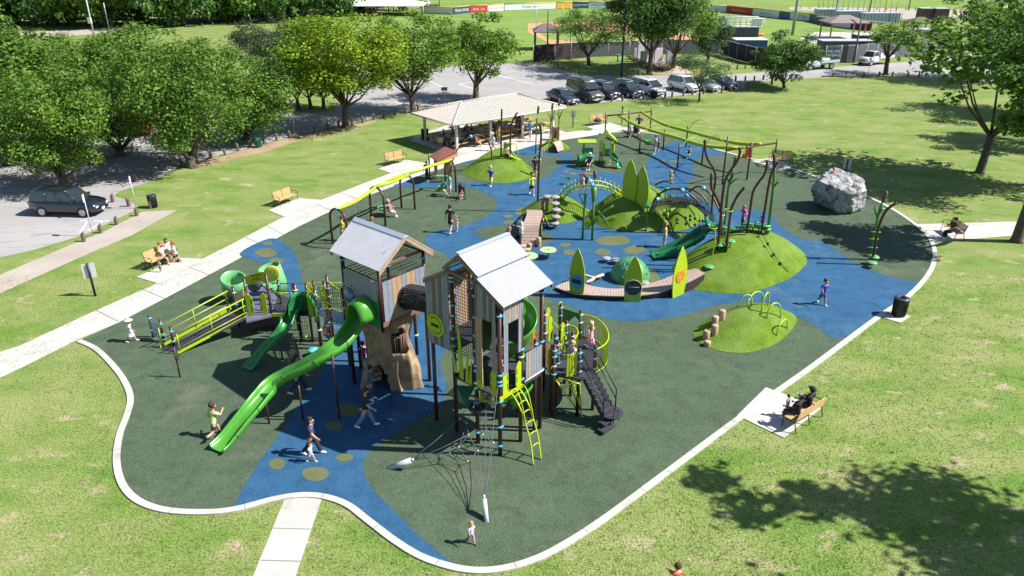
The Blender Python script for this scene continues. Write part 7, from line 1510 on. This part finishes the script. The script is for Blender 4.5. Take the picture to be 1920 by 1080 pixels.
CR = {k: crown_mesh(*a, **kw) for k, a, kw in (('big', (1, 21000, .027, 60), {}), ('big2', (2, 21000, .027, 64), {}), ('mid', (3, 9000, .036, 34), {}), ('mid2', (4, 9000, .038, 30), {}), ('wide', (5, 8000, .040, 26), dict(fill=.35, spray=True)), ('sparse', (6, 3200, .048, 22), dict(fill=.4)), ('clump', (12, 9000, .045, 17), dict(fill=.12)), ('loose', (14, 7000, .040, 15), dict(fill=.15, top=True)), ('far', (7, 3500, .055, 24), {}), ('far2', (8, 3500, .055, 26), {}), ('small', (9, 4200, .046, 22), dict(fill=.4, spray=True)))}
trg = {}
def tree(base, h, rad, cb, key, lm, label, tr=.28, name='tree', rz=None, cz=None, grp=None, squash=1, shift=(0, 0), trunk=True, forks=5):
    """cb = height of the underside of the crown"""
    b = V((base[0], base[1], 0)); o = thing(name, label, 'tree', b, group=grp); me, L = CR[key]; rnd = random.Random(int(b.x*13+b.y*7)); rz = rnd.uniform(0, 6.28) if rz is None else rz
    cz_ = (h+cb)/2; rzz = (h-cb)/2/.98
    c = bpy.data.objects.new('crown', me); COL.objects.link(c); c.parent = o; c.location = (shift[0], shift[1], cz_); c.scale = (rad, rad*squash, rzz); c.rotation_euler = (0, 0, rz)
    if not me.materials: me.materials.append(lm)
    c.material_slots[0].link = 'OBJECT'; c.material_slots[0].material = lm
    mb = M(); fk = V((b.x+rnd.uniform(-.2, .2), b.y, cb*.72+.2)); mb.tube([b-Z*.1, b+Z*.15, b.lerp(fk, .5), fk], [tr*1.6, tr*1.15, tr*.95, tr*.85], 9)
    q = Matrix.Rotation(rz, 3, 'Z'); Ls = sorted(L[:-1], key=lambda l: l[0].z)
    for i in range(forks*2):
        p = Ls[(i*7) % len(Ls)][0]; e = q@V((p.x*rad, p.y*rad*squash, p.z*rzz)); e = V((b.x+shift[0]+e.x*.85, b.y+shift[1]+e.y*.85, cz_+e.z*.8)); m_ = fk.lerp(e, .45)+V((0, 0, -.12*(e-fk).length)); mb.tube([fk-Z*.2, m_, e], [tr*.5, tr*.24, tr*.06], 6)
    mb.build('trunk', bark, o); return o
def ptree(px, py, top, halfw, cbpy, key, lm, label, **k):
    b = G(px, py); h = HT(b, top); cb = HT(b, cbpy); dist = b.y*cT+(CH-h*.6)*sT; return tree(b, h, halfw/FPX*dist*1.16, cb, key, lm, label, **k)
# shade trees left
ptree(361, 314, 56, 112, 292, 'big', lf_dark, 'large dark green shade tree by the wooden stubs, trunk in view', tr=.34)
ptree(462, 262, 88, 96, 250, 'big2', lf_dark, 'dark green tree spreading low over the lot right of the large shade tree', tr=.3)
ptree(226, 292, 80, 105, 280, 'big2', lf_dark, 'dark green tree second from the left of the shade trees', tr=.38)
ptree(120, 352, 120, 105, 330, 'big', lf_dark, 'dark green tree overhanging the car park at the far left', tr=.32)
ptree(300, 238, 38, 115, 205, 'big2', lf_dark, 'dark tree rising behind the large shade tree', tr=.4)
ptree(150, 232, 58, 105, 200, 'big', lf_dark, 'dark tree behind at the left end of the lot', tr=.4)
ptree(20, 300, 60, 130, 250, 'big2', lf_dark, 'dark tree beyond the left end of the shade trees', tr=.4)
ptree(648, 239, 12, 112, 186, 'big', lf_bright, 'bright yellow green shade tree left of the pavilion', tr=.34, forks=6)
ptree(775, 211, 16, 90, 168, 'big2', lf_mid, 'mid green shade tree between the bright one and the pavilion tree', tr=.3, forks=6)
ptree(892, 187, 18, 72, 150, 'mid', lf_mid, 'compact green tree right behind the pavilion roof', tr=.36)
for px, py, t, hw, lb in ((560, 206, 105, 40, 'left of three slim trees behind the bright shade tree'), (583, 203, 95, 42, 'middle of three slim trees behind the bright shade tree'), (607, 204, 100, 42, 'right of three slim trees behind the bright shade tree')): ptree(px, py, t, hw, 178, 'mid2', lf_dark, lb, tr=.2)
ptree(502, 172, 28, 56, 165, 'wide', lf_ced, 'grey green cedar behind the shade trees', tr=.3, name='cedar_tree')
ptree(543, 150, 34, 50, 130, 'wide', lf_ced, 'olive cedar leaning behind the bright shade tree', tr=.3, name='cedar_tree')
ptree(1104, 122, 12, 72, 98, 'wide', lf_dark, 'spreading dark tree in front of the ball field', tr=.3)
ptree(1217, 139, -85, 92, 84, 'big2', lf_ind, 'tallest dark tree in the middle distance beside the memorial stones', tr=.36)
ptree(1262, 128, -50, 64, 92, 'mid2', lf_mid, 'leafy tree leaning right behind the memorial stones', tr=.3)
ptree(1327, 118, 24, 38, 104, 'mid', lf_wil, 'soft grey green willow beside the tallest tree', tr=.25, name='willow_tree')
ptree(1311, 190, 90, 54, 156, 'small', lf_wil, 'slim young tree with feathery crown before the parked cars', tr=.11)
ptree(1470, 165, 54, 56, 152, 'mid', lf_ind, 'round dark green tree on the right lawn', tr=.2)
ptree(1447, 158, 80, 40, 140, 'mid2', lf_ind, 'smaller dark tree half behind the round one', tr=.14)
ptree(1660, 140, 36, 50, 98, 'sparse', lf_mid, 'thin leaning tree with an open crown by the road', tr=.3, shift=(.6, 0))
# trees beyond the right side
tree((37.2, 58), 13.6, 7.2, 4.0, 'sparse', lf_dark, 'open branched tree reaching in at the right edge', tr=.3)
tree((40.5, 54.5), 14, 6.6, 6.0, 'big', lf_dark, 'large tree standing off to the right behind the open branched one', tr=.4)
tree((30.9, 42.9), 11.2, 4.3, 5.6, 'clump', lf_dark, 'dark tree right of the exit walk', tr=.3, squash=.8)
tree((55, 80), 11, 6.5, 3, 'mid', lf_dark, 'dark tree at the far right of the lawn', tr=.3)
tree((49.5, 67), 10, 5.0, 3, 'mid2', lf_ind, 'round tree at the right between lawn and road', tr=.3)
tree((21.9, 15.2), 14.6, 7.2, 8.4, 'loose', lf_dark, 'tall tree beside the near lawn whose shade falls on the grass', tr=.4, squash=.85)
tree((62, 102), 12, 7, 3, 'mid', lf_dark, 'dark tree beyond the right end of the road', tr=.3)
tree((-42, 60), 12, 7, 2, 'big', lf_dark, 'dark tree off to the left of the car park', tr=.3)
# woods
random.seed(11)
wg = 'trees of the far woods'
for i in range(46):
    px = -160+i*20+random.uniform(-8, 8); edge = 50-max(0, (px-330))*.07 if px < 760 else 14; edge = max(edge, 10)
    py = edge+random.uniform(-5, 3)-(12 if i % 3 == 0 else 0); b = G(px, py); h = random.uniform(13, 19); tree(b, h, random.uniform(6.5, 9), random.uniform(-2.5, -.5), 'far' if i % 2 else 'far2', lf_for if i % 4 else lf_dark, 'tall tree in the dense far woods at the upper left', tr=.3, grp=wg, forks=2)
for i in range(30):
    px = -100+i*34+random.uniform(-8, 8); b = G(px, -20+random.uniform(-10, 5)); tree(b, random.uniform(16, 21), random.uniform(9, 11), -2, 'far' if i % 2 else 'far2', lf_for, 'tall tree in the dense far woods at the upper left', tr=.3, grp=wg, forks=1)
for px, py, hw in ((395, 36, 26), (420, 35, 24), (450, 33, 24)): ptree(px+5, py-1, -14, hw, 22, 'far', lf_mid, 'rounded park tree in front of the far woods', tr=.2, grp='park trees before the far woods')
# ================================================================== poles and wires
def upole(foot, top, label, r=.16, m=None, arm=False):
    b = G(*foot); h = HT(b, top) if top is not None else 11; o = thing('utility_pole', label, 'pole', b); mb = M(); mb.tube([b, b+Z*h], [r, r*.7], 10); mb.build('shaft', m or mat('pole_wood', (.12, .09, .08), .9, .2, 4), o)
    if arm: mb = M(); mb.tube([b+Z*(h-.5)+V((-.8, 0, 0)), b+Z*(h-.5)+V((.8, 0, 0))], .05, 6); mb.build('crossarm', wood, o)
    return o, b, h
upole((1026, 116), 20, 'dark wooden pole in front of the gazebo', .14); upole((1165, 143), -30, 'tall dark pole left of the tallest tree', .15, NAVYM if False else mat('dark_pole', (.04, .045, .06), .8))
upole((1600, 118), 26, 'leaning wooden pole behind the white truck', .15); upole((178, 74), -40, 'grey pole with a meter box at the upper left', .16, steel); upole((205, 56), 5, 'short pole before the far woods', .12, steel)
upole((556, 33), -60, 'thick wooden pole above the cedar', .28); upole((515, 33), -50, 'wooden pole left of the thick one', .16)
for px, py in ((637, 18), (659, 17), (695, 22), (729, 24), (738, 21)): upole((px, py), -30, 'slender pole at the far side beyond the bright tree', .14)[0]['group'] = 'slender far poles'
st_ = mat('galvanised', (.3, .35, .42), .4, .1, 2, metal=.3)
upole((1485.5, 66), -90, 'thick steel light mast before the outfield banners', .3, st_); upole((1565, 38), -80, 'steel light mast behind the ball park bleachers', .26, st_); upole((1069, 95), 8, 'thin grey net pole at the infield', .08, st_); upole((1055, 50), 10, 'thin bent net pole in the outfield', .07, st_)
upole((1005, 78), 5, 'thin net pole left of the gazebo', .07, st_); upole((1629, 28), -40, 'dark pole beyond the gravel road', .16); upole((1703, 20), -20, 'dark pole at the far field', .16); upole((825, 20), -30, 'pale blue mast behind the banners at the left', .2, st_); upole((757, 14), -60, 'pale mast behind the white tent', .25, st_)
upole((790, 12), -60, 'yellow foul pole above the shade trees', .22, mat('foul_yellow', (.6, .4, .02), .5)); upole((1655, 42), -60, 'orange yellow foul pole at the right end of the outfield', .16, MATS['foul_yellow'])
w = thing('overhead_wire', 'single pale wire between the two dark poles over the trees', 'wire', G(1026, 116)); a = G(1026, 116)+Z*HT(G(1026, 116), 60); b = G(1165, 143)+Z*HT(G(1165, 143), 36); mb = M(); mb.tube([a.lerp(b, i/10)-Z*.5*sin(pi*i/10) for i in range(11)], .03, 4); mb.build('wire', boardm, w)
w = thing('utility_box', 'small white box on the grey pole at the upper left', 'box', G(178, 74)+Z*3); mb = M(); mb.box(G(178, 74)+V((0, -.4, 3.4)), (.6, .4, 1.0)); mb.build('housing', white, w)
# ================================================================== ball park
wallpx = [(790, 25), (850, 27.5), (882, 24), (914, 22.5), (945, 20.5), (1043, 17), (1073, 16), (1103, 15.6), (1136, 15.4), (1180, 15), (1235, 16), (1297, 22), (1362, 24), (1410, 29), (1460, 35), (1480, 37), (1517, 40), (1560, 50), (1594, 54), (1633, 58)]
cols = ['w', 'navy', 'red', 'w', 'w', 'orange', 'navyd', 'pale', 'maroon', 'dark', 'dark', 'w2', 'red2', 'w', 'blue', 'w', 'greyb', 'w', 'maroon']
cc = dict(w=(.62, .63, .66), w2=(.5, .54, .62), navy=(.02, .035, .09), red=(.5, .03, .04), orange=(.62, .33, .04), navyd=(.01, .07, .14), pale=(.42, .5, .62), maroon=(.10, .01, .05), dark=(.03, .03, .05), red2=(.45, .03, .03), blue=(.02, .12, .22), greyb=(.12, .13, .14))
txts = {1: 'TEXAS BANK', 2: 'Budweiser', 3: 'WHATABURGER', 4: 'Dental Care', 5: '', 6: 'JOE BROWN', 7: 'LONE STAR', 11: 'Residential Roofing', 12: 'Shop local, save a lot', 13: 'Insurance', 14: '', 15: 'AUSTIN'}
ow = thing('outfield_wall', 'long outfield wall hung with sponsor banners and a yellow top', 'fence', G(1200, 20))
hw_ = 1.7
lbls = ['white', 'navy', 'red', 'long white', 'white and green', 'orange', 'dark blue', 'pale blue', 'maroon', 'dark', 'dark', 'white', 'red', 'white and teal', 'blue', 'pale', 'grey', 'white', 'maroon']
for i in range(len(wallpx)-1):
    a, b = G(*wallpx[i]), G(*wallpx[i+1]); d = b-a; n = V((d.y, -d.x, 0)).normalized(); n = n if n.y < 0 else -n
    mb = M(); mb.slab([a, b, b+Z*hw_, a+Z*hw_], -n*.1); mb.build('wall_panel', mat('wall_backing', (.08, .09, .1), .7), ow)
    e = .01; mb = M(); mb.slab([a+d*e+Z*.1+n*.01, b-d*e+Z*.1+n*.01, b-d*e+Z*(hw_-.08)+n*.01, a+d*e+Z*(hw_-.08)+n*.01], n*.02); p = mb.build('banner', mat('banner_'+cols[i], cc[cols[i]], .6), ow); p['label'] = lbls[i]+' sponsor banner'
    mb = M(); mb.tube([a+Z*(hw_+.03), b+Z*(hw_+.03)], .10, 6); mb.build('padding', MATS['foul_yellow'], ow)
    if txts.get(i):
        t = txts[i]; sz = min(.95, d.length*1.45/max(5, len(t))); tm = mat('banner_ink', (.35, .02, .03), .6) if i in (3,) else (NAVYM if cols[i] in ('w', 'w2', 'pale') else white)
        x_ = d.normalized(); x_ = x_ if x_.x > 0 else -x_; text(p, t, tm, (a+b)/2+Z*hw_*.5+n*.035, x_, Z, sz)
def fence(l, h, label, m, step=3, name='windscreen_fence', pr=.05, rail_=True):
    o = thing(name, label, 'fence', G(*l[0]))
    for i in range(len(l)-1):
        a, b = G(*l[i]), G(*l[i+1]); mb = M(); n_ = max(1, int((b-a).length/2.5)); mb.slab([a+Z*.05, b+Z*.05, b+Z*h, a+Z*h], V(((b-a).y, -(b-a).x, 0)).normalized()*.03); mb.build('screen', m, o)
        for k in range(n_): q = a.lerp(b, k/n_); mb = M(); mb.cyl(q, h+.1, pr, n=6); mb.build('post', steel, o)
        mb = M(); mb.tube([a+Z*(h+.03), b+Z*(h+.03)], .035, 5); mb.build('top_rail', steel, o)
    return o
dscr = mat('dark_screen', (.035, .022, .03), .8, .25, 1); gscr = mat('grey_screen', (.09, .095, .11), .8, .15, 1)
fence([(1000, 116), (1040, 113), (1100, 108)], 2.4, 'dark brown screened fence below the gazebo', dscr)
fence([(1100, 107), (1180, 104), (1240, 102), (1350, 100)], 2.2, 'grey screened fence behind the memorial stones', gscr)
fence([(1350, 103), (1380, 112), (1415, 121), (1450, 124)], 2.4, 'dark screened fence left of the round tree', dscr)
fence([(1545, 119), (1602, 117), (1680, 108), (1770, 95), (1870, 80), (2000, 66)], 2.5, 'long grey screened fence behind the white pickup truck', gscr)
o = thing('team_banner', 'dark blue banner with white lettering on the grey fence', 'banner', G(1559, 119)); a, b = G(1549, 119.4), G(1569, 119); n = V((0, -1, 0)); mb = M(); mb.slab([a+Z*.7+n*.1, b+Z*.7+n*.1, b+Z*2.3+n*.1, a+Z*2.3+n*.1], n*.02); mb.build('cloth', mat('banner_navy2', (.015, .06, .13), .6), o); text(o, 'WE ARE\nBASEBALL', white, (a+b)/2+Z*1.5+n*.13, (b-a), Z, .55)
def gazebo(px, py, w, d, h, label, rc, pc, rz=0):
    c = G(px, py); o = thing('gazebo', label, 'gazebo', c); q = Matrix.Rotation(rz, 3, 'Z')
    for sx in (-1, 1):
        for sy in (-1, 1): mb = M(); mb.box(c+q@V((sx*w*.42, sy*d*.42, h*.36)), (.22, .22, h*.72), rz=rz); mb.build('post', pc, o)
    e = [c+q@V((sx*w*.5, sy*d*.5, h*.72)) for sx, sy in ((-1, -1), (1, -1), (1, 1), (-1, 1))]; r1, r2 = c+q@V((-w*.12, 0, h)), c+q@V((w*.12, 0, h)); mb = M(); mb.add(e+[r1, r2]+[p-Z*.12 for p in e], [(0, 1, 5, 4), (1, 2, 5), (2, 3, 4, 5), (3, 0, 4), (0, 6, 7, 1), (1, 7, 8, 2), (2, 8, 9, 3), (3, 9, 6, 0), (9, 8, 7, 6)]); mb.build('roof', rc, o); return o
cedarp = mat('cedar_post', (.38, .2, .08), .7); g1_ = gazebo(1024, 92, 4.6, 4.6, 4.2, 'brown roofed gazebo with arched sides above the dark fence', mat('mauve_roof', (.14, .10, .12), .8, .15, 2), mat('dark_cedar', (.13, .05, .03), .7))
gazebo(1577, 72, 7.5, 6, 4.2, 'wide open gazebo on cedar posts in the ball park plaza', mat('taupe_roof', (.2, .16, .16), .8, .15, 2), cedarp)
gazebo(1720, 66, 5, 4, 3.4, 'rustic timber pergola behind the thin leaning tree', mat('vine_roof', (.1, .12, .05), .9, .3, 2), cedarp)
def boxthing(name, label, cat, px, py, w, d, h, m, rz=0, roofm_=None, z=0):
    c = G(px, py); o = thing(name, label, cat, c, group=None); mb = M(); mb.box(c+Z*(h/2+z), (w, d, h), rz=rz); mb.build('walls', m, o, bev=.03); mb = M(); mb.box(c+Z*(h+z+.06), (w+.2, d+.2, .12), rz=rz); mb.build('roof', roofm_ or boardm, o)
    mb = M(); n = max(2, int(w/.8))
    for i in range(n+1): mb.box(c+V((cos(rz)*(-w/2+w*i/n)+sin(rz)*(d/2+.02), sin(rz)*(-w/2+w*i/n)-cos(rz)*(d/2+.02), h/2+z)), (.08, .05, h*.94), rz=rz)
    mb.build('ribs', MATS.get('wall_backing') or m, o); return o
dg = mat('dugout_grey', (.10, .11, .13), .7, .1, 2)
boxthing('shipping_container', 'grey ribbed storage container behind the grey fence', 'container', 1580, 104, 8, 2.6, 2.3, dg); boxthing('dugout', 'grey dugout with a white railed deck on its roof', 'building', 1379, 86, 6.5, 3, 3.2, dg)
rl_ = thing('roof_deck_railing', 'white railing enclosing the deck above the grey dugout', 'railing', G(1379, 86)); c = G(1379, 86); mb = M()
for z_ in (3.5, 4.1, 4.7): mb.tube([c+V((-4, -1.6, z_)), c+V((4, -1.6, z_))], .06, 5); mb.tube([c+V((-4, 2, z_)), c+V((4, 2, z_))], .06, 5)
for i in range(9): mb.tube([c+V((-4+i, -1.6, 3.3)), c+V((-4+i, -1.6, 4.7))], .05, 5); mb.tube([c+V((-4+i, 2, 3.3)), c+V((-4+i, 2, 4.7))], .05, 5)
mb.box(c+V((-3, -1.65, 4.1)), (1.4, .05, 1.1)); mb.box(c+V((2.7, -1.65, 4.1)), (1.8, .05, 1.1)); mb.build('rails', white, rl_)
boxthing('portable_building', 'blue and pink cabin behind the dark screened fence', 'building', 1402, 100, 5, 3, 2.2, mat('cabin_blue', (.03, .09, .3), .5), roofm_=white); boxthing('equipment_shed', 'brown shed at the far gravel road, nearer the field', 'shed', 1732, 42, 3, 2.6, 3, mat('shed_brown', (.12, .05, .06), .7)); boxthing('equipment_shed', 'brown shed at the far gravel road, at the frame edge side', 'shed', 1757, 42.5, 3, 2.6, 3, MATS['shed_brown'])
boxthing('field_stand', 'dark shaded stand behind the grey fence left of the thin tree', 'building', 1632, 96, 6, 3, 2.6, mat('stand_dark', (.03, .035, .05), .7)); boxthing('storage_trailer', 'white trailer behind the grey fence by the pergola', 'trailer', 1728, 84, 4, 2.4, 2.6, white)
for i, (px, w_, t) in enumerate(((1550, 3.5, 0), (1592, 4, 0), (1647, 5, 0))): boxthing('bullpen_hut', ['left pale hut under the scaffold bleachers', 'middle pale hut under the scaffold bleachers', 'right pale hut under the scaffold bleachers'][i], 'building', px, 35+i*4, w_*1.6, 2.5, 2.1, mat('hut_pale', (.38, .46, .5), .6))
bl = thing('bleachers', 'long scaffold bleachers with seats beyond the outfield', 'bleachers', G(1600, 35)); mb = M()
for r_ in range(4):
    a, b = G(1540, 33, 2.2+r_*.45)+V((0, r_*.8, 0)), G(1688, 46, 2.2+r_*.45)+V((0, r_*.8, 0)); mb.slab([a, b, b+V((0, .5, 0)), a+V((0, .5, 0))], Z*.06)
mb.build('benches', boardm, bl); mb = M()
for k in range(16): a = G(1540, 33).lerp(G(1688, 46), k/15); mb.tube([a, a+Z*2.4], .06, 4); mb.tube([a+V((0, 3, 0)), a+V((0, 3.2, 4.6))], .06, 4)
mb.build('scaffold', dg, bl)
tn = thing('white_tent', 'wide white tent roof behind the bright shade tree', 'tent', G(702, 26)); c = G(702, 27); mb = M(); w_ = 13; e = [c+V((sx*w_, sy*6, 2.4)) for sx, sy in ((-1, -1), (1, -1), (1, 1), (-1, 1))]; mb.add(e+[c+V((-1.5, 0, 4.6)), c+V((1.5, 0, 4.6))], [(0, 1, 5, 4), (1, 2, 5), (2, 3, 4, 5), (3, 0, 4)]); mb.build('roof', white, tn)
for p in e: mb = M(); mb.cyl((p.x, p.y, 0), 2.4, .08); mb.build('post', steel, tn)
tp2 = thing('field_tarp', 'crumpled orange tarp on the outfield grass', 'tarp', G(1418, 64)); mb = M(); mb.sph(G(1414, 62, .2), .8, 6, sc=(1.2, .9, .5)); mb.sph(G(1421, 65, .2), .9, 6, sc=(1.6, .6, .35)); mb.build('sheet', MATS['orange_plastic'], tp2)
# memorial garden
for i, (px, py, w_, h_, lb) in enumerate([(1200, 115, 1.1, 3.0, 'tall white memorial slab left of the tallest tree'), (1190, 110, .5, 1.6, 'slim grey marker left of the tall white slab'), (1206, 122, 1.0, 2.0, 'lower grey memorial slab in front of the tall white one'), (1233, 117, 1.3, 2.1, 'broad pale memorial slab right of the tallest trunk'), (1254, 121, 1.0, 2.0, 'pale memorial slab farthest right in the garden')]):
    c = G(px, py); mb = M(); mb.box(c+Z*h_/2, (w_, .35, h_), rz=.3); o = mb.build('memorial_slab', mat('slab_pale', (.5, .5, .52), .6, .1, 3) if i % 3 == 0 else mat('slab_grey', (.28, .3, .33), .6, .1, 3), bev=.03); tag(o, lb, 'memorial')
def shrub(px, py, r, label, m, seed=0):
    c = G(px, py); o = thing('shrub', label, 'plant', c, group='flower bed shrubs'); b = bpy.data.objects.new('foliage', CR['small'][0]); COL.objects.link(b); b.parent = o; b.location = (0, 0, r*.6); b.scale = (r, r, r*.8); b.rotation_euler = (0, 0, seed); b.material_slots[0].link = 'OBJECT'; b.material_slots[0].material = m
for i in range(12): shrub([1180, 1184, 1190, 1196, 1203, 1210, 1222, 1230, 1238, 1246, 1256, 1262][i], [112, 115, 118, 121, 124, 127, 128, 130, 131, 132, 131, 128][i], .7, 'low shrub in the memorial flower bed', [lf_mid, lf_bright, leafmat('leaf_red', (.2, .06, .04), (.3, .2, .03))][i % 3], i)
o = thing('drinking_fountain', 'small green fountain on the lawn behind the parked cars', 'fountain', G(1158, 117)); mb = M(); c = G(1158, 117); mb.cyl(c, 1.0, .12); mb.cyl(c+Z*1.0, .15, .3, .34); mb.build('pedestal', mat('fountain_green', (.03, .3, .12), .5), o)
for px, py, lb in ((492, 27, 'small white utility cabinet by the far trees'), (517, 31, 'small grey cabinet on the far side of the road')): c = G(px, py); mb = M(); mb.box(c+Z*.8, (1.5, 1, 1.6)); tag(mb.build('cabinet', white, bev=.05), lb, 'cabinet')
o = thing('play_climber', 'distant red and blue climber by the far road', 'climber', G(535, 27)); c = G(535, 27); mb = M(); mb.box(c+Z*.5, (3, 1.5, .5)); mb.cyl(c+V((-1.5, 0, 0)), 2.2, .4); mb.build('base', mat('climber_blue', (.02, .1, .45), .4), o); mb = M(); mb.sph(c+V((1, 0, 1.4)), .8, 6, sc=(1.4, 1, .7)); mb.build('roof', mat('climber_red', (.5, .06, .05), .4), o)
for i in range(3):
    pass
# ================================================================== light
SE, SAZ = R(46), R(-4)
sd_ = V((cos(SE)*cos(SAZ), cos(SE)*sin(SAZ), sin(SE)))
sun = bpy.data.objects.new('sun', bpy.data.lights.new('sun', 'SUN')); COL.objects.link(sun); sun.data.energy = 5.0; sun.data.angle = R(.5); sun.data.color = (1, .955, .88); sun.rotation_euler = sd_.to_track_quat('Z', 'Y').to_euler(); sun.location = (40, 0, 60)
w = bpy.data.worlds.new('World'); S.world = w; w.use_nodes = True; nt = w.node_tree; sky = nt.nodes.new('ShaderNodeTexSky'); sky.sky_type = 'NISHITA'; sky.sun_disc = False; sky.sun_elevation = SE; sky.sun_rotation = pi/2-SAZ; sky.air_density = 1.0; sky.dust_density = .6; sky.ozone_density = 1.5
nt.links.new(sky.outputs[0], nt.nodes['Background'].inputs[0]); nt.nodes['Background'].inputs[1].default_value = .072
S.view_settings.view_transform = 'Standard'; S.view_settings.look = 'None'; S.view_settings.exposure = 1.0; S.view_settings.gamma = 1
S.render.engine = 'CYCLES'; S.cycles.max_bounces = 5; S.cycles.transparent_max_bounces = 6; S.cycles.diffuse_bounces = 3; S.cycles.use_denoising = True
